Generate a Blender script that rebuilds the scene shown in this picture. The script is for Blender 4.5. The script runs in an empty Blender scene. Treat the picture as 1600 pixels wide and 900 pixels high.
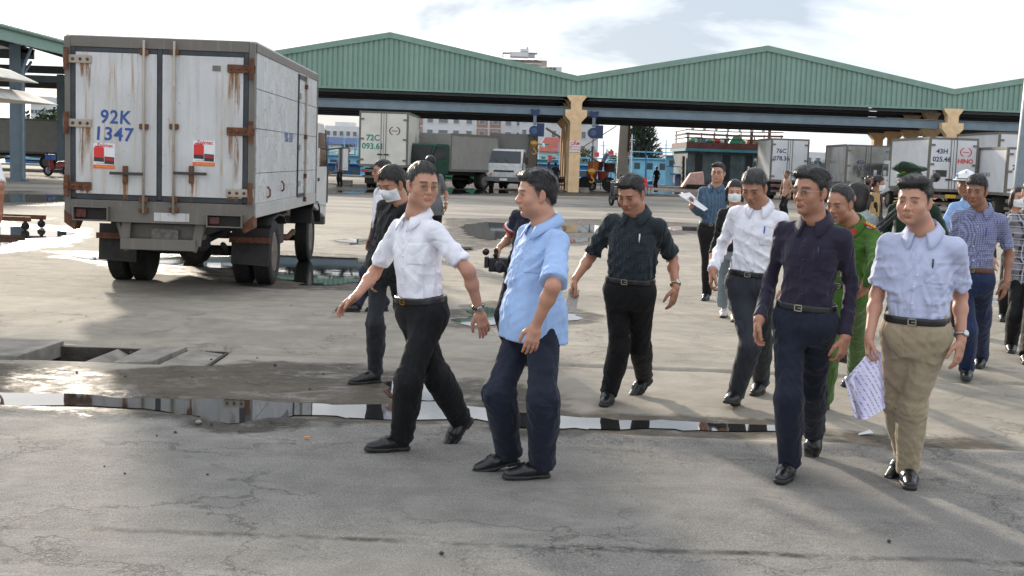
import bpy, bmesh, math, random
import numpy as np
from mathutils import Vector, Matrix
random.seed(7); np.random.seed(7)
SC = bpy.context.scene
COL = SC.collection

# ---------------------------------------------------------------- camera
EYE = 1.66; FOC = 1900.0; ROLL = math.radians(2.03)
PITCH = math.atan((450 - 252) / FOC * math.cos(ROLL))
_f = np.array([0, math.cos(PITCH), -math.sin(PITCH)])
_r0 = np.array([1.0, 0, 0]); _u0 = np.array([0, math.sin(PITCH), math.cos(PITCH)])
_R = math.cos(ROLL) * _r0 + math.sin(ROLL) * _u0
_U = math.cos(ROLL) * _u0 - math.sin(ROLL) * _r0
_C = np.array([0, 0, EYE])
cam = bpy.data.cameras.new('camera'); camo = bpy.data.objects.new('camera', cam); COL.objects.link(camo)
cam.sensor_width = 36; cam.lens = 36 * FOC / 1600; cam.clip_start = 0.05; cam.clip_end = 6000
camo.matrix_world = Matrix(((_R[0], _U[0], -_f[0], 0), (_R[1], _U[1], -_f[1], 0), (_R[2], _U[2], -_f[2], EYE), (0, 0, 0, 1)))
SC.camera = camo

# ---------------------------------------------------------------- world + sun
SUN_EL = math.radians(17); SUN_AZ = math.radians(-23)      # low sun, behind the scene and left of the view axis
w = bpy.data.worlds.new('World'); SC.world = w; w.use_nodes = True
nt = w.node_tree; nt.nodes.clear()
def wn(t, **k):
    n = nt.nodes.new(t)
    for a, b in k.items(): setattr(n, a, b)
    return n
sky = wn('ShaderNodeTexSky', sky_type='NISHITA', sun_disc=False)
sky.sun_elevation = SUN_EL; sky.sun_rotation = SUN_AZ; sky.air_density = 1.0; sky.dust_density = 1.0; sky.ozone_density = 1.0
bg1 = wn('ShaderNodeBackground'); bg1.inputs[1].default_value = 0.06; nt.links.new(sky.outputs[0], bg1.inputs[0])
tc = wn('ShaderNodeTexCoord'); mp = wn('ShaderNodeMapping'); mp.inputs['Scale'].default_value = (1, 1, 3.2); mp.inputs['Location'].default_value = (.35, .1, .25)
nt.links.new(tc.outputs['Generated'], mp.inputs[0])
nz = wn('ShaderNodeTexNoise'); nz.inputs['Scale'].default_value = 2.3; nz.inputs['Detail'].default_value = 7; nz.inputs['Roughness'].default_value = .55; nz.inputs['Distortion'].default_value = .4
nt.links.new(mp.outputs[0], nz.inputs[0])
rc = wn('ShaderNodeValToRGB'); rc.color_ramp.elements[0].position = .40; rc.color_ramp.elements[0].color = (.30, .345, .405, 1)
rc.color_ramp.elements[1].position = .60; rc.color_ramp.elements[1].color = (.96, .985, 1.02, 1)
nt.links.new(nz.outputs['Fac'], rc.inputs[0])
bg2 = wn('ShaderNodeBackground'); bg2.inputs[1].default_value = 1.0; nt.links.new(rc.outputs[0], bg2.inputs[0])
mx = wn('ShaderNodeMixShader'); mx.inputs[0].default_value = .90
nt.links.new(bg1.outputs[0], mx.inputs[1]); nt.links.new(bg2.outputs[0], mx.inputs[2])
wo = wn('ShaderNodeOutputWorld'); nt.links.new(mx.outputs[0], wo.inputs[0])
sl = bpy.data.lights.new('sun', 'SUN'); sl.energy = 2.7; sl.angle = math.radians(3); sl.color = (1.0, .89, .74)
so = bpy.data.objects.new('sun', sl); COL.objects.link(so)
sd = Vector((math.sin(SUN_AZ) * math.cos(SUN_EL), math.cos(SUN_AZ) * math.cos(SUN_EL), math.sin(SUN_EL)))
so.rotation_euler = sd.to_track_quat('Z', 'Y').to_euler(); so.location = (-20, 40, 30)
vs = SC.view_settings; vs.view_transform = 'Standard'; vs.look = 'None'; vs.exposure = 1.05; vs.gamma = 1.0; vs.use_curve_mapping = False
SC.cycles.max_bounces = 6; SC.cycles.transparent_max_bounces = 12; SC.cycles.caustics_reflective = False; SC.cycles.caustics_refractive = False

# ---------------------------------------------------------------- surveying helpers: photo point -> place
def ray(x, y): return _f + (x - 800) / FOC * _R + (450 - y) / FOC * _U
def G(x, y, z=0.0):
    d = ray(x, y); return _C + d * ((z - EYE) / d[2])
def P(x, y, Y):
    d = ray(x, y); return _C + d * (Y / d[1])

# ---------------------------------------------------------------- materials
MATS = {}
class NT:
    def __init__(s, name):
        s.m = bpy.data.materials.new(name); s.m.use_nodes = True; s.t = s.m.node_tree
        s.b = s.t.nodes['Principled BSDF']; s.out = s.t.nodes['Material Output']
    def n(s, typ, ins=None, **k):
        n = s.t.nodes.new(typ)
        for a, b in k.items(): setattr(n, a, b)
        for a, b in (ins or {}).items(): s.set(n.inputs[a], b)
        return n
    def set(s, sock, v):
        if hasattr(v, 'is_output') : s.t.links.new(v, sock)
        elif isinstance(v, tuple) and len(v) == 3 and sock.type == 'RGBA': sock.default_value = (*v, 1)
        else: sock.default_value = v
    def mix(s, f, a, b, blend='MIX'):
        n = s.n('ShaderNodeMix', data_type='RGBA', blend_type=blend)
        s.set(n.inputs[0], f); s.set(n.inputs[6], a); s.set(n.inputs[7], b); return n.outputs[2]
    def math(s, op, a, b=0.0, c=None):
        n = s.n('ShaderNodeMath', operation=op); s.set(n.inputs[0], a); s.set(n.inputs[1], b)
        if c is not None: s.set(n.inputs[2], c)
        return n.outputs[0]
    def ramp(s, f, p0, p1, c0=(0, 0, 0), c1=(1, 1, 1)):
        if p0 > p1: p0, p1, c0, c1 = p1, p0, c1, c0
        n = s.n('ShaderNodeValToRGB'); e = n.color_ramp.elements
        e[0].position = p0; e[1].position = p1; e[0].color = (*c0, 1); e[1].color = (*c1, 1); s.set(n.inputs[0], f); return n.outputs[0]
    def co(s, kind='Object', scale=(1, 1, 1), rot=(0, 0, 0)):
        t = s.n('ShaderNodeTexCoord'); m = s.n('ShaderNodeMapping'); m.inputs['Scale'].default_value = scale; m.inputs['Rotation'].default_value = rot
        s.t.links.new(t.outputs[kind], m.inputs[0]); return m.outputs[0]
    def noise(s, scale, detail=4, rough=.55, dist=0.0, co=None):
        n = s.n('ShaderNodeTexNoise', {'Scale': scale, 'Detail': detail, 'Roughness': rough, 'Distortion': dist})
        s.t.links.new(co if co is not None else s.co(), n.inputs['Vector']); return n.outputs['Fac']
    def bump(s, h, strength=.3, dist=.01):
        n = s.n('ShaderNodeBump', {'Strength': strength, 'Distance': dist, 'Height': h}); s.t.links.new(n.outputs[0], s.b.inputs['Normal'])
    def base(s, c=None, rough=None, metal=None, **k):
        if c is not None: s.set(s.b.inputs['Base Color'], c)
        if rough is not None: s.set(s.b.inputs['Roughness'], rough)
        if metal is not None: s.set(s.b.inputs['Metallic'], metal)
        for a, b in k.items(): s.set(s.b.inputs[a], b)

def plain(name, c, rough=.6, metal=0.0, var=.18, scale=6.0, bump=.15, bscale=60.0, bdist=.004, spec=.5):
    """colour with grime variation and a fine relief"""
    if name in MATS: return MATS[name]
    a = NT(name); co = a.co()
    n = a.noise(scale, 5, .6, .3, co)
    lo = tuple(max(0, x * (1 - var)) for x in c); hi = tuple(min(1, x * (1 + var * .6)) for x in c)
    a.base(a.mix(a.ramp(n, .35, .68), lo, hi), rough, metal); a.b.inputs['Specular IOR Level'].default_value = spec
    if bump: a.bump(a.noise(bscale, 3, .6, 0, co), bump, bdist)
    MATS[name] = a.m; return a.m

def grimy(name, c, rust=(.22, .085, .03), amount=.5, rough=.45, metal=0.0, streak=True):
    """painted sheet with rust stains running down and dirt"""
    if name in MATS: return MATS[name]
    a = NT(name); co = a.co()
    n1 = a.noise(2.2, 6, .65, .4, co)
    st = a.noise(3.0, 5, .6, .2, a.co(scale=(9, 9, .55))) if streak else a.noise(8.0, 5, .6, .2, co)
    fine = a.noise(28, 4, .7, 0, co)
    col = a.mix(a.ramp(n1, .35, .75), tuple(x * .78 for x in c), c)
    col = a.mix(a.math('MULTIPLY', a.ramp(st, .55, .78), .55 * amount), col, (.26, .23, .19))
    m = a.math('MULTIPLY', a.ramp(st, .62, .72), a.ramp(n1, .5, .62))
    col = a.mix(a.math('MULTIPLY', m, min(1, amount * 1.3)), col, rust)
    col = a.mix(a.math('MULTIPLY', a.ramp(fine, .70, .76), amount), col, tuple(x * .6 for x in rust))
    a.base(col, rough, metal); a.bump(a.noise(14, 4, .6, 0, co), .12, .01)
    MATS[name] = a.m; return a.m

def glass(name='window_glass', c=(.02, .026, .03), rough=.06):
    if name in MATS: return MATS[name]
    a = NT(name); a.base(c, rough); a.b.inputs['Specular IOR Level'].default_value = .8
    a.bump(a.noise(1.5, 2), .03, .02); MATS[name] = a.m; return a.m

# ---------------------------------------------------------------- mesh helpers
class MB:
    def __init__(s): s.v = []; s.f = []
    def add(s, vs, fs):
        o = len(s.v); s.v += [tuple(map(float, v)) for v in vs]; s.f += [tuple(o + i for i in f) for f in fs]; return s
    def box(s, x0, x1, y0, y1, z0, z1):
        return s.add([(x0, y0, z0), (x1, y0, z0), (x1, y1, z0), (x0, y1, z0), (x0, y0, z1), (x1, y0, z1), (x1, y1, z1), (x0, y1, z1)],
                     [(0, 3, 2, 1), (4, 5, 6, 7), (0, 1, 5, 4), (1, 2, 6, 5), (2, 3, 7, 6), (3, 0, 4, 7)])
    def cbox(s, c, sx, sy, sz): return s.box(c[0] - sx / 2, c[0] + sx / 2, c[1] - sy / 2, c[1] + sy / 2, c[2] - sz / 2, c[2] + sz / 2)
    def hexa(s, p): return s.add(p, [(0, 3, 2, 1), (4, 5, 6, 7), (0, 1, 5, 4), (1, 2, 6, 5), (2, 3, 7, 6), (3, 0, 4, 7)])
    def bar(s, a, b, wx, wz=None, up=(0, 0, 1)):
        a = Vector(a); b = Vector(b); d = (b - a).normalized(); u = Vector(up)
        if abs(d.dot(u)) > .98: u = Vector((0, 1, 0))
        x = d.cross(u).normalized() * wx / 2; z = x.cross(d).normalized() * (wz or wx) / 2
        return s.hexa([a - x - z, a + x - z, b + x - z, b - x - z, a - x + z, a + x + z, b + x + z, b - x + z])
    def tube(s, pts, r, n=8, cap=True):
        pts = [Vector(p) for p in pts]; rs = r if isinstance(r, (list, tuple)) else [r] * len(pts)
        vs = []; fs = []; u = None
        for i, p in enumerate(pts):
            d = ((pts[min(i + 1, len(pts) - 1)] - pts[max(i - 1, 0)])).normalized()
            if u is None: u = d.orthogonal().normalized()
            u = (u - d * u.dot(d)); u = u.normalized() if u.length > 1e-6 else d.orthogonal().normalized()
            w_ = d.cross(u)
            for k in range(n):
                a = 2 * math.pi * k / n; vs.append(p + (u * math.cos(a) + w_ * math.sin(a)) * rs[i])
        for i in range(len(pts) - 1):
            for k in range(n): fs.append((i * n + k, i * n + (k + 1) % n, (i + 1) * n + (k + 1) % n, (i + 1) * n + k))
        if cap: fs.append(tuple(range(n - 1, -1, -1))); fs.append(tuple((len(pts) - 1) * n + k for k in range(n)))
        return s.add(vs, fs)
    def lathe(s, prof, c, axis='x', n=24, close=True):
        """prof: list of (r, t); t along axis"""
        vs = []; fs = []
        for r, t in prof:
            for k in range(n):
                a = 2 * math.pi * k / n; p, q = r * math.cos(a), r * math.sin(a)
                vs.append({'x': (c[0] + t, c[1] + p, c[2] + q), 'y': (c[0] + p, c[1] + t, c[2] + q), 'z': (c[0] + p, c[1] + q, c[2] + t)}[axis])
        for i in range(len(prof) - 1):
            for k in range(n): fs.append((i * n + k, i * n + (k + 1) % n, (i + 1) * n + (k + 1) % n, (i + 1) * n + k))
        if close:
            fs.append(tuple(range(n - 1, -1, -1))); fs.append(tuple((len(prof) - 1) * n + k for k in range(n)))
        return s.add(vs, fs)
    def prism(s, poly, a, b, axis='y'):
        """extrude 2-D polygon from a to b along axis; y:(x,z) x:(y,z) z:(x,y)"""
        n = len(poly); mk = {'y': lambda p, t: (p[0], t, p[1]), 'x': lambda p, t: (t, p[0], p[1]), 'z': lambda p, t: (p[0], p[1], t)}[axis]
        return s.add([mk(p, a) for p in poly] + [mk(p, b) for p in poly],
                     [tuple(range(n - 1, -1, -1)), tuple(range(n, 2 * n))] + [(i, (i + 1) % n, n + (i + 1) % n, n + i) for i in range(n)])
    def ball(s, c, r, n=8, m=6, sq=(1, 1, 1)):
        vs = []; fs = []
        for j in range(1, m):
            t = math.pi * j / m
            for k in range(n):
                a = 2 * math.pi * k / n; vs.append((c[0] + r * sq[0] * math.sin(t) * math.cos(a), c[1] + r * sq[1] * math.sin(t) * math.sin(a), c[2] + r * sq[2] * math.cos(t)))
        vs.append((c[0], c[1], c[2] + r * sq[2])); vs.append((c[0], c[1], c[2] - r * sq[2])); T = len(vs) - 2; B = T + 1
        for k in range(n):
            fs.append((k, (k + 1) % n, T)); fs.append(((m - 2) * n + (k + 1) % n, (m - 2) * n + k, B))
            for j in range(m - 2): fs.append((j * n + k, (j + 1) * n + k, (j + 1) * n + (k + 1) % n, j * n + (k + 1) % n))
        return s.add(vs, fs)
    def build(s, name, mat, parent=None, smooth=False, bevel=0.0, auto=None):
        me = bpy.data.meshes.new(name); me.from_pydata(s.v, [], s.f); me.validate(); me.update()
        bm = bmesh.new(); bm.from_mesh(me); bmesh.ops.recalc_face_normals(bm, faces=bm.faces)
        if bevel: bmesh.ops.bevel(bm, geom=list(bm.edges), offset=bevel, segments=2, affect='EDGES', profile=.6, clamp_overlap=True)
        bm.to_mesh(me); bm.free()
        return mesh_obj(name, me, mat, parent, smooth)
def mesh_obj(name, me, mat, parent=None, smooth=False):
    if smooth: me.polygons.foreach_set('use_smooth', [True] * len(me.polygons))
    for m in (mat if isinstance(mat, (list, tuple)) else [mat]): me.materials.append(m)
    o = bpy.data.objects.new(name, me); COL.objects.link(o)
    if parent is not None: o.parent = parent
    return o
def tag(o, label=None, cat=None, group=None, kind=None):
    if label: o['label'] = label
    if cat: o['category'] = cat
    if group: o['group'] = group
    if kind: o['kind'] = kind
    return o
def empty(name, loc=(0, 0, 0), rz=0.0, label=None, cat=None, group=None):
    o = bpy.data.objects.new(name, None); COL.objects.link(o); o.location = tuple(map(float, loc)); o.rotation_euler = (0, 0, rz); o.empty_display_size = .2
    return tag(o, label, cat, group)
def copy_tree(o, parent=None):
    c = o.copy(); COL.objects.link(c); c.parent = parent
    for ch in list(o.children): copy_tree(ch, c)
    return c
def smooth_by_angle(o, deg=40):
    """flat across hard edges, smooth elsewhere"""
    me = o.data; bm = bmesh.new(); bm.from_mesh(me)
    for f in bm.faces: f.smooth = True
    for e in bm.edges:
        if len(e.link_faces) == 2 and e.calc_face_angle(0) > math.radians(deg): e.smooth = False
    bm.to_mesh(me); bm.free(); return o
def text_obj(s, size, mat, parent, mw, name='lettering', extrude=.0015, spacing=1.0, sx=1.0, bold=0.0, align='CENTER'):
    """lettering as a thin mesh; mw: 4x4 placing text plane (x right, y up)"""
    cu = bpy.data.curves.new(name, 'FONT'); cu.body = s; cu.size = size; cu.extrude = extrude; cu.offset = bold
    cu.align_x = align; cu.align_y = 'CENTER'; cu.space_character = spacing; cu.space_line = .95; cu.resolution_u = 3
    t = bpy.data.objects.new('tmp', cu); COL.objects.link(t); dg = bpy.context.evaluated_depsgraph_get()
    me = bpy.data.meshes.new_from_object(t.evaluated_get(dg)); bpy.data.objects.remove(t); bpy.data.curves.remove(cu)
    me.transform(Matrix.Diagonal((sx, 1, 1, 1))); me.transform(mw); me.name = name; me.materials.clear()
    return mesh_obj(name, me, mat, parent)
def frame(o, xv, yv):
    """matrix with origin o, x axis xv, y axis yv"""
    x = Vector(xv).normalized(); y = Vector(yv).normalized(); z = x.cross(y)
    return Matrix(((x[0], y[0], z[0], o[0]), (x[1], y[1], z[1], o[1]), (x[2], y[2], z[2], o[2]), (0, 0, 0, 1)))
# ================================================================ people: implicit surfaces meshed with surface nets
class Field:
    def __init__(s, lo, hi, h):
        s.lo = np.array(lo, np.float32); s.h = h; n = np.ceil((np.array(hi) - s.lo) / h).astype(int) + 1
        s.ax = [s.lo[i] + h * np.arange(n[i], dtype=np.float32) for i in range(3)]; s.d = np.full(n, 9.0, np.float32)
    def sub(s, lo, hi):
        sl = []
        for i in range(3):
            a = max(0, int((lo[i] - s.lo[i]) / s.h) - 1); b = min(len(s.ax[i]), int((hi[i] - s.lo[i]) / s.h) + 3); sl.append(slice(a, max(a, b)))
        return tuple(sl), s.ax[0][sl[0]][:, None, None], s.ax[1][sl[1]][None, :, None], s.ax[2][sl[2]][None, None, :]
    def put(s, sl, v, k, op='u'):
        a = s.d[sl]
        if op == 's':      # smooth subtraction
            q = np.maximum(k - np.abs(a + v), 0) / k; s.d[sl] = np.maximum(a, -v) + q * q * k * .25; return
        q = np.maximum(k - np.abs(a - v), 0) / k; s.d[sl] = np.minimum(a, v) - q * q * k * .25
    def cap(s, a, b, ra, rb, k=.01, op='u', cut=None, sq=None):
        a = np.array(a, float); b = np.array(b, float); m = max(ra, rb) * (1.0 if sq is None else max(1, sq[1])) + k + 3 * s.h
        sl, X, Y, Z = s.sub(np.minimum(a, b) - m, np.maximum(a, b) + m); ba = b - a; L = max(ba @ ba, 1e-9)
        px, py, pz = X - a[0], Y - a[1], Z - a[2]; t = np.clip((px * ba[0] + py * ba[1] + pz * ba[2]) / L, 0, 1)
        qx, qy, qz = px - t * ba[0], py - t * ba[1], pz - t * ba[2]
        q2 = qx * qx + qy * qy + qz * qz
        if sq is not None:      # sq: (unit vector, factor): fatter along the vector
            e = qx * sq[0][0] + qy * sq[0][1] + qz * sq[0][2]; q2 = q2 - e * e * (1 - 1 / sq[1] ** 2)
        v = np.sqrt(np.maximum(q2, 0)) - (ra + (rb - ra) * t)
        if cut is not None:
            o, n = cut; v = np.maximum(v, (X - o[0]) * n[0] + (Y - o[1]) * n[1] + (Z - o[2]) * n[2])
        s.put(sl, v.astype(np.float32), k, op)
    def ell(s, c, r, k=.01, op='u', M=None):
        r = np.array(r, float); m = r.max() + k + 3 * s.h; c = np.array(c, float)
        sl, X, Y, Z = s.sub(c - m, c + m); x, y, z = X - c[0], Y - c[1], Z - c[2]
        if M is not None: x, y, z = (x * M[0][i] + y * M[1][i] + z * M[2][i] for i in range(3))
        q = np.sqrt((x / r[0]) ** 2 + (y / r[1]) ** 2 + (z / r[2]) ** 2); g = np.sqrt((x / r[0] ** 2) ** 2 + (y / r[1] ** 2) ** 2 + (z / r[2] ** 2) ** 2) + 1e-6
        s.put(sl, (q * (q - 1) / g).astype(np.float32), k, op)
    def loft(s, A, up, side, front, st, k=.02, n=2.5, lo=None, hi=None):
        """st rows: w, half width, depth to the front, depth to the back, shift to the front"""
        st = np.array(st, float); A = np.array(A, float); m = st[:, 1:4].max() + np.abs(st[:, 4]).max() + k + 3 * s.h
        e0, e1 = A + up * st[0, 0], A + up * st[-1, 0]
        sl, X, Y, Z = s.sub(np.minimum(e0, e1) - m, np.maximum(e0, e1) + m); x, y, z = X - A[0], Y - A[1], Z - A[2]
        w_ = x * up[0] + y * up[1] + z * up[2]; u = x * side[0] + y * side[1] + z * side[2]; v = x * front[0] + y * front[1] + z * front[2]
        I = lambda j: np.interp(w_, st[:, 0], st[:, j]); ru = I(1); v = v - I(4); rv = np.where(v > 0, I(2), I(3))
        d = ((np.abs(u / ru) ** n + np.abs(v / rv) ** n) ** (1 / n) - 1) * np.minimum(ru, rv)
        d = np.maximum(d, (st[0, 0] if lo is None else lo) - w_); d = np.maximum(d, w_ - (st[-1, 0] if hi is None else hi))
        s.put(sl, d.astype(np.float32), k)
    def pts(s, band):
        i = np.nonzero(np.abs(s.d) < band); return i, np.stack([s.ax[a][i[a]] for a in range(3)], 1).astype(np.float64)
    def mesh(s):
        d = s.d; ins = d < 0; n = np.array(d.shape) - 1
        c = np.zeros(n, np.uint8)
        for i in (0, 1):
            for j in (0, 1):
                for k in (0, 1): c += ins[i:i + n[0], j:j + n[1], k:k + n[2]]
        I = np.nonzero((c > 0) & (c < 8)); N = len(I[0])
        if N == 0: return np.zeros((0, 3)), np.zeros((0, 4), int)
        idx = np.full(n, -1, np.int32); idx[I] = np.arange(N); acc = np.zeros((N, 3)); cnt = np.zeros(N)
        for ax in range(3):
            o1, o2 = [a for a in range(3) if a != ax]
            for p in (0, 1):
                for q in (0, 1):
                    a = [I[0].copy(), I[1].copy(), I[2].copy()]; a[o1] = a[o1] + p; a[o2] = a[o2] + q; b = list(a); b[ax] = a[ax] + 1
                    da, db = d[tuple(a)], d[tuple(b)]; m = (da < 0) != (db < 0); t = np.where(m, da / np.where(m, da - db, 1), 0)
                    e = np.zeros((N, 3)); e[:, o1] = p; e[:, o2] = q; e[:, ax] = t; acc += e * m[:, None]; cnt += m
        V = s.lo + (np.stack(I, 1) + acc / cnt[:, None]) * s.h
        Q = []
        for ax in range(3):
            o1, o2 = (ax + 1) % 3, (ax + 2) % 3
            A = [slice(1, -1)] * 3; A[ax] = slice(0, -1); Bs = [slice(1, -1)] * 3; Bs[ax] = slice(1, None)
            a, b = ins[tuple(A)], ins[tuple(Bs)]; E = np.nonzero(a != b); flip = b[E]; g = [E[0] + 1, E[1] + 1, E[2] + 1]; g[ax] = E[ax]
            def cell(u, v):
                c_ = list(g); c_[o1] = c_[o1] - u; c_[o2] = c_[o2] - v; return idx[tuple(c_)]
            q = np.stack([cell(1, 1), cell(0, 1), cell(0, 0), cell(1, 0)], 1); q[flip] = q[flip][:, ::-1]; Q.append(q)
        Q = np.concatenate(Q); return V, Q[(Q >= 0).all(1)]
def np_obj(name, V, Q, mat, parent, base=(0, 0, 0), col=None, mi=None):
    V = np.asarray(V) - np.asarray(base); me = bpy.data.meshes.new(name); n = len(Q); k = 4
    me.vertices.add(len(V)); me.vertices.foreach_set('co', V.astype(np.float32).ravel())
    me.loops.add(n * k); me.loops.foreach_set('vertex_index', np.asarray(Q, np.int32).ravel())
    me.polygons.add(n); me.polygons.foreach_set('loop_start', np.arange(0, n * k, k, dtype=np.int32)); me.polygons.foreach_set('use_smooth', np.ones(n, bool))
    if mi is not None: me.polygons.foreach_set('material_index', np.asarray(mi, np.int32))
    me.update(calc_edges=True)
    if col is not None:
        at = me.color_attributes.new('Col', 'FLOAT_COLOR', 'POINT'); at.data.foreach_set('color', np.concatenate([col, np.ones((len(col), 1))], 1).astype(np.float32).ravel())
    return mesh_obj(name, me, mat, parent, False)
def folds(p, seed, lam=(.06, .17), n=6, stretch=None):
    """crease field in about -1..1: warped ridges"""
    r = np.random.RandomState(seed); out = np.zeros(len(p))
    for i in range(n):
        k = r.normal(size=3); k /= np.linalg.norm(k)
        if stretch is not None: k = k * np.array(stretch); k /= np.linalg.norm(k)
        f = 2 * np.pi / r.uniform(*lam); k2 = r.normal(size=3) * 14; k3 = r.normal(size=3) * 7
        s = np.sin(p @ k * f + r.uniform(0, 6) + 1.6 * np.sin(p @ k2 + r.uniform(0, 6)))
        out += (1 - np.abs(s)) ** 2 * 1.6 * (.5 + .5 * np.sin(p @ k3 + r.uniform(0, 6))) - .35
    return np.clip(out / n * 2, -1.1, .75)
def nrm(v): v = np.array(v, float); return v / max(np.linalg.norm(v), 1e-9)
def rotv(v, ax, a):
    v = np.array(v, float); ax = nrm(ax); return v * math.cos(a) + np.cross(ax, v) * math.sin(a) + ax * (ax @ v) * (1 - math.cos(a))

# ---- materials for people
def skin_mat():
    if 'skin' in MATS: return MATS['skin']
    a = NT('skin'); at = a.n('ShaderNodeAttribute', attribute_name='Col'); n = a.noise(60, 4, .6); n2 = a.noise(9, 3, .5)
    c = a.mix(a.ramp(n2, .35, .7), (.86, .82, .80), (1.06, 1.03, 1.0)); col = a.mix(1.0, at.outputs['Color'], c, 'MULTIPLY')
    a.base(col, a.math('MULTIPLY_ADD', n, .2, .38)); a.b.inputs['Subsurface Weight'].default_value = .12; a.b.inputs['Subsurface Radius'].default_value = (.012, .005, .003); a.b.inputs['Subsurface Scale'].default_value = .5
    a.bump(n, .12, .002); MATS['skin'] = a.m; return a.m
def hair_mat(name, c, rough=.42):
    if name in MATS: return MATS[name]
    a = NT(name); n = a.noise(30, 5, .7, .5, a.co(scale=(6, 6, 1.2))); n2 = a.noise(160, 3, .6, 0, a.co(scale=(3, 3, .6)))
    a.base(a.mix(a.ramp(n2, .35, .7), tuple(x * .6 for x in c), tuple(x * 1.5 for x in c)), rough); a.bump(n2, .35, .002)
    MATS[name] = a.m; return a.m
def cloth(name, c, rough=.8, pattern=None, c2=None, sc=60, rot=0.0, sheen=.15, wv=.25):
    """woven fabric; pattern: None, 'dots', 'check', 'plaid', 'stripe'"""
    if name in MATS: return MATS[name]
    a = NT(name); co = a.co(rot=(0, 0, rot)); n = a.noise(5, 4, .6, .5, co)
    base = a.mix(a.ramp(n, .3, .7), tuple(x * .86 for x in c), tuple(min(1, x * 1.08) for x in c))
    if pattern:
        sp = a.n('ShaderNodeSeparateXYZ', {0: co}); x, y, z = sp.outputs
        hx = a.math('ADD', x, a.math('MULTIPLY', y, .6))
        wave = lambda s_, k, t: a.math('GREATER_THAN', a.math('SINE', a.math('MULTIPLY', s_, k)), t)
        if pattern == 'stripe': m = a.math('MULTIPLY', wave(hx, sc, .55), .7)
        elif pattern == 'dots': m = a.math('MULTIPLY', wave(hx, sc, .55), wave(z, sc, .55))
        elif pattern == 'check': m = a.math('MULTIPLY', a.math('ADD', wave(hx, sc, .25), wave(z, sc, .25)), .5)
        else:
            m = a.math('MAXIMUM', a.math('MAXIMUM', wave(hx, sc, .93), wave(z, sc, .93)), a.math('MULTIPLY', a.math('ADD', wave(hx, sc * .5, .1), wave(z, sc * .5, .1)), .28))
        base = a.mix(m, base, c2)
    a.base(base, rough); a.b.inputs['Sheen Weight'].default_value = sheen; a.b.inputs['Specular IOR Level'].default_value = .25
    cr = a.math('ABSOLUTE', a.math('SUBTRACT', a.noise(2.7, 2, .5, .55, co), .5)); cr2 = a.math('ABSOLUTE', a.math('SUBTRACT', a.noise(4.6, 2, .5, .8, a.co(scale=(1.2, 1.2, .55), rot=(.5, .4, 0))), .5))
    b0 = a.n('ShaderNodeBump', {'Strength': min(1.0, wv * 1.9), 'Distance': .017, 'Height': a.math('ADD', a.ramp(cr, .0, .10), a.math('MULTIPLY', a.ramp(cr2, .0, .09), .7))})
    b1 = a.n('ShaderNodeBump', {'Strength': wv, 'Distance': .003, 'Height': a.math('ADD', a.noise(700, 2, .5, 0, co), a.noise(40, 4, .6, .5, co)), 'Normal': b0.outputs[0]}); a.t.links.new(b1.outputs[0], a.b.inputs['Normal'])
    MATS[name] = a.m; return a.m
def leather(): return plain('black_leather', (.012, .012, .013), .28, var=.3, scale=30, bump=.25, bscale=90, bdist=.003)

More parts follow.
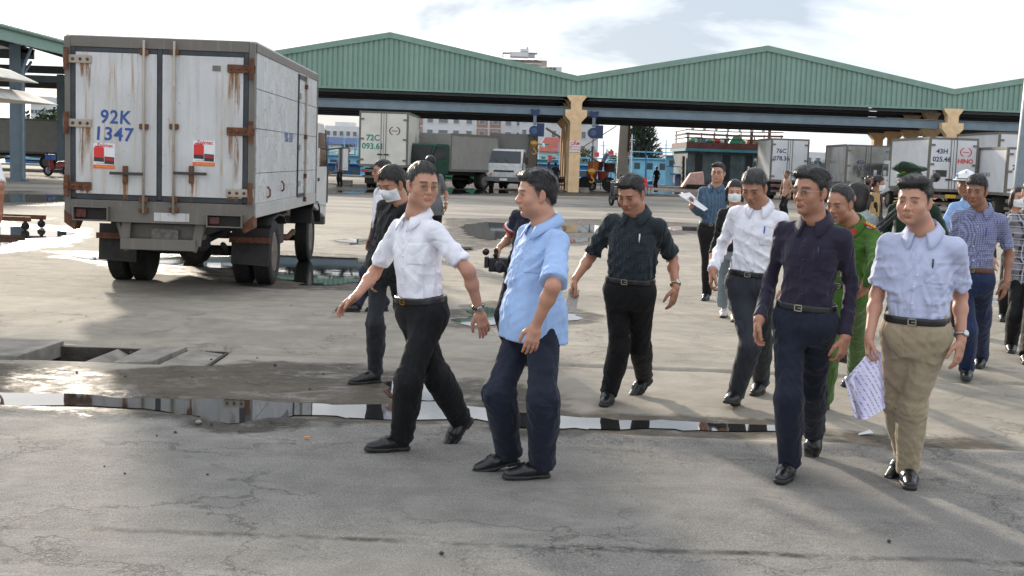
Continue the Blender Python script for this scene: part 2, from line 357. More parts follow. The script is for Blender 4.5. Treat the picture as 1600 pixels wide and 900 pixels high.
# ---- head in its own frame: x to the person's left, y to the front, z up, origin between the ears at eye level
def make_head(S, h=.0034):
    F_ = Field((-.105, -.125, -.235), (.105, .13, .135), h); fw = S.get('face_w', 1.0); chk = S.get('cheek', 1.0)
    F_.ell((0, -.012, .036), (.076, .095, .081), .01)
    F_.ell((0, .020, -.022), (.0635 * fw, .066, .092), .03)
    F_.ell((0, .026, -.068), (.053 * fw * chk, .052, .044), .03)
    F_.ell((0, .066, -.100), (.020, .017, .016), .025)
    for s in (-1, 1):
        F_.ell((s * .038 * fw, .052, -.030), (.026 * chk, .024, .026), .02)
        F_.ell((s * .046 * fw * chk, .0, -.075), (.016, .028, .020), .03)
    F_.cap((-.034, .076, .020), (.034, .076, .020), .011, .011, .016)
    for s in (-1, 1):
        F_.ell((s * .0315, .098, -.001), (.021, .017, .0125), .012, 's')
        F_.ell((s * .0315, .0715, -.001), (.0165, .0125, .0115), .006)
        F_.cap((s * .018, .0835, -.011), (s * .044, .074, -.009), .0025, .002, .006)
    ns = S.get('nose', 1.0); F_.cap((0, .080, .010), (0, .0985 + .006 * (ns - .7), -.030), .0075, .0115 * ns, .012)
    F_.ell((0, .0985 + .004 * (ns - 1), -.034), (.0115 * ns, .0105, .009), .008)
    for s in (-1, 1):
        F_.ell((s * .0125, .090, -.036), (.0085, .010, .008), .006)
        F_.cap((s * .017, .086, -.042), (s * .030, .072, -.064), .0012, .0012, .008, 's')
    F_.ell((0, .083, -.055), (.017, .010, .010), .012)
    F_.ell((0, .0855, -.0645), (.023, .0085, .0052), .005); F_.ell((0, .0845, -.0735), (.019, .009, .0062), .005)
    F_.cap((-.023, .0845, -.069), (.023, .0845, -.069), .0016, .0016, .003, 's'); F_.ell((0, .089, -.085), (.018, .008, .006), .008, 's')
    for s in (-1, 1):
        c = math.cos(s * .35); q = math.sin(s * .35); M = np.array([[c, -q, 0], [q, c, 0], [0, 0, 1]])
        F_.ell((s * .0785, -.010, -.008), (.0075, .019, .031), .006, 'u', M); F_.ell((s * .0865, -.004, -.004), (.005, .0105, .017), .006, 's', M)
        F_.ell((s * .074, -.002, -.036), (.006, .008, .009), .006)
    nl = S['neck_local']; F_.cap((0, -.022, -.055), (nl[0] * .9, nl[1] * .9, nl[2] * .9), .055 * S.get('neck_w', 1), .06 * S.get('neck_w', 1), .03, sq=((1, 0, 0), 1.06))
    V, Q = F_.mesh(); x, y, z = V[:, 0], V[:, 1], V[:, 2]; ax_ = np.abs(x)
    sk = np.array(S.get('skin', (.46, .27, .185))); col = np.tile(sk, (len(V), 1))
    def blend(m, c): col[:] = col * (1 - m[:, None]) + np.array(c) * m[:, None]
    sm = lambda d, w_: np.clip(.5 - d / w_, 0, 1)
    ruddy = np.exp(-(((ax_ - .04) / .022) ** 2 + ((z + .035) / .025) ** 2)) * (y > .03) + np.exp(-((x / .014) ** 2 + ((z + .034) / .014) ** 2)) * (y > .09) + (ax_ > .075) * (y < .03)
    blend(np.clip(ruddy, 0, 1) * .35, sk * np.array([1.05, .80, .76]))
    blend(sm(np.sqrt((x / .024) ** 2 + ((z + .0688) / .0105) ** 2) - 1, .25) * (y > .07) * .75, sk * np.array([.82, .50, .50]))
    beard = np.exp(-((z + .085) / .03) ** 2) * (y > .01) * S.get('beard', .18); blend(beard, sk * .55)
    br = np.maximum(np.abs(z - (.0235 - ((ax_ - .03) / .024) ** 2 * .005)) - S.get('brow', .0042), np.maximum(ax_ - .05, .0115 - ax_)); blend(sm(br, .003) * (y > .04) * .9, S.get('brow_c', (.025, .018, .015)))
    lash = np.sqrt((ax_ - .0315) ** 2 / .0165 ** 2 + (z + .001) ** 2 / .0075 ** 2) - 1; blend(sm(lash, .5) * (y > .06) * .65, sk * .35)
    if S.get('hair', 'short') in ('short', 'part', 'quiff', 'bangs'):      # scalp seen through the thin hair along the hairline
        h_ = S.get('hairline', .070); ln = np.interp(y, [-.2, -.06, -.032, -.018, -.004, .012, .028, .045, .066, .085, .2], [-.080, -.072, -.046, .006, -.020, -.022, .024, .040, h_ - .012, h_ - .005, h_ - .005]) + S.get('recede', 0) * np.exp(-((ax_ - .045) / .02) ** 2) * (y > .03); blend(np.clip((z - ln + .004 * np.sin(x * 700)) / .012, 0, 1) * .72 * (ax_ < .079), (.03, .024, .02))
    if S.get('shave'): blend(np.clip((z - .02) / .03, 0, 1) * (y < .02) * .5, (.03, .025, .02))
    return F_, V, Q, col
def ellipsoid_np(c, r, n=12, m=8):
    mb = MB().ball(c, 1.0, n, m, r); V = np.array(mb.v); Q = np.array([f if len(f) == 4 else (*f, f[2]) for f in mb.f]); return V, Q
def make_hair(S, h=.0036):
    """cap of hair cut along a hairline, with strand relief"""
    st = S.get('hair', 'short'); F_ = Field((-.125, -.14, -.19), (.125, .135, .15), h); t = S.get('hair_t', .011); L = st == 'long'
    F_.ell((0, -.014, .038), (.0765 + t * .38, .0955 + t * .75, .081 + t * 1.2), .01)
    if st == 'quiff': F_.ell((-.01, .052, .088), (.060, .040, .030), .025); F_.ell((.02, .03, .10), (.052, .05, .027), .02)
    if st == 'part': F_.ell((-.014, .030, .092), (.058, .055, .026), .025)
    if st == 'bangs': F_.ell((0, .062, .060), (.062, .030, .034), .02)
    if st in ('short', 'part', 'quiff', 'bangs'): F_.ell((0, -.072, -.02), (.058, .032, .055), .02)
    if L:
        F_.ell((0, -.045, -.055), (.087, .062, .10), .03)
        for s in (-1, 1): F_.cap((s * .076, .012, .03), (s * .083, .012, -.10), .020, .016, .02)
    i, p = F_.pts(.03); x, y, z = p.T
    yl = np.array([-.2, -.11, -.06, -.032, -.018, -.004, .012, .028, .045, .066, .085, .2]); hl = S.get('hairline', .070)
    rec = S.get('recede', 0.0)
    zl = np.array([-.075, -.075, -.066, -.040, .012, -.014, -.016, .030, .046, hl - .006, hl, hl])
    if st == 'bald': zl = np.array([-.06, -.06, -.05, -.03, .012, -.01, -.008, .05, .085, .12, .14, .14])
    if L: zl = np.array([-.17, -.17, -.16, -.15, -.14, -.13, -.12, -.115, .045, hl - .01, hl, hl])
    line = np.interp(y, yl, zl) + rec * np.exp(-((np.abs(x) - .045) / .02) ** 2) * (y > .03) + .0022 * np.sin(x * 260 + 3 * np.sin(y * 90)) + .0016 * np.sin(x * 610 + y * 300)
    d = F_.d[i]; az = np.arctan2(x, y + .01); rr = np.sin(az * 46 + z * 60 + 2.5 * np.sin(z * 55 + az * 5)) * .0012 + np.sin(az * 19 - z * 70 + 4 * np.sin(x * 30)) * .0016 + (np.sin(x * 190 + 4 * np.sin(y * 32 + x * 25)) * .0022 + np.sin(x * 80 - y * 60 + 3 * np.sin(y * 45)) * .002) * np.clip((z - .035) / .03, 0, 1)
    d = d + rr * S.get('hair_rough', .45); cut = (line - z); d = d + t * .9 * np.exp(-np.maximum(z - line, 0) / .014)
    F_.d[i] = np.maximum(d, cut * .8); F_.d[(F_.d > 1)] = 9
    # interior below the hairline must be cleared too
    J = np.nonzero(F_.d < -.029); q = np.stack([F_.ax[a][J[a]] for a in range(3)], 1); ln = np.interp(q[:, 1], yl, zl); F_.d[J] = np.maximum(F_.d[J], (ln - q[:, 2]) * .8)
    return F_.mesh()
def add_strands(V, Q, S, n, seed):
    """fine hair blades combed along the style, softening outline and hairline"""
    if len(Q) == 0: return V, Q
    r = np.random.RandomState(seed); f = Q[r.randint(len(Q), size=n)]; w_ = r.dirichlet((1, 1, 1, 1), n); p = (V[f] * w_[:, :, None]).sum(1); nn = np.cross(V[f[:, 2]] - V[f[:, 0]], V[f[:, 3]] - V[f[:, 1]]); nn /= np.linalg.norm(nn, axis=1)[:, None] + 1e-9
    ok = nn @ np.array([0, 0, 1.0]) > -.55; rad = p - np.array([0, -.012, .035]); ok &= (nn * rad).sum(1) > 0; p, nn = p[ok], nn[ok]; n = len(p); st = S.get('hair', 'short')
    g = np.stack([p[:, 0] * .6, p[:, 1] + .035, np.full(n, -.035)], 1)
    if st in ('part', 'quiff'): g = np.where((p[:, 2] > .06)[:, None], np.stack([np.where(p[:, 0] > .025, .7, -.7), np.full(n, -.55 if st == 'quiff' else -.2), np.full(n, .0)], 1), g)
    if st == 'long': g = np.stack([p[:, 0] * .5, p[:, 1] * .2, np.full(n, -.12)], 1)
    if st == 'bangs': g = np.where((p[:, 1] > .02)[:, None], np.stack([p[:, 0] * .5 - .01, np.full(n, .05), np.full(n, -.015)], 1), g)
    g /= np.linalg.norm(g, axis=1)[:, None] + 1e-9; g += r.normal(size=(n, 3)) * .11; g -= nn * (g * nn).sum(1)[:, None]; g /= np.linalg.norm(g, axis=1)[:, None] + 1e-9
    L = S.get('strand', .030) * r.uniform(.5, 1.25, (n, 1)) * np.where(p[:, 2:3] < .03, .55 if st != 'long' else 1.3, 1.0); sd_ = np.cross(g, nn); wd = r.uniform(.0006, .0013, (n, 1)); lift = r.uniform(.02, .13, (n, 1))
    a = p - nn * .001; b = p + g * L * .55 + nn * L * lift * .6; c = p + g * L + nn * L * lift * .45; o = len(V)
    NV = np.stack([a - sd_ * wd, a + sd_ * wd, b - sd_ * wd * .8, b + sd_ * wd * .8, c - sd_ * wd * .15, c + sd_ * wd * .15], 1).reshape(-1, 3); k = o + np.arange(n)[:, None] * 6
    return np.concatenate([V, NV]), np.concatenate([Q, k + np.array([[0, 1, 3, 2]]), k + np.array([[2, 3, 5, 4]])])
def make_mask(F_head, S):
    F_ = Field(F_head.lo, F_head.lo + (np.array(F_head.d.shape) - 1) * F_head.h - .0001, F_head.h); n = [min(a, b) for a, b in zip(F_.d.shape, F_head.d.shape)]
    F_.d = F_.d[:n[0], :n[1], :n[2]]; F_.ax = [F_.ax[i][:n[i]] for i in range(3)]
    F_.ell((0, .042, -.048), (.060, .064, .060), .01); F_.ell((0, .088, -.036), (.018, .022, .024), .03)
    d = np.minimum(F_head.d[:n[0], :n[1], :n[2]] - .0035, F_.d); X, Y, Z = F_.ax[0][:, None, None], F_.ax[1][None, :, None], F_.ax[2][None, None, :]
    c = np.maximum(np.maximum(Z + .014 - .010 * np.exp(-(X / .02) ** 2) + np.abs(X) * .10, -.108 - Z), .022 - Y)
    F_.d = np.maximum(d, c).astype(np.float32) + (0.0009 * np.sin(Z * 520) * (np.abs(Z + .058) < .03)).astype(np.float32)
    for s in (-1, 1):
        F_.cap((s * .052, .035, -.030), (s * .083, -.022, .004), .0024, .0024, .002); F_.cap((s * .050, .035, -.085), (s * .083, -.024, -.030), .0024, .0024, .002)
    return F_.mesh()

# ---- hand in its own frame: x towards the thumb, y out of the palm, z along the fingers, origin at the wrist
FING = [(.030, .070, .0088), (.010, .078, .0092), (-.011, .072, .0088), (-.030, .056, .0078)]
def hand_prims(curl=.35, thumb=.5, spread=.05):
    pr = [((0, 0, -.01), (0, 0, .035), .021, .022, .012), ((.020, 0, .03), (.024, 0, .083), .0145, .0125, .012), ((0, 0, .03), (.004, 0, .086), .0155, .013, .012), ((-.020, 0, .03), (-.022, 0, .078), .0145, .0115, .012)]
    for j, (fx, L, r) in enumerate(FING):
        a = np.array([fx, 0, .084 - .10 * abs(fx - .006) ** 1.2]); d = np.array([fx * spread * 6, 0, 1.0]); d /= np.linalg.norm(d); c = curl * (1 + .15 * j); b = a
        for q, fr in enumerate((.44, .32, .24)):
            ang = c * (.55 if q == 0 else 1.0); d = rotv(d, (1, 0, 0), -ang) if True else d
            e = b + d * L * fr; pr.append((b, e, r * (1 - .1 * q), r * (.93 - .1 * q), .003 if q else .006)); b = e
    a = np.array([.026, .006, .022]); d = nrm((.75 * thumb + .25, .35, .75)); b = a + d * .040; pr.append((a, b, .0150, .0118, .012)); d2 = nrm(d + np.array([-.35, .1, .5])); e = b + d2 * .030; pr.append((b, e, .0112, .0098, .004)); pr.append((e, e + nrm(d2 + np.array([-.15, .1, .2])) * .024, .0098, .0078, .003))
    return pr
SHOE = {}
def shoe_mesh(kind):
    if kind in SHOE: return SHOE[kind]
    h = .0055; F_ = Field((-.07, -.11, -.02), (.07, .23, .19), h); top = .15 if kind == 'boot' else .088
    F_.cap((0, -.036, .050), (0, -.034, top), .037, .034, .01); F_.cap((0, -.03, .044), (0, .06, .050), .038, .040, .025); F_.cap((0, .06, .042), (.004, .158, .030), .040, .027, .03, sq=((1, 0, 0), 1.18))
    if kind == 'boot': F_.cap((0, .0, .06), (0, -.02, .14), .042, .040, .03)
    Z = F_.ax[2][None, None, :]; F_.d = np.maximum(F_.d, .012 - Z)
    i, p = F_.pts(.02); F_.d[i] += .0016 * np.sin(p[:, 1] * 170 + 2 * np.sin(p[:, 0] * 60)) * np.exp(-((p[:, 1] - .085) / .03) ** 2)
    if kind != 'boot': F_.cap((0, -.035, .092), (0, .012, .088), .030, .018, .006, 's')
    up = F_.mesh(); E_ = Field((-.07, -.11, -.02), (.07, .23, .06), h)
    E_.cap((0, -.044, .012), (0, .05, .012), .0385, .0385, .02); E_.cap((0, .05, .012), (.004, .163, .012), .039, .033, .03, sq=((1, 0, 0), 1.15))
    Z = E_.ax[2][None, None, :]; Y = E_.ax[1][None, :, None]; lift = np.where((Y > -.005) & (Y < .06), .008, 0.0); toe = np.clip((Y - .14) * .12, 0, .01)
    E_.d = np.maximum(E_.d, np.maximum(Z - .024 - toe, .0005 + lift + toe - Z)); SHOE[kind] = (up, E_.mesh()); return SHOE[kind]

def build_person(name, J, S, label, lod=1.0):
    """J: joints in world space; S: look. Returns the Empty at the person's base."""
    F_ = J['F']; L_ = J['L']; up0 = np.array([0, 0, 1.0]); base = np.array([J['pel'][0], J['pel'][1], 0.0]); bs = S.get('build', 1.0) * .94
    root = empty(name, base, 0, label, 'person', S.get('group'))
    pel, neck = J['pel'], J['neck']; T = np.linalg.norm(neck - pel); up = nrm(neck - pel); side = nrm(L_ - up * (L_ @ up)); front = np.cross(side, up)
    belly = S.get('belly', 0.0); sk = np.array(S.get('skin', (.46, .27, .185))); hC = .0085 * lod; q = T / .54; seed = abs(hash_(label)) % 9999
    W = lambda rows: [(w_ * q, a * bs, b * bs, c * bs, e) for w_, a, b, c, e in rows]
    chest = S.get('chest', 0.0)
    rows = W([(.05, .158, .112 + belly * .85, .108, 0), (.13, .161, .116 + belly, .108, 0), (.18, .164, .118 + belly, .108, 0), (.25, .166, .119 + belly * .85, .108, 0), (.36, .174, .118 + belly * .3 + chest, .115, 0), (.43, .166, .108 + chest, .112, -.004), (.48, .135, .088, .098, -.008), (.52, .092, .070, .082, -.012), (.565, .062, .052, .060, -.012)])
    tuck = S.get('tuck', True)
    if not tuck: rows = W([(-.16, .200, .148 + belly * .6, .158, 0), (-.02, .196, .145 + belly * .9, .154, 0), (.10, .186, .142 + belly, .146, 0)]) + rows[2:]
    bw = S.get('belt_w', .085); hem = S.get('hem', bw - .006 if tuck else -.09) * q
    # ---------------- body (skin): head, neck, trunk core and arms in one mesh
    hf, hl, hu = J['hF'], J['hL'], J['hU']; hs = S.get('head_s', 1.01); M = np.stack([hl, hf, hu], 0); toW = lambda V: J['head'] + (V * hs) @ M
    S = dict(S); S['neck_local'] = (M @ (neck - J['head'])) / hs; parts = []
    hd = make_head(S, .0034 * max(1, lod * .95)); parts.append((toW(hd[1]), hd[2], hd[3]))
    core = Field(np.minimum(pel, neck) - .32, np.maximum(pel, neck) + .32, .02); core.loft(pel, up, side, front, [(r[0], r[1] * .86, r[2] - .020, r[3] - .020, r[4]) for r in rows], .03, lo=max(rows[0][0] + .03, hem + .05), hi=(.535) * q); V, Q = core.mesh(); parts.append((V, Q, np.tile(sk, (len(V), 1))))
    ln = S.get('sleeve', 'short'); arms = S.get('arms', 'LR')
    for s in arms:
        a, b, c = J['sh' + s], J['el' + s], J['wr' + s]; hdz = J['hd' + s]; pr = [(a, b, .044 * bs, .0365 * bs, .02), (b, b + (c - b) * .3, .0355 * bs, .0355 * bs, .03), (b + (c - b) * .3, c, .0355 * bs, .0245 * bs, .03)]
        if ln == 'long': pr = [(c - nrm(c - b) * .06, c, .026 * bs, .0245 * bs, .02)] * 3
        th = J['th' + s]; z = hdz; x = nrm(th - z * (th @ z)); y = np.cross(z, x) * (1 if s == 'L' else -1); H = np.stack([x, y, z], 0); hp = S.get('hand' + s, {})
        sc_ = S.get('hand_s', 1.0)
        for pa, pb, ra, rb, k in hand_prims(hp.get('curl', .32), hp.get('thumb', .45), hp.get('spread', .05)): pr.append((c + (np.array(pa) * sc_) @ H, c + (np.array(pb) * sc_) @ H, ra * sc_, rb * sc_, k))
        pts = np.array([p_[0] for p_ in pr] + [p_[1] for p_ in pr]); fld = Field(pts.min(0) - .07, pts.max(0) + .07, .0045 * lod)
        for pa, pb, ra, rb, k in pr[:3]: fld.cap(pa, pb, ra, rb, k)
        for pa, pb, ra, rb, k in pr[3:7]: fld.cap(pa, pb, ra, rb, k, sq=None)
        for pa, pb, ra, rb, k in pr[7:]: fld.cap(pa, pb, ra, rb, k)
        V, Q = fld.mesh(); co = np.tile(sk, (len(V), 1)); dk = np.clip((((V - c) @ z)) / .1, 0, 1)[:, None]; co = co * (1 - dk * .12) * np.array([1, 1 - .05, 1 - .05]); parts.append((V, Q, co))
    # eyes
    sk_m = skin_mat(); eye_w = plain('eye_white', (.62, .58, .54), .25, bump=0); eye_d = plain('eye_dark', (.012, .008, .006), .12, bump=0)
    op = S.get('eye', .0030)
    nb = sum(len(p_[1]) for p_ in parts); mi = [np.zeros(nb, int)]
    for s in (-1, 1):
        for c, r, k in (((s * .0315, .0735, -.0012), (.0125, .0112, op), 1), ((s * .0315 + S.get('gaze', 0) * .004, .0785, -.0012), (.0056, .0075, op * .98), 2), ((s * .0325, .0742, op - .0004), (.0145, .0112, .0014), 2)):
            V, Q = ellipsoid_np(c, r, 10, 8); parts.append((toW(V), Q, np.tile(sk, (len(V), 1)))); mi.append(np.full(len(Q), k))
    Vs, Qs, Cs, o = [], [], [], 0
    for V, Q, C_ in parts: Vs.append(V); Qs.append(Q + o); Cs.append(C_); o += len(V)
    np_obj('body', np.concatenate(Vs), np.concatenate(Qs), [sk_m, eye_w, eye_d], root, base, np.concatenate(Cs), np.concatenate(mi))
    if S.get('hair', 'short') != 'none':
        V, Q = make_hair(S, .0036 * max(1, lod * .95)); V, Q = add_strands(V, Q, S, int(5200 / lod), seed); np_obj('hair', toW(V), Q, S.get('hair_m') or hair_mat('black_hair', (.014, .012, .011)), root, base)
    if S.get('mask'):
        V, Q = make_mask(hd[0], S); np_obj('face_mask', toW(V), Q, cloth('mask_fabric', (.74, .76, .78), .8, wv=.1), root, base)
    if S.get('glasses'):
        g = MB(); r = .0010; lenses = []
        for s in (-1, 1):
            w_ = .0215; hh = .0135; pts = [(s * .033 + w_ * math.cos(t) * (1.0 if abs(math.cos(t)) < .8 else 1), .094 - .10 * abs(w_ * math.cos(t) + .004) ** 1.3, -.003 + hh * max(-1, min(1, 1.25 * math.sin(t)))) for t in np.linspace(0, 2 * math.pi, 21)]
            rim = pts if S['glasses'] != 'half' else pts[:11]; g.tube([toW(np.array(p_)) - base for p_ in rim], r, 5)
            lenses.append(MB().add([toW(np.array(p_)) - base for p_ in pts[:-1]], [tuple(range(20))]))
            g.tube([toW(np.array(p_)) - base for p_ in [(s * .054, .092, .004), (s * .068, .078, .005), (s * .079, .01, .003), (s * .081, -.012, -.004)]], r, 5)
        g.tube([toW(np.array(p_)) - base for p_ in [(-.0115, .094, .0), (0, .099, .003), (.0115, .094, .0)]], r, 5)
        gl = g.build('glasses', plain('glasses_' + S['glasses'], {'gold': (.55, .40, .16), 'silver': (.5, .5, .52), 'half': (.5, .5, .52), 'black': (.02, .02, .02)}[S['glasses']], .25, 1.0 if S['glasses'] != 'black' else 0, bump=0), root, True)
        if 'lens' not in MATS:
            a = NT('lens'); tr = a.n('ShaderNodeBsdfTransparent'); gs = a.n('ShaderNodeBsdfGlossy', {'Roughness': .03}); fr = a.n('ShaderNodeFresnel', {'IOR': 1.45}); ms = a.n('ShaderNodeMixShader', {0: fr.outputs[0], 1: tr.outputs[0], 2: gs.outputs[0]}); a.t.links.new(ms.outputs[0], a.out.inputs[0]); MATS['lens'] = a.m
        [ln_.build('lens', MATS['lens'], gl) for ln_ in lenses]
    # ---------------- trousers
    if S.get('legs', True):
        tm = S['trousers']; wd = S.get('leg_w', 1.0); ks = [J['hip' + s] for s in 'LR'] + [J['kn' + s] for s in 'LR'] + [J['an' + s] for s in 'LR']
        allp = np.array(ks + [pel, pel + up * .2]); fl = Field(allp.min(0) - .2, allp.max(0) + .2, hC)
        stk = []
        for s in 'LR':
            fl.d[:] = 9.0
            fl.loft(pel, up, side, front, W([(-.12, .100, .080, .090, 0), (-.07, .138, .102, .120, 0), (-.01, .160, .118, .136, 0), (.05, .159, .120 + belly * .6, .128, 0), (.15, .155, .111 + belly * .85, .110, 0)]), .045, lo=-.11 * q, hi=((bw + .018) if tuck else .02) * q)
            hp, kn, an = J['hip' + s], J['kn' + s], J['an' + s]; d = nrm(an - kn); fwd = nrm(F_ - d * (F_ @ d)); hm = S.get('hem_r', .065) * wd
            fl.cap(hp + front * .004, kn, (.096 if tuck else .088) * bs * wd, .071 * wd, .06); cuto = an + d * S.get('hem_drop', .028)
            fl.cap(kn, an + d * .1, .071 * wd, hm, .04, cut=(cuto, d), sq=(fwd, 1.10))
            fl.cap(kn + d * .05 - fwd * .012, kn + d * .20 - fwd * .016, .068 * wd, .063 * wd, .05); stk.append(fl.d.copy())
        fl.d = np.minimum(*stk) - np.maximum(.010 - np.abs(stk[0] - stk[1]), 0) ** 2 * 25 * (np.minimum(*stk) < .02)
        i, p_ = fl.pts(.03); am = .0042 + .0078 * np.clip(sum(np.exp(-(np.linalg.norm(p_ - J['kn' + s], axis=1) / .13) ** 2) + 1.2 * np.exp(-(np.linalg.norm(p_ - J['an' + s], axis=1) / .11) ** 2) for s in 'LR') + np.exp(-(np.linalg.norm(p_ - (pel - up * .05), axis=1) / .12) ** 2), 0, 1.4)
        fl.d[i] += -am * folds(p_, seed + 1, (.07, .2), 7, (1.0, 1.0, .75)) * S.get('wrinkle', 1.0)
        # pressed crease down the front
        V, Q = fl.mesh(); np_obj('trousers', V, Q, tm, root, base)
        if S.get('belt', True) and tuck:
            bl = Field(pel - .25, pel + up * .16 + .25, .006 * lod); bl.loft(pel, up, side, front, [(r[0], r[1] + .006, r[2] + .006, r[3] + .006, r[4]) for r in W([(bw - .05, .167, .121 + belly * .7, .124, 0), (bw + .05, .161, .117 + belly * .9, .114, 0)])], .01, lo=(bw - .019) * q, hi=(bw + .019) * q)
            V, Q = bl.mesh(); bo = np_obj('belt', V, Q, S.get('belt_m') or leather(), root, base)
            bc = pel + up * bw * q + front * ((.119 + belly * .8) * bs + .008); fm = frame(bc - base, side, up); b_ = MB()
            for x0, x1, y0, y1 in ((-.022, .022, .012, .018), (-.022, .022, -.018, -.012), (-.022, -.016, -.018, .018), (.016, .022, -.018, .018), (-.003, .02, -.002, .002)): b_.box(x0, x1, y0, y1, -.003, .003)
            b_.v = [tuple(fm @ Vector(v)) for v in b_.v]; b_.build('buckle', plain(S.get('buckle', 'steel_buckle'), (.5, .48, .42) if S.get('buckle') != 'gold_buckle' else (.6, .43, .15), .25, 1, bump=0), bo)
        for s in 'LR':
            kind = S.get('shoe', 'shoe'); (uv, uq), (sv, sq_) = shoe_mesh(kind); fx, fy, fz = J['ft' + s]; A = np.stack([fx, fy, fz], 0); org = J['an' + s] - np.array([0, -.03, .085]) @ A; k = S.get('shoe_s', .97)
            so_ = np_obj('shoe', org + (uv * k) @ A, uq, S.get('shoe_m') or leather(), root, base); np_obj('sole', org + (sv * k) @ A, sq_, S.get('sole_m') or plain('shoe_sole', (.014, .013, .012), .6), so_, base)
    # ---------------- shirt
    pts = np.array([pel, neck] + [J[k + s] for s in 'LR' for k in ('sh', 'el')] + ([J['wr' + s] for s in 'LR'] if ln == 'long' else [])); fs = Field(pts.min(0) - .24, pts.max(0) + .2, hC)
    fs.loft(pel, up, side, front, rows, .03, lo=hem); sf = S.get('sleeve_f', .80); sw = S.get('sleeve_w', 1.0)
    for s in 'LR':
        if s not in arms: continue
        sg = 1 if s == 'L' else -1; a, b, c = J['sh' + s], J['el' + s], J['wr' + s]
        fs.cap(neck - up * .030 + side * sg * .045, a + up * .004, .042 * bs, .050 * bs, .035)
        d = nrm(b - a); Lu = np.linalg.norm(b - a)
        if ln == 'short': fs.cap(a, a + d * Lu * 1.2, .059 * bs, .071 * bs * sw, .035, cut=(a + d * Lu * sf, d))
        elif ln == 'long':
            e = nrm(c - b); fs.cap(a, b, .059 * bs, .054 * bs * sw, .035); fs.cap(b, c, .054 * bs * sw, .040 * sw, .02, cut=(c - e * .012, e)); fs.cap(c - e * .06, c + e * .05, .042 * sw, .043 * sw, .004, cut=(c - e * .008, e))
    if S.get('open', True):      # open collar
        n0 = neck + front * .062; fs.cap(n0 + up * .02, n0 + front * .045 - up * S.get('vneck', .075), .040, .006, .012, 's')
    i, p_ = fs.pts(.03); wst = np.exp(-(((p_ - pel) @ up - .15 * q) / .11) ** 2); el = sum(np.exp(-(np.linalg.norm(p_ - (J['sh' + s] + (J['el' + s] - J['sh' + s]) * .45 - up * .05), axis=1) / .12) ** 2) for s in 'LR')
    if ln == 'long': el = el + 1.3 * sum(np.exp(-(np.linalg.norm(p_ - J['el' + s], axis=1) / .12) ** 2) for s in 'LR')
    am = (.0075 + .0135 * np.clip(wst * (1 if tuck else .5) + el, 0, 1.3)) * S.get('wrinkle', 1.0); fs.d[i] += -am * folds(p_, seed, (.09, .26), 8)
    if not S.get('no_shirt'):
        V, Q = fs.mesh(); sho = np_obj('shirt', V, Q, S['shirt'], root, base)
        rel = V - pel; uu, ww, vv = rel @ side, rel @ up, rel @ front
        def front_pt(u, w_):
            m = (np.abs(uu - u) < .014) & (np.abs(ww - w_) < .014) & (vv > 0); return None if not m.any() else V[m][np.argmax(vv[m])]
        def patch(nm, u0, u1, w0, w1, t, parent, mat=None):
            X = fs.ax[0][:, None, None] - pel[0]; Y = fs.ax[1][None, :, None] - pel[1]; Z = fs.ax[2][None, None, :] - pel[2]; dot = lambda v: X * v[0] + Y * v[1] + Z * v[2]
            uc, wc = dot(side), dot(up); c = np.maximum(np.maximum(u0 - uc, uc - u1), np.maximum(w0 - wc, wc - w1)); c = np.maximum(c, -dot(front)); nf = Field((0, 0, 0), (1e-6,) * 3, fs.h); nf.lo = fs.lo; nf.ax = fs.ax; nf.d = np.maximum(np.maximum(fs.d - t, c), -(fs.d + .03)).astype(np.float32)
            V2, Q2 = nf.mesh()
            if len(V2): return np_obj(nm, V2, Q2, mat or S['shirt'], parent, base)
        if S.get('placket', True) and lod <= 1.3:
            patch('placket', -.017, .017, hem + .004, .455 * q, .0028, sho)
            if S.get('pocket', True): patch('pocket', .045, .150, .285 * q, .405 * q, .0026, sho)
            if S.get('pocket2'): patch('pocket', -.150, -.045, .285 * q, .405 * q, .0026, sho)
            for w_ in (.17, .255, .34, .42):
                f = front_pt(0, w_ * q)
                if f is not None and S.get('button_m'): MB().ball(f - base + front * .003, .0055, 8, 6).build('button', S['button_m'], sho, True)
            if S.get('pen'):
                f = front_pt(.085, .405 * q)
                if f is not None: MB().tube([f - base + front * .006 - up * .05, f - base + front * .008 + up * .022], .0045, 6).build('pen', plain('pen_' + S['pen'], {'white': (.7, .7, .72), 'blue': (.03, .06, .35), 'dark': (.03, .03, .05)}[S['pen']], .3, bump=0), root, True)
        if S.get('collar', True):
            ax_ = nrm(up * .75 + nrm(J['head'] - neck) * .25); sd_ = nrm(side - ax_ * (side @ ax_)); fr_ = np.cross(sd_, ax_); nw = S.get('neck_w', 1.0) * bs ** .5; rowsC = [[], [], [], []]; th_ = np.linspace(-158, 158, 33) if S.get('open', True) else np.linspace(-176, 176, 33)
            cn = neck - front * .004
            for t in th_:
                a = math.radians(t); fr01 = (1 - math.cos(a)) / 2; dr = -fr_ * math.cos(a) + sd_ * math.sin(a) * 1.04; tip = max(0, (abs(t) - 118) / 40); zt = .062 - .062 * fr01 ** 1.3
                for rw, (r, z) in zip(rowsC, ((.061, zt - .035), (.064, zt), (.075 + .004 * fr01, zt - .012), (.094 + .014 * fr01 + .014 * tip, zt - .046 - .034 * tip))): rw.append(cn + dr * r * nw + ax_ * z - base)
            n = len(th_); c_ = MB().add(sum(rowsC, []), [(r * n + k, r * n + k + 1, (r + 1) * n + k + 1, (r + 1) * n + k) for r in range(3) for k in range(n - 1)]); co_ = c_.build('collar', S.get('collar_m') or S['shirt'], sho, True); md = co_.modifiers.new('thickness', 'SOLIDIFY'); md.thickness = .004; md.offset = 0
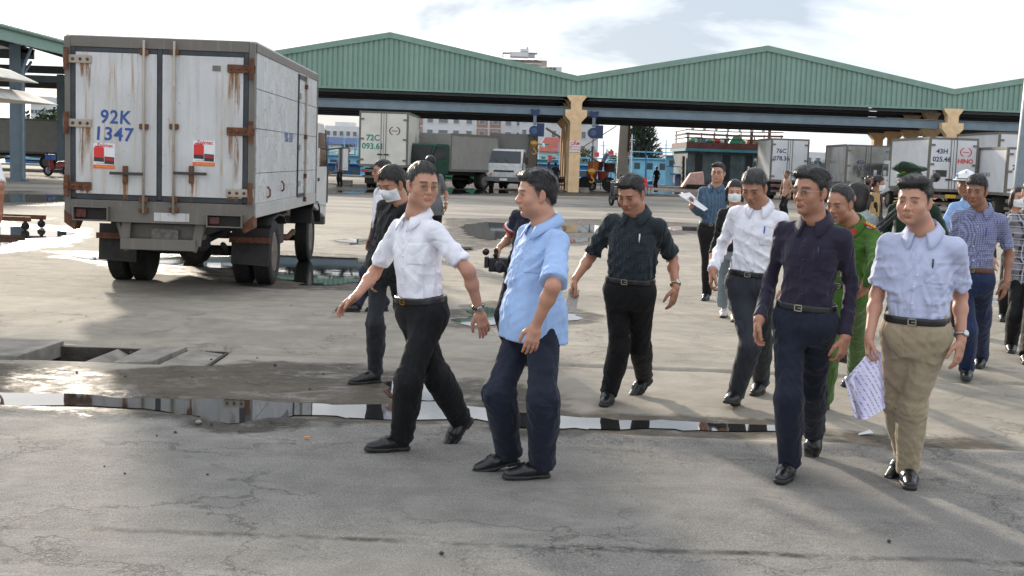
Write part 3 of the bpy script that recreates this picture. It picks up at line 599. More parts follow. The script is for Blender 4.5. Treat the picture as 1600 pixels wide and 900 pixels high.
    if S.get('watch'):
        s, mt = S['watch']; c = J['wr' + s]; e = nrm(J['wr' + s] - J['el' + s]); o_ = c - e * .03; pv = nrm(np.cross(e, (0, 0, 1.0)) + 1e-6); pw = np.cross(e, pv); wt = MB(); ring = [(o_ + (pv * math.cos(t) + pw * math.sin(t)) * .0325 * bs - base) for t in np.linspace(0, 2 * math.pi, 25)]; wt.tube(ring, .0065, 6, False)
        wm = {'steel': plain('watch_steel', (.45, .44, .42), .3, 1, bump=0), 'black': leather(), 'gold': plain('watch_gold', (.5, .4, .2), .3, 1, bump=0)}[mt]; wo_ = wt.build('watch', wm, root, True); out = nrm(-_f * .9 + L_ * (.4 if s == 'L' else -.4)); out = nrm(out - e * (out @ e)); d_ = MB(); fr2 = frame(o_ + out * .036 * bs - base, np.cross(e, out), e); d_.lathe([(.016, -.004), (.017, .0), (.016, .005), (.014, .006)], (0, 0, 0), 'z', 16); d_.v = [tuple(fr2 @ Vector(v)) for v in d_.v]; d_.build('watch_face', plain('watch_dial', (.5, .5, .5), .2, .6, bump=0), wo_, True)
    J['_side'], J['_up'], J['_front'], J['_root'], J['_base'], J['_toW'], J['_hd'], J['_fs'] = side, up, front, root, base, toW, hd, fs
    return root
def hash_(s):
    h = 5381
    for ch in s: h = (h * 33 + ord(ch)) & 0x7fffffff
    return h
def hdir(yaw): return np.array([-math.sin(math.radians(yaw)), -math.cos(math.radians(yaw)), 0.0])     # 0: towards the viewer, 90: to the left of the picture
def limb_mid(a, b, L1, L2, px, pref):
    """joint between a and b with bone lengths L1, L2; px: seen at that photo point; pref: bend direction"""
    if px is not None:
        mid = (a + b) / 2; best = None
        for Y in np.linspace(mid[1] - .42, mid[1] + .42, 169):
            k = P(px[0], px[1], Y); e = (np.linalg.norm(k - a) - L1) ** 2 + (np.linalg.norm(k - b) - L2) ** 2 - .012 * float((k - mid) @ pref)
            if best is None or e < best[0]: best = (e, k)
        return best[1]
    d = b - a; D = min(np.linalg.norm(d), (L1 + L2) * .999); n = nrm(d); x = (L1 * L1 - L2 * L2 + D * D) / (2 * D); hgt = math.sqrt(max(L1 * L1 - x * x, 0)); pv = pref - n * (pref @ n); return a + n * x + nrm(pv) * hgt
def solve(K):
    """measured photo points + depth -> joints. K keys: Y yaw pel neck head(px) hyaw hpitch elL wrL elR wrR knL anL knR anR"""
    sc = K.get('size', 1.0); Fv = hdir(K['yaw']); Lv = np.array([-Fv[1], Fv[0], 0.0]); J = dict(F=Fv, L=Lv); Y = K['Y']; up = np.array([0, 0, 1.0])
    J['pel'] = P(*K['pel'], Y + K.get('pelY', 0)); J['neck'] = P(*K['neck'], Y + K.get('neckY', 0) + Fv[1] * .03)
    ut = nrm(J['neck'] - J['pel']); sd_ = nrm(Lv - ut * (Lv @ ut)); bs = K.get('build', 1.0)
    J['head'] = P(*K['head'], J['neck'][1] + hdir(K.get('hyaw', K['yaw']))[1] * K.get('headF', .035))
    hf = hdir(K.get('hyaw', K['yaw'])); pt = math.radians(K.get('hpitch', 0)); hl = np.array([-hf[1], hf[0], 0.0]); hf2 = hf * math.cos(pt) - up * math.sin(pt); rl = math.radians(K.get('hroll', 0)); hu = np.cross(hl, hf2) * -1
    hu = np.cross(hf2, hl) * 1.0; hu = hu if hu[2] > 0 else -hu; hl = rotv(hl, hf2, rl); hu = rotv(hu, hf2, rl); J['hF'], J['hL'], J['hU'] = hf2, hl, hu
    sr = K.get('shroll', 0.0)
    for s, g in (('L', 1), ('R', -1)):
        J['sh' + s] = J['neck'] - ut * (.078 - g * sr) * sc + sd_ * g * K.get('shw', .160) * bs; J['hip' + s] = J['pel'] + sd_ * g * .085
        fy = K.get('fyaw' + s, K['yaw']); fd = hdir(fy); a = K.get('an' + s); pit = 0.0
        if a is None: an = J['hip' + s].copy() + Fv * K.get('step' + s, 0.0); an[2] = .085
        elif a[0] == 'g': an = G(a[1], a[2]) + up * .085
        elif a[0] == 't':
            pit = math.radians(a[3]); B = G(a[1], a[2]); an = B - fd * (.13 * math.cos(pit) - .06 * math.sin(pit)) + up * (.13 * math.sin(pit) + .082 * math.cos(pit))
        elif a[0] == 'h':       # heel strike: heel on the ground, toe up
            pit = -math.radians(a[3]); B = G(a[1], a[2]); an = B + fd * .05 + up * .09
        else: an = P(a[1], a[2], Y + a[3]); pit = math.radians(a[4] if len(a) > 4 else 0)
        J['an' + s] = an; ff = fd * math.cos(pit) - up * math.sin(pit); fl = np.array([-fd[1], fd[0], 0.0]); fu = np.cross(fl, ff); fu = fu if fu[2] > 0 else -fu; J['ft' + s] = (np.cross(ff, fu), ff, fu)
        J['kn' + s] = limb_mid(J['hip' + s], an, .425 * sc, .405 * sc, K.get('kn' + s), Fv)
        wv = K.get('wr' + s)
        if wv is None: wr = J['sh' + s] - up * .50 * sc + Lv * g * .07 + Fv * K.get('swing' + s, .06)
        else: wr = P(wv[0], wv[1], J['sh' + s][1] + wv[2])
        J['wr' + s] = wr; J['el' + s] = limb_mid(J['sh' + s], wr, .295 * sc, .25 * sc, K.get('el' + s), -Fv + Lv * g * 1.2)
        fa = nrm(wr - J['el' + s]); hd_ = K.get('hd' + s); J['hd' + s] = nrm(fa * .9 + up * -.18) if hd_ is None else nrm(P(hd_[0], hd_[1], wr[1] + hd_[2]) - wr)
        J['th' + s] = np.array(K['th' + s], float) if 'th' + s in K else Fv + Lv * (-.3 * g)
    return J
def person(K, S, label, name='person', lod=1.0):
    S = dict(S); S.setdefault('build', K.get('build', 1.0)); J = solve(K); build_person(name, J, S, label, lod); return J
# ================================================================ the yard: ground sheet, puddles, drain
QUAY = 95.0
PUD = [  # outlines surveyed from the photograph
 [(-160, 609), (0, 612), (102, 615), (240, 622), (385, 626), (480, 630), (570, 634), (640, 629), (700, 631), (760, 638), (810, 644), (885, 650), (1010, 656), (1100, 660), (1230, 668), (1230, 674), (1100, 673), (1020, 672), (900, 670), (810, 666), (765, 658), (655, 657), (570, 654), (545, 655), (510, 651), (450, 650), (370, 661), (310, 653), (190, 638), (100, 635), (0, 633), (-160, 630)],
 [(95, 401), (240, 403), (330, 402), (420, 398), (570, 404), (588, 420), (562, 438), (520, 446), (480, 447), (450, 438), (350, 420), (250, 412), (170, 407)],
 [(-90, 356), (40, 354), (60, 360), (128, 363), (98, 369), (45, 372), (30, 380), (-20, 388), (-90, 388)],
 [(-90, 302), (100, 305), (104, 315), (-90, 317)],
 [(722, 352), (760, 347), (800, 349), (832, 353), (800, 370), (762, 377), (728, 366)],
 [(884, 352), (925, 351), (944, 355), (935, 364), (880, 363)], [(880, 372), (930, 371), (936, 377), (882, 379)],
 [(716, 493), (750, 478), (800, 485), (908, 492), (900, 501), (780, 507), (738, 509)],
 [(528, 376), (560, 373), (578, 377), (550, 382)], [(1042, 353), (1098, 355), (1096, 361), (1048, 360)],
 [(530, 298), (600, 296), (604, 300), (540, 302)], [(690, 296), (790, 297), (800, 302), (700, 303)], [(960, 297), (1075, 301), (1075, 304), (965, 301)],
 [(700, 388), (735, 386), (740, 390), (706, 393)], [(575, 604), (640, 596), (690, 600), (720, 606), (705, 618), (660, 626), (600, 620)],
]
DAMP = [  # wet but not standing
 [(-160, 560), (60, 566), (180, 572), (280, 566), (380, 560), (560, 566), (740, 590), (900, 640), (1240, 664), (1600, 690), (1600, 712), (1240, 690), (900, 680), (700, 670), (400, 668), (0, 650), (-160, 645)],
 [(60, 392), (430, 390), (610, 400), (620, 430), (560, 455), (440, 455), (160, 418)],
 [(-120, 335), (100, 340), (160, 362), (120, 385), (-120, 410)], [(-120, 296), (120, 298), (120, 322), (-120, 324)],
 [(690, 340), (960, 342), (1120, 350), (1120, 366), (940, 372), (930, 384), (860, 386), (760, 390), (690, 380)], [(500, 286), (1110, 292), (1110, 308), (500, 304)], [(660, 280), (850, 284), (850, 300), (660, 298)],
 [(690, 482), (760, 468), (930, 485), (930, 508), (760, 518), (700, 514)], [(540, 590), (760, 585), (900, 612), (900, 640), (560, 640)],
 [(1140, 668), (1560, 690), (1580, 712), (1440, 712), (1180, 690)],
]
def dist_poly(p, poly):
    """signed distance (inside positive)"""
    P_ = np.asarray(poly); d = np.full(len(p), 1e9); ins = np.zeros(len(p), bool)
    for i in range(len(P_)):
        a, b = P_[i], P_[(i + 1) % len(P_)]; ba = b - a; pa = p - a; t = np.clip((pa @ ba) / max(ba @ ba, 1e-9), 0, 1); d = np.minimum(d, np.linalg.norm(pa - t[:, None] * ba, axis=1))
        c = ((a[1] > p[:, 1]) != (b[1] > p[:, 1])); x = (b[0] - a[0]) * (p[:, 1] - a[1]) / np.where(b[1] == a[1], 1e-9, b[1] - a[1]) + a[0]; ins ^= c & (p[:, 0] < x)
    return np.where(ins, d, -d)
pud_w = [np.array([G(*q)[:2] for q in poly]) for poly in PUD]; damp_w = [np.array([G(*q)[:2] for q in poly]) for poly in DAMP]
def vnoise(p, f, seed):
    r = np.random.RandomState(seed); o = np.zeros(len(p)); a = 1.0
    for k in range(4):
        for j in range(3):
            d = r.normal(size=2); d /= np.linalg.norm(d); o += a * np.sin(p @ d * f * 6.28 + r.uniform(0, 6.28) + 1.3 * np.sin(p @ np.array([-d[1], d[0]]) * f * 4 + r.uniform(0, 6)))
        f *= 2.1; a *= .5
    return o / 3
xs = np.unique(np.concatenate([np.linspace(-90, -9, 40), np.linspace(-9, -5, 50), np.linspace(-5, 4.6, 190), np.linspace(4.6, 9, 45), np.linspace(9, 90, 40)]))
ys = np.unique(np.concatenate([np.linspace(-12, 4, 12), np.linspace(4, 11, 190), np.linspace(11, 22, 150), np.linspace(22, QUAY, 90)]))
gx, gy = np.meshgrid(xs, ys, indexing='ij'); p2 = np.stack([gx.ravel(), gy.ravel()], 1)
near = p2[:, 1] < 24
z = .007 * vnoise(p2, .18, 3) * near + .0018 * vnoise(p2, 1.3, 5) * near
jx, jy = p2[:, 0], p2[:, 1]
lip = np.interp(jx, [-5, 0, 4.6], [7.50, 7.34, 7.08]) + .05 * vnoise(p2, .35, 8)
z += .030 * np.exp(-((jy - lip - .02) / .085) ** 2) * (.75 + .35 * vnoise(p2, .6, 21)) - .014 * np.exp(-((jy - lip + .16) / .06) ** 2) * (.6 + .4 * vnoise(p2, .9, 9))
joint = np.interp(jx, [-6, -4.3, .45, 4.2, 9], [10.4, 10.26, 9.97, 9.80, 9.6]); z -= .06 * np.exp(-((jy - joint - .02 * vnoise(p2, 1.5, 2)) / .045) ** 2) * near
wet = np.full(len(p2), -1.0)
for q in pud_w:
    sd_ = dist_poly(p2, q); z = np.where(sd_ > -.05, z * np.clip(-sd_ / .05, 0, 1) - .004 * np.clip((sd_ + .05) / .05, 0, 1), z); wet = np.maximum(wet, np.clip(sd_ / .35 + .9, -1, 1.0))
for q in damp_w: wet = np.maximum(wet, np.clip(dist_poly(p2, q) / .5 + .05, -1, .62))
PIT = (-6.2, -2.35, 9.32, 10.02)
pit = (jx > PIT[0]) & (jx < PIT[1]) & (jy > PIT[2]) & (jy < PIT[3]); z = np.where(pit, -.32, z)
wet = wet + .22 * vnoise(p2, .9, 11)
nx, ny = len(xs), len(ys); idx = np.arange(nx * ny).reshape(nx, ny); Q = np.stack([idx[:-1, :-1], idx[1:, :-1], idx[1:, 1:], idx[:-1, 1:]], -1).reshape(-1, 4)
a = NT('yard_surface'); co = a.co(); at = a.n('ShaderNodeAttribute', attribute_name='Col'); sp = a.n('ShaderNodeSeparateXYZ', {0: co}); wv = a.n('ShaderNodeSeparateColor', {0: at.outputs['Color']}).outputs[0]
big = a.noise(.55, 6, .6, .6, co); mid = a.noise(3.5, 6, .65, .4, co); fine = a.noise(42, 5, .75, 0, co); grit = a.noise(115, 3, .7, 0, co)
asph = a.mix(a.ramp(mid, .3, .7), (.160, .152, .140), (.245, .233, .214)); asph = a.mix(a.ramp(grit, .56, .66), asph, (.34, .32, .29)); asph = a.mix(a.ramp(grit, .42, .34), asph, (.065, .06, .055))
conc = a.mix(a.ramp(mid, .28, .72), (.255, .229, .192), (.385, .346, .288)); conc = a.mix(a.math('MULTIPLY', a.ramp(big, .46, .62), .45), conc, (.165, .15, .13)); conc = a.mix(a.ramp(fine, .64, .74), conc, (.36, .335, .30)); conc = a.mix(a.math('MULTIPLY', a.ramp(fine, .38, .30), .6), conc, (.12, .11, .1))
far = a.mix(a.ramp(a.noise(.12, 5, .6, .8, a.co(scale=(1, 2.2, 1))), .42, .60), (.30, .268, .222), (.17, .16, .15))
edge = a.math('ADD', sp.outputs[1], a.math('MULTIPLY', sp.outputs[0], .052)); edge = a.math('ADD', edge, a.math('MULTIPLY', a.noise(1.2, 4, .6, 0, co), .35))
col = a.mix(a.ramp(a.math('MULTIPLY_ADD', edge, 1.0, -7.0), .49, .56), asph, conc); col = a.mix(a.ramp(a.math('MULTIPLY_ADD', sp.outputs[1], .05, -.9), .2, .9), col, far)
nzc = a.n('ShaderNodeTexNoise', {'Scale': 1.6, 'Detail': 7, 'Roughness': .68, 'Vector': co}); dcs = a.n('ShaderNodeVectorMath', {0: nzc.outputs['Color'], 1: (1.5, 1.5, 0)}, operation='MULTIPLY'); dc = a.n('ShaderNodeVectorMath', {0: co, 1: dcs.outputs[0]}, operation='ADD')
vo = a.n('ShaderNodeTexVoronoi', {'Scale': .62, 'Vector': dc.outputs[0]}, feature='DISTANCE_TO_EDGE'); crk = a.math('MULTIPLY', a.ramp(vo.outputs['Distance'], .006, .0), a.ramp(big, .42, .55))
vo2 = a.n('ShaderNodeTexVoronoi', {'Scale': 1.9, 'Vector': dc.outputs[0]}, feature='DISTANCE_TO_EDGE'); crk2 = a.math('MULTIPLY', a.ramp(vo2.outputs['Distance'], .012, .0), a.ramp(a.noise(.8, 3, .5, 0, co), .55, .66))
crk = a.math('MAXIMUM', crk, crk2)
col = a.mix(a.math('MULTIPLY', crk, .30), col, (.05, .046, .04))
seam = a.math('ABSOLUTE', a.math('SUBTRACT', a.math('ADD', sp.outputs[1], a.math('MULTIPLY', a.noise(.9, 5, .7, 0, co), .14)), 5.22)); sm_ = a.math('MULTIPLY', a.ramp(seam, .045, .01), a.ramp(a.noise(9, 4, .7, 0, co), .38, .55)); col = a.mix(a.math('MULTIPLY', sm_, .6), col, (.06, .057, .053))
tyre = a.math('MULTIPLY', a.ramp(a.noise(2.2, 4, .6, 1.0, a.co(scale=(.10, 1.6, 1))), .56, .66), .16); col = a.mix(tyre, col, (.10, .095, .085)); pale = a.math('MULTIPLY', a.ramp(a.noise(.9, 6, .7, 1.2, a.co(scale=(.6, 1.5, 1))), .55, .70), .30); col = a.mix(pale, col, (.42, .39, .33)); spots = a.ramp(a.noise(6.5, 5, .7, .5, co), .68, .74); col = a.mix(a.math('MULTIPLY', spots, .5), col, (.07, .062, .052))
wv = a.math('MULTIPLY_ADD', wv, 2.0, -1.0); wn_ = a.math('ADD', wv, a.math('MULTIPLY_ADD', a.noise(5, 5, .65, .3, co), .8, -.4)); wm = a.ramp(wn_, .12, .42); wm2 = a.ramp(wn_, .55, .75); wm = a.math('MAXIMUM', wm, a.math('MULTIPLY', sm_, a.ramp(a.noise(2.3, 3, .6, 0, co), .42, .56)))
col = a.mix(wm, col, a.mix(1.0, col, (.34, .325, .31), 'MULTIPLY')); rgh = a.math('SUBTRACT', .88, a.math('MULTIPLY', wm, a.math('MULTIPLY_ADD', a.ramp(a.noise(7, 5, .7, .4, co), .35, .65), .34, .16))); glint = a.math('MULTIPLY', wm, a.ramp(a.noise(3.2, 6, .75, .8, a.co(scale=(.7, 1.3, 1))), .54, .64)); rgh = a.math('SUBTRACT', rgh, a.math('MULTIPLY', glint, .20))
a.base(col, rgh); a.set(a.b.inputs['Specular IOR Level'], a.math('MULTIPLY_ADD', glint, .45, a.math('MULTIPLY_ADD', wm, -.10, .15))); hgt = a.math('ADD', a.math('MULTIPLY', fine, .9), a.math('MULTIPLY', grit, .6)); hgt = a.math('SUBTRACT', hgt, a.math('MULTIPLY', crk, 1.6)); hgt = a.math('ADD', hgt, a.math('MULTIPLY', a.noise(14, 5, .6, 0, co), 1.3))
bn = a.n('ShaderNodeBump', {'Strength': .7, 'Distance': .008, 'Height': hgt}); a.t.links.new(bn.outputs[0], a.b.inputs['Normal'])
gnd = np_obj('ground', np.stack([jx, jy, z], 1), Q, a.m, None, (0, 0, 0), np.repeat((np.clip(wet, -1, 1) * .5 + .5)[:, None], 3, 1)); tag(gnd, kind='structure')
# standing water, one sheet per puddle
w_ = NT('puddle_water'); co = w_.co(); w_.base((.018, .019, .018), .025); w_.b.inputs['IOR'].default_value = 1.33; w_.b.inputs['Specular IOR Level'].default_value = .9; w_.bump(w_.noise(2.2, 2, .5, 0, co), .02, .02)
def rough_outline(q, seed, amp):
    r = np.random.RandomState(seed); out = []
    for i in range(len(q)):
        a_, b_ = q[i], q[(i + 1) % len(q)]; L = np.linalg.norm(b_ - a_); n = max(1, int(L / max(.04, amp * 1.2)))
        for k in range(n): out.append(a_ + (b_ - a_) * k / n)
    out = np.array(out); out += np.stack([vnoise(out, 1.1, seed) + .5 * vnoise(out, 3.7, seed + 7), vnoise(out, 1.1, seed + 1) + .6 * vnoise(out, 3.7, seed + 8)], 1) * amp * np.array([1.5, .62]); return out
for k, q in enumerate(pud_w):
    far_ = np.mean(q[:, 1]); o_ = rough_outline(q, 40 + k, .085 if far_ < 12 else .10 if far_ < 40 else .3); zc = .0035
    me = bpy.data.meshes.new('puddle'); bm = bmesh.new(); vs_ = [bm.verts.new((x, y, zc)) for x, y in o_]; f = bm.faces.new(vs_)
    if f.normal.z < 0: bmesh.ops.reverse_faces(bm, faces=[f])
    bm.normal_update(); bmesh.ops.triangulate(bm, faces=bm.faces[:]); bm.to_mesh(me); bm.free()
    for p_ in me.polygons:
        if p_.normal.z < 0: p_.flip()
    tag(mesh_obj('puddle', me, w_.m), kind='structure')
# drain pit and its concrete covers
CONC = plain('drain_concrete', (.235, .215, .185), .85, var=.35, scale=5, bump=.5, bscale=40, bdist=.01)
PITM = plain('pit_mud', (.05, .044, .036), .9, var=.4, scale=8, bump=.6, bscale=20, bdist=.02)
dr = empty('drain_channel', (-4.2, 9.67, -.32)); tag(dr, kind='structure')
m = MB(); m.box(-2.0, 1.84, -.345, .345, .012, .03); m.build('pit_floor', PITM, dr)
m = MB(); m.box(-2.0, 1.85, .33, .36, .03, .315); m.build('pit_wall', PITM, dr); m = MB(); m.box(-2.0, 1.85, -.36, -.33, .03, .312); m.build('pit_wall', PITM, dr); m = MB(); m.box(1.835, 1.86, -.33, .33, .03, .312); m.build('pit_wall', PITM, dr)
LB = ['broad concrete drain cover at the left edge, standing proud of its pit', 'narrow tilted concrete drain cover right of the open gap', 'concrete drain cover beside the dark open pit, wet along its front', 'last concrete drain cover before the whole pavement']
for i, (x0, x1, zt, tl, dy) in enumerate([(-6.1, -3.78, .030, 0, .03), (-3.30, -3.12, -.01, .10, .0), (-3.09, -2.74, .004, -.02, .0), (-2.70, -2.37, .002, .03, .0)]):
    m = MB(); r = random.Random(i); y0, y1 = 9.30 - dy, 10.03 + dy
    top = [(x0 + r.uniform(-.02, .02), y0, zt), (x1 - r.uniform(0, .03), y0 + r.uniform(0, .03), zt - tl), (x1 + .05, y1, zt - tl + .005), (x0 + .04, y1, zt + .004)]
    m.hexa([(x, y, zz - (.13 if i == 0 else .09)) for x, y, zz in top] + top)
    o = m.build('drain_cover', CONC, None, bevel=.008); tag(o, LB[i], 'drain cover', 'concrete drain covers')
# harbour water and far land
hw = NT('harbour_water'); co = hw.co(); hw.base((.035, .075, .085), .12); hw.bump(hw.noise(.9, 5, .6, .4, co), .5, .25)
m = MB(); m.add([(-900, QUAY - 1, -1.6), (900, QUAY - 1, -1.6), (900, 3000, -1.6), (-900, 3000, -1.6)], [(0, 1, 2, 3)]); tag(m.build('harbour_water', hw.m), kind='structure')
m = MB(); m.box(-90, 90, QUAY - .02, QUAY + .6, -2.5, .16); tag(m.build('quay_edge', plain('quay_concrete', (.36, .34, .31), .85), bevel=.03), kind='structure')
m = MB(); m.box(-900, 900, 260, 2800, -3, .35); tag(m.build('far_shore', plain('far_land', (.10, .11, .075), .9)), kind='structure')
# litter and stones
def stone(x, y, s, mat, seed):
    r = random.Random(seed); m = MB(); g = G(x, y); s *= .65; m.ball((0, 0, s * .3), s, 7, 5, (1, .8, .55)); m.v = [(a_ * r.uniform(.8, 1.2), b_ * r.uniform(.8, 1.2), max(c_, -.003) * r.uniform(.85, 1.15)) for a_, b_, c_ in m.v]; o = m.build('pebble', mat); o.location = (g[0], g[1], .004); o.rotation_euler[2] = r.uniform(0, 6); return o
DARKST = plain('dark_stone', (.045, .042, .04), .8); PALEST = plain('pale_stone', (.3, .28, .25), .8)
for i, (x, y, s, mm) in enumerate([(274, 677, .018, DARKST), (195, 741, .012, DARKST), (163, 730, .011, DARKST), (324, 743, .012, DARKST), (484, 609, .016, DARKST), (120, 583, .018, DARKST), (1389, 848, .02, DARKST), (690, 867, .02, DARKST), (196, 589, .014, DARKST), (455, 478, .02, PALEST), (1370, 560, .02, PALEST), (205, 553, .03, DARKST), (245, 560, .02, DARKST), (330, 563, .018, DARKST), (402, 560, .02, PALEST), (430, 572, .022, DARKST), (300, 590, .014, DARKST), (505, 585, .015, DARKST), (545, 575, .02, PALEST), (236, 657, .02, PALEST), (310, 662, .035, PALEST), (330, 664, .02, DARKST), (425, 660, .03, PALEST), (440, 655, .02, DARKST), (515, 665, .018, DARKST), (245, 682, .012, DARKST), (1250, 688, .02, DARKST), (1320, 700, .025, DARKST), (1420, 705, .02, PALEST), (1500, 710, .02, DARKST)]):
    tag(stone(x, y, s, mm, i), 'small loose pebble on the yard pavement', 'pebble', 'loose pebbles on the ground')
g = G(480, 686); m = MB(); m.cbox((0, 0, .008), .03, .02, .008); o = m.build('orange_scrap', plain('orange_plastic', (.7, .22, .03), .5)); o.location = (g[0], g[1], .003); tag(o, 'tiny orange plastic scrap on the asphalt', 'litter')
g = G(1353, 682); m = MB(); m.add([(-.05, 0, .004), (.05, .01, .02), (.04, .06, .03), (-.03, .05, .006)], [(0, 1, 2, 3)]); o = m.build('paper_scrap', plain('scrap_paper', (.6, .6, .6), .7)); o.location = (g[0], g[1], .003); tag(o, 'crumpled white paper scrap by the wet joint', 'litter')
# ================================================================ the market sheds
GREEN = NT('green_cladding'); _c = GREEN.co(); GREEN.base(GREEN.mix(GREEN.ramp(GREEN.math('ADD', GREEN.math('MULTIPLY', GREEN.noise(.8, 5, .6, .3, _c), .5), GREEN.math('MULTIPLY', GREEN.noise(1.1, 2, .5, 0, GREEN.co(scale=(1, 0, .04))), .5)), .38, .62), (.170, .275, .225), (.21, .33, .27)), .55); GREEN.bump(GREEN.noise(9, 3), .1, .01); GREEN = GREEN.m
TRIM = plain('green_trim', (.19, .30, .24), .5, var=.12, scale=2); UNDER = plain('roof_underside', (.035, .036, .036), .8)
CREAM = plain('cream_column', (.76, .53, .31), .8, var=.14, scale=2.5); STEEL = plain('blue_grey_steel', (.16, .215, .25), .55, var=.15, scale=2)
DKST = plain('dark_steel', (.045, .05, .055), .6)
YF = 70.5; BAY = 21.55; V0 = 3.32 - BAY; ZE, ZV, ZP = 5.55, 6.60, 8.68; ROWS = [YF + 3.55 * i for i in range(5)]
for b in range(3):
    x0 = V0 + BAY * b; x1 = x0 + BAY; xm = (x0 + x1) / 2; roof = lambda x: ZP - (ZP - ZV) * abs(x - xm) / (BAY / 2)
    sh = empty('market_shed_bay', (xm, YF, 0)); tag(sh, ['green gabled shed bay behind the white box truck, leftmost', 'green gabled shed bay in the middle, right of the cream column with the notice', 'green gabled shed bay cut off by the right edge'][b], 'shed', 'green gabled shed bays')
    # ribbed gable cladding
    vs_, fs_ = [], []; n = int(BAY / .29); k = 0
    for i in range(n):
        xa = x0 + BAY * i / n; w4 = BAY / n
        for dx, dy in ((0, 0), (.62 * w4, 0), (.70 * w4, .055), (.92 * w4, .055)):
            x = min(xa + dx, x1 - .01); vs_ += [(x - xm, dy, ZE), (x - xm, dy, roof(x) - .12)]
    vs_ += [(x1 + .03 - xm, 0.03, ZE), (x1 + .03 - xm, .03, roof(x1) - .12)]
    m = MB(); m.add(vs_, [(2 * i, 2 * i + 2, 2 * i + 3, 2 * i + 1) for i in range(len(vs_) // 2 - 1)]); m.build('gable_cladding', GREEN, sh)
    for s in (-1, 1):
        m = MB(); xe = x0 if s < 0 else x1; a_, b_ = (xe - xm, ZV), (0, ZP)
        m.add([(a_[0], -.10, a_[1] - .26), (b_[0], -.10, b_[1] - .26), (b_[0], -.10, b_[1] + .06), (a_[0], -.10, a_[1] + .06), (a_[0], .06, a_[1] - .26), (b_[0], .06, b_[1] - .26), (b_[0], .06, b_[1] + .06), (a_[0], .06, a_[1] + .06)], [(0, 1, 2, 3), (4, 7, 6, 5), (0, 4, 5, 1), (2, 6, 7, 3), (0, 3, 7, 4), (1, 5, 6, 2)]); m.build('barge_flashing', TRIM, sh)
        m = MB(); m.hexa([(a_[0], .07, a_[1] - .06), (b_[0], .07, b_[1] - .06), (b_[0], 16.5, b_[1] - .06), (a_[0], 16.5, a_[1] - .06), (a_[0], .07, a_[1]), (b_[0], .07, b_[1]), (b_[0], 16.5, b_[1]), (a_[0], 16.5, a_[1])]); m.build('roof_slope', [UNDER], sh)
        for i in range(8):
            t = (i + .5) / 8; x = a_[0] + (b_[0] - a_[0]) * t; zz = a_[1] + (b_[1] - a_[1]) * t - .14; m = MB(); m.box(x - .05, x + .05, .2, 16.2, zz - .09, zz + .07); m.build('purlin', DKST, sh)
    m = MB(); m.box(-BAY / 2 + .02, BAY / 2 - .02, -.06, .10, ZE - .10, ZE + .02); m.build('bottom_flashing', TRIM, sh)
    for i, y in enumerate(ROWS):
        yy = y - YF + .25
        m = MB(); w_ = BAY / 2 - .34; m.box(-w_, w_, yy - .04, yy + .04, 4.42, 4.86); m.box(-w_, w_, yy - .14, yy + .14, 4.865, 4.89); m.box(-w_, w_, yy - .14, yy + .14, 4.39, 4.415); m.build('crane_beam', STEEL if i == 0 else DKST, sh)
        m = MB()
        for s in (-1, 1):
            m.bar((s * w_, yy, 5.35), (0, yy, ZP - .55), .12, .2); m.bar((s * w_ * .75, yy, 5.35), (s * w_ * .5, yy, 6.95), .07); m.bar((s * w_ * .5, yy, 6.95), (s * w_ * .25, yy, 5.35), .07); m.bar((s * w_ * .25, yy, 5.35), (0, yy, ZP - .6), .07)
        m.box(-w_, w_, yy - .06, yy + .06, 5.28, 5.42); m.build('roof_truss', DKST, sh)
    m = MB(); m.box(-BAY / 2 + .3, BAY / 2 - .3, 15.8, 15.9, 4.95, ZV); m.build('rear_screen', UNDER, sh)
CPOLY = [(-.315, 0), (.315, 0), (.315, 4.02), (.62, 4.36), (.62, 4.72), (.315, 4.72), (.315, 5.12), (.55, 5.44), (.55, ZE - .02), (-.55, ZE - .02), (-.55, 5.44), (-.315, 5.12), (-.315, 4.72), (-.62, 4.72), (-.62, 4.36), (-.315, 4.02)]
m = MB(); m.prism(CPOLY, -.3, .3, 'y'); col0 = m.build('shed_column', CREAM, None, bevel=.02); bpy.data.objects.remove(col0); colme = bpy.data.meshes['shed_column']
first = True
for vi in (1, 2, 3):
    for i, y in enumerate(ROWS):
        if vi == 3 and i > 1: continue
        o = bpy.data.objects.new('shed_column', colme); COL.objects.link(o); o.location = (V0 + BAY * vi, y + .02, 0)
        which = ['', 'cream column with the notice board between the first two green gables', 'cream column above the white parked trucks at right', 'cream column off the right edge'][vi]
        nth = ['front', 'second', 'third', 'fourth', 'fifth'][i]
        lab = (f'{which}, {nth} in its row' if i else which); tag(o, lab, 'column', 'cream shed columns')
# notice on the front column
cx = V0 + BAY; sg = empty('notice_board', (cx, YF - .3, 2.62)); tag(sg, 'white notice board with red lettering on the cream column', 'sign')
m = MB(); m.box(-.30, .30, -.02, -.003, -.30, .32); m.build('panel', plain('notice_white', (.75, .72, .74), .6, bump=0), sg); RED = plain('notice_red', (.62, .03, .05), .6, bump=0)
text_obj('CẤM', .24, RED, sg, frame((0, -.023, .17), (1, 0, 0), (0, 0, 1)), bold=.008); text_obj('ĐỖ XE Ô TÔ', .10, RED, sg, frame((0, -.023, -.03), (1, 0, 0), (0, 0, 1)), bold=.003); text_obj('TẠI KHU VỰC', .09, RED, sg, frame((0, -.023, -.17), (1, 0, 0), (0, 0, 1)), bold=.003)
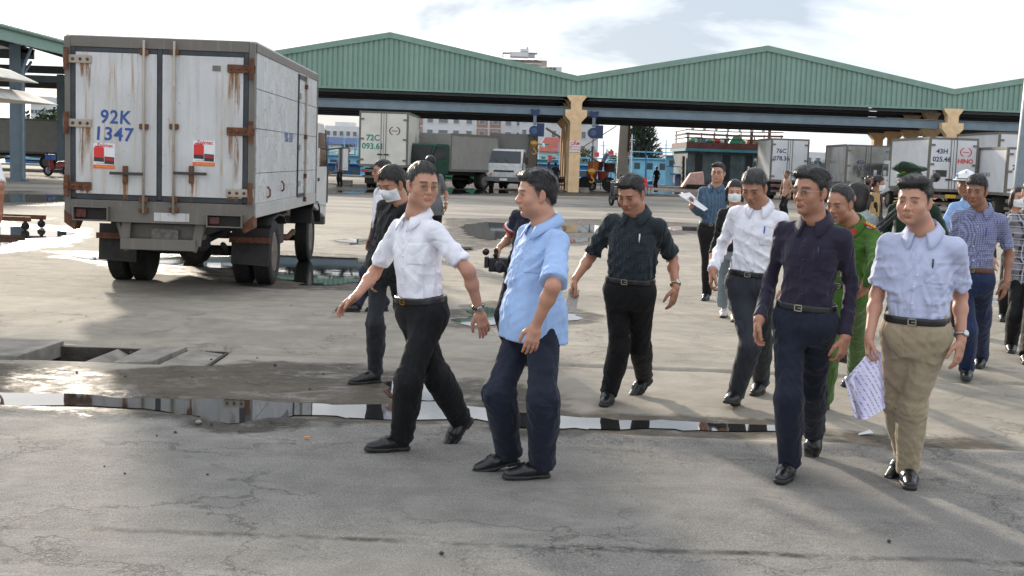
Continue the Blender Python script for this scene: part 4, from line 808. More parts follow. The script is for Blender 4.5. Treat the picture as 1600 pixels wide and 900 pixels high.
# chain hoists on the crane beam
HB = plain('hoist_blue', (.012, .032, .10), .45); ORG = plain('hook_orange', (.55, .27, .03), .5); BLKM = plain('black_metal', (.015, .015, .016), .5)
for px, lab in ((836, 'blue chain hoist on the grey beam left of the notice column'), (928, 'blue chain hoist on the grey beam right of the notice column')):
    X = P(px, 180, YF + .25)[0]; h = empty('chain_hoist', (X, YF + .05, 4.39), 0, lab, 'hoist', 'chain hoists')
    m = MB(); m.box(-.22, .22, -.10, -.04, -.06, .26); m.tube([(-.18, -.12, .22), (-.18, .05, .22)], .09, 10); m.tube([(.18, -.12, .22), (.18, .05, .22)], .09, 10); m.build('trolley', HB, h)
    m = MB(); m.box(-.09, .09, -.06, .04, -.62, -.06); m.build('hanger', STEEL, h)
    m = MB(); m.tube([(-.02, -.28, -.95), (-.02, .35, -.95)], .30, 16); m.box(.12, .55, -.2, .3, -1.25, -.5); m.build('motor', HB, h); m = MB(); m.tube([(-.02, -.30, -.95), (-.02, -.285, -.95)], .17, 14); m.build('motor_cover', plain('hoist_pale', (.05, .09, .2), .4), h)
    m = MB(); m.tube([(0, 0, -1.2), (0, 0, -1.6 if px < 900 else -3.1)], .025, 6); m.build('chain', BLKM, h); zb = -1.6 if px < 900 else -3.1
    m = MB(); m.lathe([(.05, .12), (.2, .05), (.22, -.1), (.1, -.25)], (0, 0, zb), 'z', 10); m.tube([(0, 0, zb - .2), (.0, 0, zb - .38), (.12, 0, zb - .5), (.14, 0, zb - .62), (.0, 0, zb - .7), (-.12, 0, zb - .62)], .045, 7); m.build('hook', ORG, h)
# ---------------- left shed: green roof on blue-grey steel posts
ls = empty('open_shed', (-25, 60, 0)); tag(ls, 'open steel shed with green sheet roof at the left edge', 'shed')
m = MB(); ex, rx = 3.7, -6.0; vs_ = []
for i in range(90):
    y = -16 + 40 * i / 89; dz = .03 if i % 2 else 0; vs_ += [(ex, y, 6.45 + dz), (rx, y, 8.9 + dz)]
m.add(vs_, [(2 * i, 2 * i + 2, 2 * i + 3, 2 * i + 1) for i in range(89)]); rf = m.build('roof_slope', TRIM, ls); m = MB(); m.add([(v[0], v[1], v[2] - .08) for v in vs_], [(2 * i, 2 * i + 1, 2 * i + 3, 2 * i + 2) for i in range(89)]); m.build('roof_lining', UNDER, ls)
m = MB(); m.add([(rx, -16, 8.9), (rx, 24, 8.9), (rx - 10, 24, 6.4), (rx - 10, -16, 6.4)], [(0, 1, 2, 3)]); m.build('roof_slope', GREEN, ls)
m = MB(); m.box(ex - .02, ex + .1, -16, 24, 5.86, 6.5); m.build('fascia', GREEN, ls); m = MB(); m.tube([(ex + .17, -16, 6.42), (ex + .17, 24, 6.42)], .1, 8); m.build('gutter', TRIM, ls)
for (x, y, w_) in ((2.75, -5.5, .5), (2.75, 14, .5), (-3.3, 16, .42), (-6.6, 14, .42)):
    m = MB(); d = w_ / 2; m.box(x - d, x + d, y - d, y - d + .03, 0, 6.0); m.box(x - d, x + d, y + d - .03, y + d, 0, 6.0); m.box(x - .02, x + .02, y - d + .032, y + d - .032, 0, 6.0); m.build('post', STEEL, ls)
m = MB(); m.tube([(3.6, -5.9, 6.0), (3.3, -5.9, 5.3), (3.15, -5.9, 4.9), (3.15, -5.9, .1), (3.4, -5.95, .06)], .07, 8); m.build('downpipe', STEEL, ls)
for y in (-14, -5.5, 5, 14, 22):
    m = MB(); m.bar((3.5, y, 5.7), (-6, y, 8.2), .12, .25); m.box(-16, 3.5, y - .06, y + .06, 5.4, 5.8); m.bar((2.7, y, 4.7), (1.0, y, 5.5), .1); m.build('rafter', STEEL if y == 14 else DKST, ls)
for i in range(8):
    t = (i + .5) / 8; x = ex + (rx - ex) * t; zz = 6.45 + 2.45 * t - .2; m = MB(); m.box(x - .04, x + .04, -15.5, 23.5, zz - .08, zz + .05); m.build('purlin', DKST, ls)
for y, t in ((-6, .5), (-12, .3), (4, .6)):      # grey awning-like ceiling fans omitted; diagonal braces
    m = MB(); m.bar((2.7, y, 3.9), (2.7, y + 2.2, 5.4), .09); m.build('brace', STEEL, ls)
# stall canopy at the far left
cp = empty('stall_canopy', (-7.6, 16.0, 0)); tag(cp, 'weathered pale stall canopy jutting in at the left edge', 'canopy'); CANV = plain('pale_canvas', (.52, .50, .46), .8, var=.3, scale=3)
e = P(40, 158, 16.0); ex_, ez = e[0] + 7.6, e[2]
m = MB(); m.hexa([(-2.6, -1.2, ez + .02), (ex_, -1.2, ez), (ex_, 1.2, ez), (-2.6, 1.2, ez + .02), (-2.6, -1.0, ez + .42), (ex_ - .35, -.9, ez + .16), (ex_ - .35, .9, ez + .16), (-2.6, 1.0, ez + .42)]); m.build('lower_canvas', CANV, cp, bevel=.02)
e2 = P(27, 128, 16.0); m = MB(); m.hexa([(-2.6, -.9, ez + .40), (e2[0] + 7.6, -.8, ez + .27), (e2[0] + 7.6, .8, ez + .27), (-2.6, .9, ez + .40), (-2.6, -.5, ez + .75), (e2[0] + 7.35, -.4, ez + .42), (e2[0] + 7.35, .4, ez + .42), (-2.6, .5, ez + .75)]); m.build('upper_canvas', CANV, cp, bevel=.03)
for x in (-2.4, .25):
    for y in (-.95, .95): m = MB(); m.tube([(x, y, 0), (x, y, ez + .05)], .025, 8); m.build('pole', STEEL, cp)
# ================================================================ trucks
RUB = plain('tyre_rubber', (.020, .019, .018), .85, var=.5, scale=12, bump=.3, bscale=50); RUST = plain('rusty_iron', (.14, .055, .025), .8, var=.5, scale=18, bump=.5, bscale=60)
RUSTW = grimy('rusty_white_strap', (.42, .37, .30), amount=1.0, streak=False); CHAS = plain('chassis_grime', (.045, .040, .036), .8, var=.5, scale=9); SEAL = plain('rubber_seal', (.035, .042, .050), .6, var=.3)
GALV = grimy('worn_steel', (.165, .150, .130), amount=1.0, rough=.55); RIMM = plain('wheel_rim', (.16, .13, .11), .6, var=.5, scale=10); LAMPR = plain('tail_red', (.35, .03, .03), .25); LAMPD = plain('broken_red', (.10, .022, .018), .5, var=.5, scale=30); LAMPO = plain('lamp_orange', (.6, .2, .03), .3); PLATEY = plain('plate_yellow', (.65, .42, .04), .5); FLAP = plain('mudflap_rubber', (.035, .033, .031), .8, var=.4)
def wheel(parent, x, y, r, w_, out=1, rim=True):
    m = MB(); h = w_ / 2; pr = [(r * .60, -h * .75), (r * .72, -h), (r * .92, -h * .96), (r * .985, -h * .8)]
    for k in range(6):
        t = -h * .8 + (k + .5) * h * 1.6 / 6; pr += [(r, t - h * .10), (r, t + h * .08), (r * .975, t + h * .10)]
    pr += [(r * .985, h * .8), (r * .92, h * .96), (r * .72, h), (r * .60, h * .75)]; m.lathe(pr, (0, 0, 0), 'x', 28, True); o = m.build('wheel', RUB, parent, smooth=False); smooth_by_angle(o, 35); o.location = (x, y, r)
    if rim:
        m = MB(); s = out; m.lathe([(r * .61, s * h * .82), (r * .58, s * h * .9), (r * .54, s * h * .55), (r * .45, s * h * .30), (r * .25, s * h * .34), (r * .22, s * h * .75), (r * .10, s * h * .82)], (0, 0, 0), 'x', 20, True); k = m.build('rim', RIMM, o); smooth_by_angle(k, 30)
        for q in range(6):
            a = q * math.pi / 3; m = MB(); m.tube([(s * h * .30, r * .35 * math.cos(a), r * .35 * math.sin(a)), (s * h * .52, r * .35 * math.cos(a), r * .35 * math.sin(a))], r * .035, 6); m.build('lug_nut', CHAS, o)
    return o
def cab(root, y0, W, ztop, body, depth=1.65, zb=.55, lower=None, glassm=None):
    """cab-over cab, front towards +y"""
    h = W / 2; y1 = y0 + depth; zw = zb + (ztop - zb) * .50; gm = glassm or glass(); prof = [(y0, zb + .25), (y1 - .05, zb), (y1, zb + .35), (y1, zw - .02), (y1 - .34, ztop - .06), (y1 - .5, ztop), (y0 + .08, ztop), (y0, ztop - .08)]
    m = MB(); m.prism(prof, -h, h, 'x'); o = m.build('cab', body, root, bevel=.03); 
    m = MB(); f = lambda t: y1 + .006 - .34 * t; z0, z1 = zw + .06, ztop - .12; t0, t1 = (z0 - zw) / (ztop - zw), (z1 - zw) / (ztop - zw)
    m.hexa([(-h + .1, f(t0) - .02, z0), (h - .1, f(t0) - .02, z0), (h - .1, f(t0) + .012, z0), (-h + .1, f(t0) + .012, z0), (-h + .14, f(t1) - .02, z1), (h - .14, f(t1) - .02, z1), (h - .14, f(t1) + .012, z1), (-h + .14, f(t1) + .012, z1)]); m.build('windscreen', gm, root)
    for s in (-1, 1):
        d = MB(); x = s * (h + .008); yb = y0 + .22; d.prism([(yb, zb + .28), (y1 - .12, zb + .2), (y1 - .06, zw), (y1 - .42, ztop - .09), (yb, ztop - .09)], x - .006, x + .006, 'x'); dd = d.build('door', body, root, bevel=.004)
        g = MB(); g.prism([(yb + .1, zw + .08), (y1 - .2, zw + .08), (y1 - .48, ztop - .16), (yb + .1, ztop - .16)], x - .004 + s * .008, x + .004 + s * .008, 'x'); g.build('window', gm, dd)
        g = MB(); g.cbox((x + s * .014, yb + .16, zw - .12), .02, .13, .05); g.build('handle', BLKM, dd)
        g = MB(); g.prism([(y1 - .14, zb + .25), (y1 + .01, zb + .25), (y1 + .01, zw), (y1 - .37, ztop - .1), (y1 - .45, ztop - .1), (y1 - .12, zw)], x - .003 + s * .012, x + .003 + s * .012, 'x'); g.build('pillar_trim', BLKM, dd)
        g = MB(); g.tube([(s * h, y1 - .15, zw + .35), (s * (h + .26), y1 + .12, zw + .40), (s * (h + .26), y1 + .12, zw + .02), (s * h, y1 - .05, zw - .05)], .014, 6); ar = g.build('mirror_arm', BLKM, root); g = MB(); g.box(s * (h + .26) - .09, s * (h + .26) + .09, y1 + .09, y1 + .16, zw + .0, zw + .40); mi_ = g.build('mirror', BLKM, root, bevel=.02)
        g = MB(); g.box(s * (h + .26) - .08, s * (h + .26) + .08, y1 + .082, y1 + .088, zw + .02, zw + .38); g.build('mirror_glass', plain('mirror_silver', (.8, .82, .85), .04, 1.0, var=0, bump=0), mi_)
        g = MB(); g.box(s * (h - .12) - .12, s * (h - .12) + .12, y1 - .01, y1 + .03, zb + .20, zb + .38); g.build('headlight', plain('headlight_lens', (.6, .6, .58), .15), root, bevel=.02); g = MB(); g.box(s * (h - .30) - .05, s * (h - .30) + .05, y1 - .01, y1 + .028, zb + .22, zb + .36); g.build('indicator', LAMPO, root)
    g = MB(); g.box(-h + .02, h - .02, y1 - .05, y1 + .08, zb - .12, zb + .14); g.build('bumper', lower or plain('bumper_grey', (.13, .13, .13), .6), root, bevel=.02)
    g = MB(); g.box(-h * .55, h * .55, y1 + .004, y1 + .02, zb + .42, zb + .52); g.build('grille', BLKM, root)
    for s in (-.3, .3): g = MB(); g.bar((s, y1 + .02, zw + .08), (s + .3, y1 - .05, zw + .32), .012); g.build('wiper', BLKM, root)
    g = MB(); g.box(-.22, .22, y1 + .082, y1 + .088, zb - .07, zb + .06); g.build('number_plate', plain('plate_white', (.65, .65, .62), .5), root)
    return o
def chassis(root, ya, yb, z, W, wr=.41, y_front=3.4, dual=True, detail=True):
    for s in (-1, 1): m = MB(); m.box(s * .42 - .04, s * .42 + .04, ya, yb, z - .22, z - .02); m.build('chassis_rail', CHAS, root)
    n = int((yb - ya) / .55)
    for i in range(n):
        y = ya + (i + .5) * (yb - ya) / n; m = MB(); m.box(-W / 2 + .05, W / 2 - .05, y - .03, y + .03, z - .02, z + .06); m.build('cross_member', CHAS, root)
    m = MB(); m.tube([(-.85, 0, wr), (.85, 0, wr)], .065, 10); m.ball((0, 0, wr), .19, 12, 8, (1.1, 1, 1)); o = m.build('rear_axle', CHAS, root, True); m = MB(); m.tube([(-.8, y_front, wr - .05), (.8, y_front, wr - .05)], .05, 8); m.build('front_axle', CHAS, root)
    m = MB(); m.tube([(0, .1, wr + .05), (0, y_front - .3, wr + .2)], .045, 8); m.build('prop_shaft', CHAS, root)
    for s in (-1, 1):
        wheel(root, s * .90, 0, wr, .22, s); 
        if dual: wheel(root, s * .635, 0, wr, .21, s, False)
        wheel(root, s * .86, y_front, wr, .21, s)
        m = MB(); m.tube([(s * .47, -.6, wr + .12), (s * .47, -.3, wr + .02), (s * .47, .0, wr - .02 + .06), (s * .47, .3, wr + .02), (s * .47, .6, wr + .12)], .035, 6); m.build('leaf_spring', CHAS, root)
    if detail:
        m = MB(); m.box(.5, .86, .9, 1.55, z - .5, z - .1); m.build('battery_box', CHAS, root, bevel=.02); m = MB(); m.tube([(-.7, 1.0, z - .35), (-.7, 1.9, z - .35)], .19, 14); m.build('fuel_tank', CHAS, root, True)
        m = MB(); m.tube([(.55, 1.75, z - .42), (.55, 2.4, z - .42)], .09, 10); m.build('air_tank', CHAS, root, True); m = MB(); m.tube([(.35, 2.2, z - .45), (.75, 2.5, z - .5), (.78, 2.9, z - .42)], .04, 8); m.build('exhaust', RUST, root, True)
# ---------------- the rusty box truck in front
T0 = np.array([-4.02, 15.34, 0]); TRZ = math.radians(1.55)
tr = empty('box_truck', T0, TRZ, 'old white refrigerated box truck with rusty hinges, seen from behind at left', 'truck')
_ct, _st = math.cos(-TRZ), math.sin(-TRZ)
def TL(v):
    d = np.array(v) - T0; return np.array([d[0] * _ct - d[1] * _st, d[0] * _st + d[1] * _ct, d[2]])
YR = -1.74; YBX = 3.32
def RP(px, py):     # point of the rear face
    Yv = 13.6
    for _ in range(3): q = TL(P(px, py, Yv)); Yv += (YR - q[1])
    return q
PANEL = NT('old_white_panel'); co = PANEL.co(); n1 = PANEL.noise(1.6, 6, .65, .5, co); st = PANEL.noise(2.2, 6, .65, .25, PANEL.co(scale=(7, 7, .35))); sp_ = PANEL.noise(16, 5, .7, 0, co)
c = PANEL.mix(PANEL.ramp(n1, .3, .75), (.46, .465, .465), (.60, .605, .61)); c = PANEL.mix(PANEL.math('MULTIPLY', PANEL.ramp(st, .46, .68), .6), c, (.38, .345, .28)); c = PANEL.mix(PANEL.math('MULTIPLY', PANEL.ramp(sp_, .63, .70), .7), c, (.20, .17, .14)); c = PANEL.mix(PANEL.math('MULTIPLY', PANEL.math('MULTIPLY', PANEL.ramp(st, .55, .66), PANEL.ramp(n1, .44, .58)), .75), c, (.34, .19, .09)); PANEL.base(c, .42); PANEL.bump(PANEL.noise(6, 4), .12, .02); PANEL = PANEL.m
SIDEP = NT('flaking_side_panel'); co = SIDEP.co(); n1 = SIDEP.noise(1.3, 7, .7, 1.2, co); cr = SIDEP.noise(2.4, 8, .72, 1.6, co); c = SIDEP.mix(SIDEP.ramp(n1, .35, .7), (.46, .47, .48), (.62, .63, .64)); edge = SIDEP.math('ABSOLUTE', SIDEP.math('SUBTRACT', cr, .52)); c = SIDEP.mix(SIDEP.math('MULTIPLY', SIDEP.ramp(edge, .030, .0), SIDEP.ramp(n1, .40, .52)), c, (.24, .22, .20)); c = SIDEP.mix(SIDEP.math('MULTIPLY', SIDEP.ramp(cr, .60, .63), .7), c, (.36, .35, .33)); c = SIDEP.mix(SIDEP.math('MULTIPLY', SIDEP.ramp(SIDEP.noise(2.5, 5, .6, .2, SIDEP.co(scale=(6, 6, .3))), .56, .70), .5), c, (.30, .26, .20)); SIDEP.base(c, .45); SIDEP.bump(cr, .25, .02); SIDEP = SIDEP.m
ZL = .92; ZT = 2.86; W2 = 1.045
m = MB(); m.box(-W2 + .012, W2 - .012, YR + .05, YBX, ZL + .02, ZT - .05); m.build('box_core', GALV, tr)
for s in (-1, 1):      # side sheets in panels with seams
    ys_ = np.linspace(YR + .10, YBX - .04, 6)
    for r, (za, zb_) in enumerate(((ZL + .16, 1.42), (1.428, 1.92), (1.928, 2.36), (2.368, ZT - .10))):
        cuts = [(YR + .10, 1.40), (1.41, 2.10), (2.11, YBX - .04)] if s > 0 else [(YR + .10, .8), (.81, YBX - .04)]
        for (ya, yb_) in cuts:
            m = MB(); x = s * W2; m.box(x - .006, x + .004 + (.008 if (s > 0 and ya == 1.41) else 0), ya, yb_, za, zb_); m.build('side_panel', SIDEP, tr)
    m = MB(); m.box(s * W2 - .02, s * W2 + .012, YR + .10, YBX, ZL, ZL + .155); m.build('bottom_rail', grimy('rail_white', (.5, .5, .49), amount=.6), tr, bevel=.006); m = MB(); m.box(s * W2 - .03, s * W2 + .014, YR + .06, YBX, ZT - .10, ZT); m.build('top_rail', GALV, tr, bevel=.008)
    m = MB(); m.box(s * W2 - .03, s * W2 + .014, YBX - .05, YBX + .01, ZL, ZT); m.build('front_post', GALV, tr)
m = MB(); m.box(-W2, W2, YR + .05, YBX, ZT, ZT + .02); m.build('roof_sheet', SIDEP, tr)
# side door frame, rod, hinges
for (ya, yb_, za, zb_, mt) in ((1.38, 1.42, 1.1, 2.72, SEAL), (2.10, 2.13, 1.1, 2.72, SEAL), (1.38, 2.13, 2.68, 2.74, SEAL), (1.38, 2.13, 1.06, 1.11, SEAL)): m = MB(); m.box(W2 + .004, W2 + .022, ya, yb_, za, zb_); m.build('door_seal', mt, tr)
m = MB(); m.tube([(W2 + .035, 2.0, .98), (W2 + .035, 2.0, 2.76)], .016, 8); rd = m.build('side_lock_rod', RUSTW, tr)
for z_ in (1.02, 1.35, 1.9, 2.6): m = MB(); m.cbox((W2 + .03, 2.0, z_), .04, .09, .06); m.build('rod_bracket', RUST, rd)
for z_ in (1.25, 1.75, 2.45): m = MB(); m.cbox((W2 + .025, 1.47, z_), .03, .14, .07); m.build('side_hinge', RUSTW, tr)
for y_, z_ in ((-.9, 1.2), (.1, 1.25)): m = MB(); m.tube([(W2 + .01, y_, z_ + .06), (W2 + .04, y_, z_ + .02), (W2 + .04, y_, z_ - .05), (W2 + .01, y_, z_ - .07)], .012, 6); m.build('rope_hook', RUST, tr)
BLUEP = plain('stencil_blue', (.035, .085, .30), .6, var=.35, scale=25)
text_obj('92K-1347', .17, plain('faded_blue', (.12, .17, .34), .6, var=.4, scale=30), tr, frame((W2 + .007, .65, 1.86), (0, 1, 0), (0, 0, 1)), sx=1.0, bold=.002)
# rear frame
zl_, zr_ = RP(103, 335)[2], RP(396, 348)[2]
m = MB(); m.box(-W2, -W2 + .065, YR - .01, YR + .08, ZL - .02, ZT); m.build('corner_post', GALV, tr, bevel=.008); m = MB(); m.box(W2 - .065, W2, YR - .01, YR + .08, ZL - .02, ZT); m.build('corner_post', GALV, tr, bevel=.008)
m = MB(); m.box(-W2 + .066, W2 - .066, YR - .01, YR + .07, ZT - .11, ZT + .01); m.build('rear_header', GALV, tr, bevel=.006)
SEALS = [(-W2 + .067, -W2 + .122), (-.028, .028), (W2 - .122, W2 - .067)]
for a_, b_ in SEALS: m = MB(); m.box(a_, b_, YR - .004, YR + .05, ZL + .17, ZT - .112); m.build('door_seal', SEAL, tr, bevel=.006)
for a_, b_ in ((-W2 + .124, -.030), (.030, W2 - .124)):
    m = MB(); m.box(a_, b_, YR - .002, YR + .04, ZL + .155, ZL + .215); m.build('door_seal', SEAL, tr, bevel=.006); m = MB(); m.box(a_, b_, YR - .002, YR + .04, ZT - .165, ZT - .113); m.build('door_seal', SEAL, tr, bevel=.006)
    m = MB(); m.box(a_ + .001, b_ - .001, YR - .014, YR + .05, ZL + .217, ZT - .167); m.build('rear_door', PANEL, tr, bevel=.004)
# hinges: strap + knuckle, rust below
for s, ys__ in ((-1, (92, 192, 290)), (1, (108, 206, 302))):
    for py in ys__:
        z_ = RP(120 if s < 0 else 380, py)[2]; x0_ = s * (W2 + .01); m = MB(); xi = s * (W2 - .30); m.box(min(x0_, xi), max(x0_, xi), YR - .036, YR - .016, z_ - .045, z_ + .045); h_ = m.build('hinge', RUSTW if (s, py) in ((-1, 192), (1, 302), (-1, 92)) else RUST, tr, bevel=.008)
        m = MB(); m.tube([(s * (W2 - .03), YR - .05, z_ - .12), (s * (W2 - .03), YR - .05, z_ + .12)], .028, 10); m.build('hinge_pin', RUST, h_)
        for dx in (.10, .18, .26): m = MB(); m.ball((s * (W2 - dx), YR - .037, z_), .018, 8, 6); m.build('bolt', RUST, h_)
        STAIN = NT('rust_stain') if 'rust_stain' not in MATS else None
        if STAIN:
            cS = STAIN.co(); nS = STAIN.noise(5, 5, .7, .3, STAIN.co(scale=(6, 6, .5))); tp = STAIN.n('ShaderNodeBsdfTransparent'); gr = STAIN.n('ShaderNodeTexCoord'); zz = STAIN.n('ShaderNodeSeparateXYZ', {0: gr.outputs['Generated']}); ed = STAIN.math('MULTIPLY', STAIN.math('MULTIPLY', zz.outputs[0], STAIN.math('SUBTRACT', 1.0, zz.outputs[0])), 4.0); al = STAIN.math('MULTIPLY', STAIN.math('MULTIPLY', STAIN.ramp(nS, .40, .60), zz.outputs[2]), ed); STAIN.base((.30, .125, .03), .7); ms = STAIN.n('ShaderNodeMixShader', {0: al, 1: tp.outputs[0], 2: STAIN.b.outputs[0]}); STAIN.t.links.new(ms.outputs[0], STAIN.out.inputs[0]); MATS['rust_stain'] = STAIN.m
        for dx, L in ((.19, .55 if py in (108, 206, 192) else .16), (.26, .30 if py != 302 else .14)):
            if z_ - .05 - L < ZL + .2: L = max(.05, z_ - .05 - ZL - .2)
            m = MB(); m.box(s * (W2 - dx) - .035, s * (W2 - dx) + .035, YR - .0165, YR - .0155, z_ - .046 - L, z_ - .046); m.build('rust_run', MATS['rust_stain'], tr)
# locking rods, brackets, handles
for s, px, hx in ((-1, 226, 197), (1, 273, 300)):
    x = RP(px, 200)[0]; m = MB(); m.tube([(x, YR - .045, ZL + .02), (x, YR - .045, ZT - .02)], .014, 10); rd = m.build('locking_rod', RUSTW, tr, True)
    for py in (82, 198, 312, 328): z_ = RP(px, py)[2]; m = MB(); m.box(x - .05, x + .05, YR - .05, YR - .015, z_ - .03, z_ + .03); m.build('rod_bracket', RUST, rd, bevel=.008)
    z_ = RP(hx, 271)[2]; xa, xb = (x, x - .37) if s < 0 else (x, x + .37); m = MB(); m.box(min(xa, xb), max(xa, xb), YR - .066, YR - .048, z_ - .016, z_ + .016); hd_ = m.build('door_handle', plain('dark_iron', (.045, .035, .032), .6), tr, bevel=.006); xh = RP(hx, 271)[0]; m = MB(); m.box(xh - .028, xh + .028, YR - .05, YR - .0145, z_ - .11, z_ + .085); m.build('handle_keeper', RUST, hd_, bevel=.01)
    m = MB(); m.box(xh - .035, xh + .03, YR - .0165, YR - .0155, z_ - .36, z_ - .1); m.build('rust_run', MATS['rust_stain'], tr)
z_ = RP(339, 107); m = MB(); m.box(z_[0] - .045, z_[0] + .045, YR - .02, YR - .0145, z_[2] - .03, z_[2] + .03); m.build('maker_plate', GALV, tr)
# lettering and posters
q = RP(181, 184); text_obj('92K', .205, BLUEP, tr, frame((q[0], YR - .0165, q[2]), (1, 0, -.02), (.06, 0, 1)), bold=.004, sx=.92, spacing=1.12); q = RP(178, 210.5); text_obj('1347', .205, BLUEP, tr, frame((q[0], YR - .0165, q[2]), (1, 0, -.02), (.06, 0, 1)), bold=.004, sx=.98, spacing=1.1)
PW = plain('poster_white', (.72, .73, .75), .5, bump=0, var=.05); PR_ = plain('poster_red', (.60, .03, .025), .5, bump=0, var=.1); PO = plain('poster_orange', (.72, .13, .03), .5, bump=0, var=.1); PB = plain('poster_black', (.03, .03, .035), .5, bump=0); PYL = plain('poster_yellow', (.8, .55, .05), .5, bump=0)
for (xa, ya, xb, yb_) in ((146.5, 223.5, 180, 264), (302, 219, 336, 260)):
    a_, b_ = RP(xa, ya), RP(xb, yb_); w_, h_ = b_[0] - a_[0], a_[2] - b_[2]; cx_, cz = (a_[0] + b_[0]) / 2, (a_[2] + b_[2]) / 2; po = MB(); po.box(-w_ / 2, w_ / 2, YR - .0165, YR - .0148, -h_ / 2, h_ / 2); o = po.build('battery_poster', PW, tr); o.location = (cx_, 0, cz); yy = YR - .018
    text_obj('Enimac', .062, PR_, o, frame((w_ * .06, yy, h_ * .42), (1, 0, 0), (0, 0, 1)), extrude=.0005, bold=.001)
    m = MB(); m.box(-w_ / 2, w_ / 2, yy - .0003, yy + .001, -h_ / 2, -h_ / 2 + .042); m.build('poster_band', PO, o); text_obj('CHU Ý THẮNG GẤP', .022, PYL, o, frame((.012, yy - .0012, -h_ / 2 + .021), (1, 0, 0), (0, 0, 1)), extrude=.0003)
    text_obj('TỰ HÀO THƯƠNG HIỆU VIỆT', .0135, PB, o, frame((0, yy, -h_ / 2 + .056), (1, 0, 0), (0, 0, 1)), extrude=.0003)
    for (x0_, x1_, z0_, z1_, mt) in ((-.112, .0, -.015, .095, PR_), (-.112, .0, -.06, -.014, PB), (.005, .112, -.085, -.005, PB), (.012, .105, -.048, -.018, PR_), (-.100, -.012, .097, .112, PR_)):
        m = MB(); m.hexa([(x0_, yy - .0005, z0_), (x1_, yy - .0005, z0_ - .006), (x1_, yy + .001, z0_ - .006), (x0_, yy + .001, z0_), (x0_, yy - .0005, z1_), (x1_, yy - .0005, z1_ - .006), (x1_, yy + .001, z1_ - .006), (x0_, yy + .001, z1_)]); m.build('poster_battery', mt, o)
# rear sill with lamp pockets
za, zb_ = ZL - .09, ZL + .15
m = MB(); m.box(-W2 - .005, W2 + .005, YR - .006, YR + .05, za, zb_); sill = m.build('rear_sill', GALV, tr, bevel=.006)
m = MB(); m.prism([(-W2 - .006, za + .12), (-W2 - .006, za - .02), (-W2 + .10, za - .10), (-W2 + .14, za)], YR - .012, YR + .2, 'y'); m.build('rusty_corner', RUST, tr); m = MB(); m.prism([(W2 + .006, za + .12), (W2 + .006, za - .02), (W2 - .10, za - .08), (W2 - .14, za)], YR - .012, YR + .2, 'y'); m.build('rusty_corner', RUST, tr)
for (xa, ya, xb, yb_) in ((117, 321, 172, 345), (325, 334, 380, 356)):
    a_, b_ = RP(xa, ya), RP(xb, yb_); m = MB(); x0_, x1_, z0_, z1_ = a_[0], b_[0], b_[2], a_[2]
    for bx_ in ((x0_, x1_, z1_ - .012, z1_), (x0_, x1_, z0_, z0_ + .012), (x0_, x0_ + .012, z0_ + .013, z1_ - .013), (x1_ - .012, x1_, z0_ + .013, z1_ - .013)): m.box(bx_[0], bx_[1], YR - .09, YR - .007, bx_[2], bx_[3])
    lb = m.build('lamp_pocket', GALV, tr); m = MB(); m.box(x0_ + .013, x1_ - .013, YR - .03, YR - .008, z0_ + .013, z1_ - .013); m.build('pocket_back', plain('pocket_dark', (.02, .018, .016), .8), lb)
    m = MB(); m.box(x0_ + .02, x0_ + .14, YR - .055, YR - .031, z0_ + .03, z1_ - .03); m.build('broken_lamp', LAMPD, lb, bevel=.01)
a_, b_ = RP(241, 332), RP(296, 347); m = MB(); m.box(a_[0], b_[0], YR - .012, YR - .007, b_[2], a_[2]); m.build('blank_plate', PANEL, tr)
a_, b_ = RP(233, 356), RP(275, 375); m = MB(); m.hexa([(a_[0], YR + .1, b_[2]), (b_[0], YR + .1, b_[2] - .03), (b_[0], YR + .13, b_[2] - .03), (a_[0], YR + .13, b_[2]), (a_[0], YR + .1, a_[2]), (b_[0], YR + .1, a_[2] - .02), (b_[0], YR + .13, a_[2] - .02), (a_[0], YR + .13, a_[2])]); m.build('number_plate', plain('worn_plate', (.17, .155, .14), .8, var=.4, scale=20), tr)
m = MB(); m.box(-.42, .46, YR + .16, YR + .34, ZL - .28, ZL - .10); m.build('spare_carrier', GALV, tr, bevel=.03)
m = MB(); m.lathe([(.15, -.1), (.36, -.11), (.40, -.06), (.40, .06), (.36, .11), (.15, .1)], (0.0, YR + .75, ZL - .33), 'z', 24); m.build('spare_wheel', RUB, tr, True)
# under-run bar
l_, r_ = RP(188, 380), RP(302, 386); m = MB(); zc = (l_[2] + r_[2]) / 2; m.box(-.44, .40, YR + .02, YR + .10, zc - .06, zc + .065); m.build('underrun_bar', GALV, tr, bevel=.008)
for s in (-1, 1): m = MB(); m.bar((s * .40, YR + .062, zc + .0), (s * .44 - (.0 if s > 0 else -.06), YR + .062, ZL - .09), .10, .02, (0, 1, 0)); m.bar((s * .37, YR + .064, zc - .07), (s * .40 + s * .08, YR + .12, ZL - .1), .05); m.build('underrun_arm', GALV, tr)
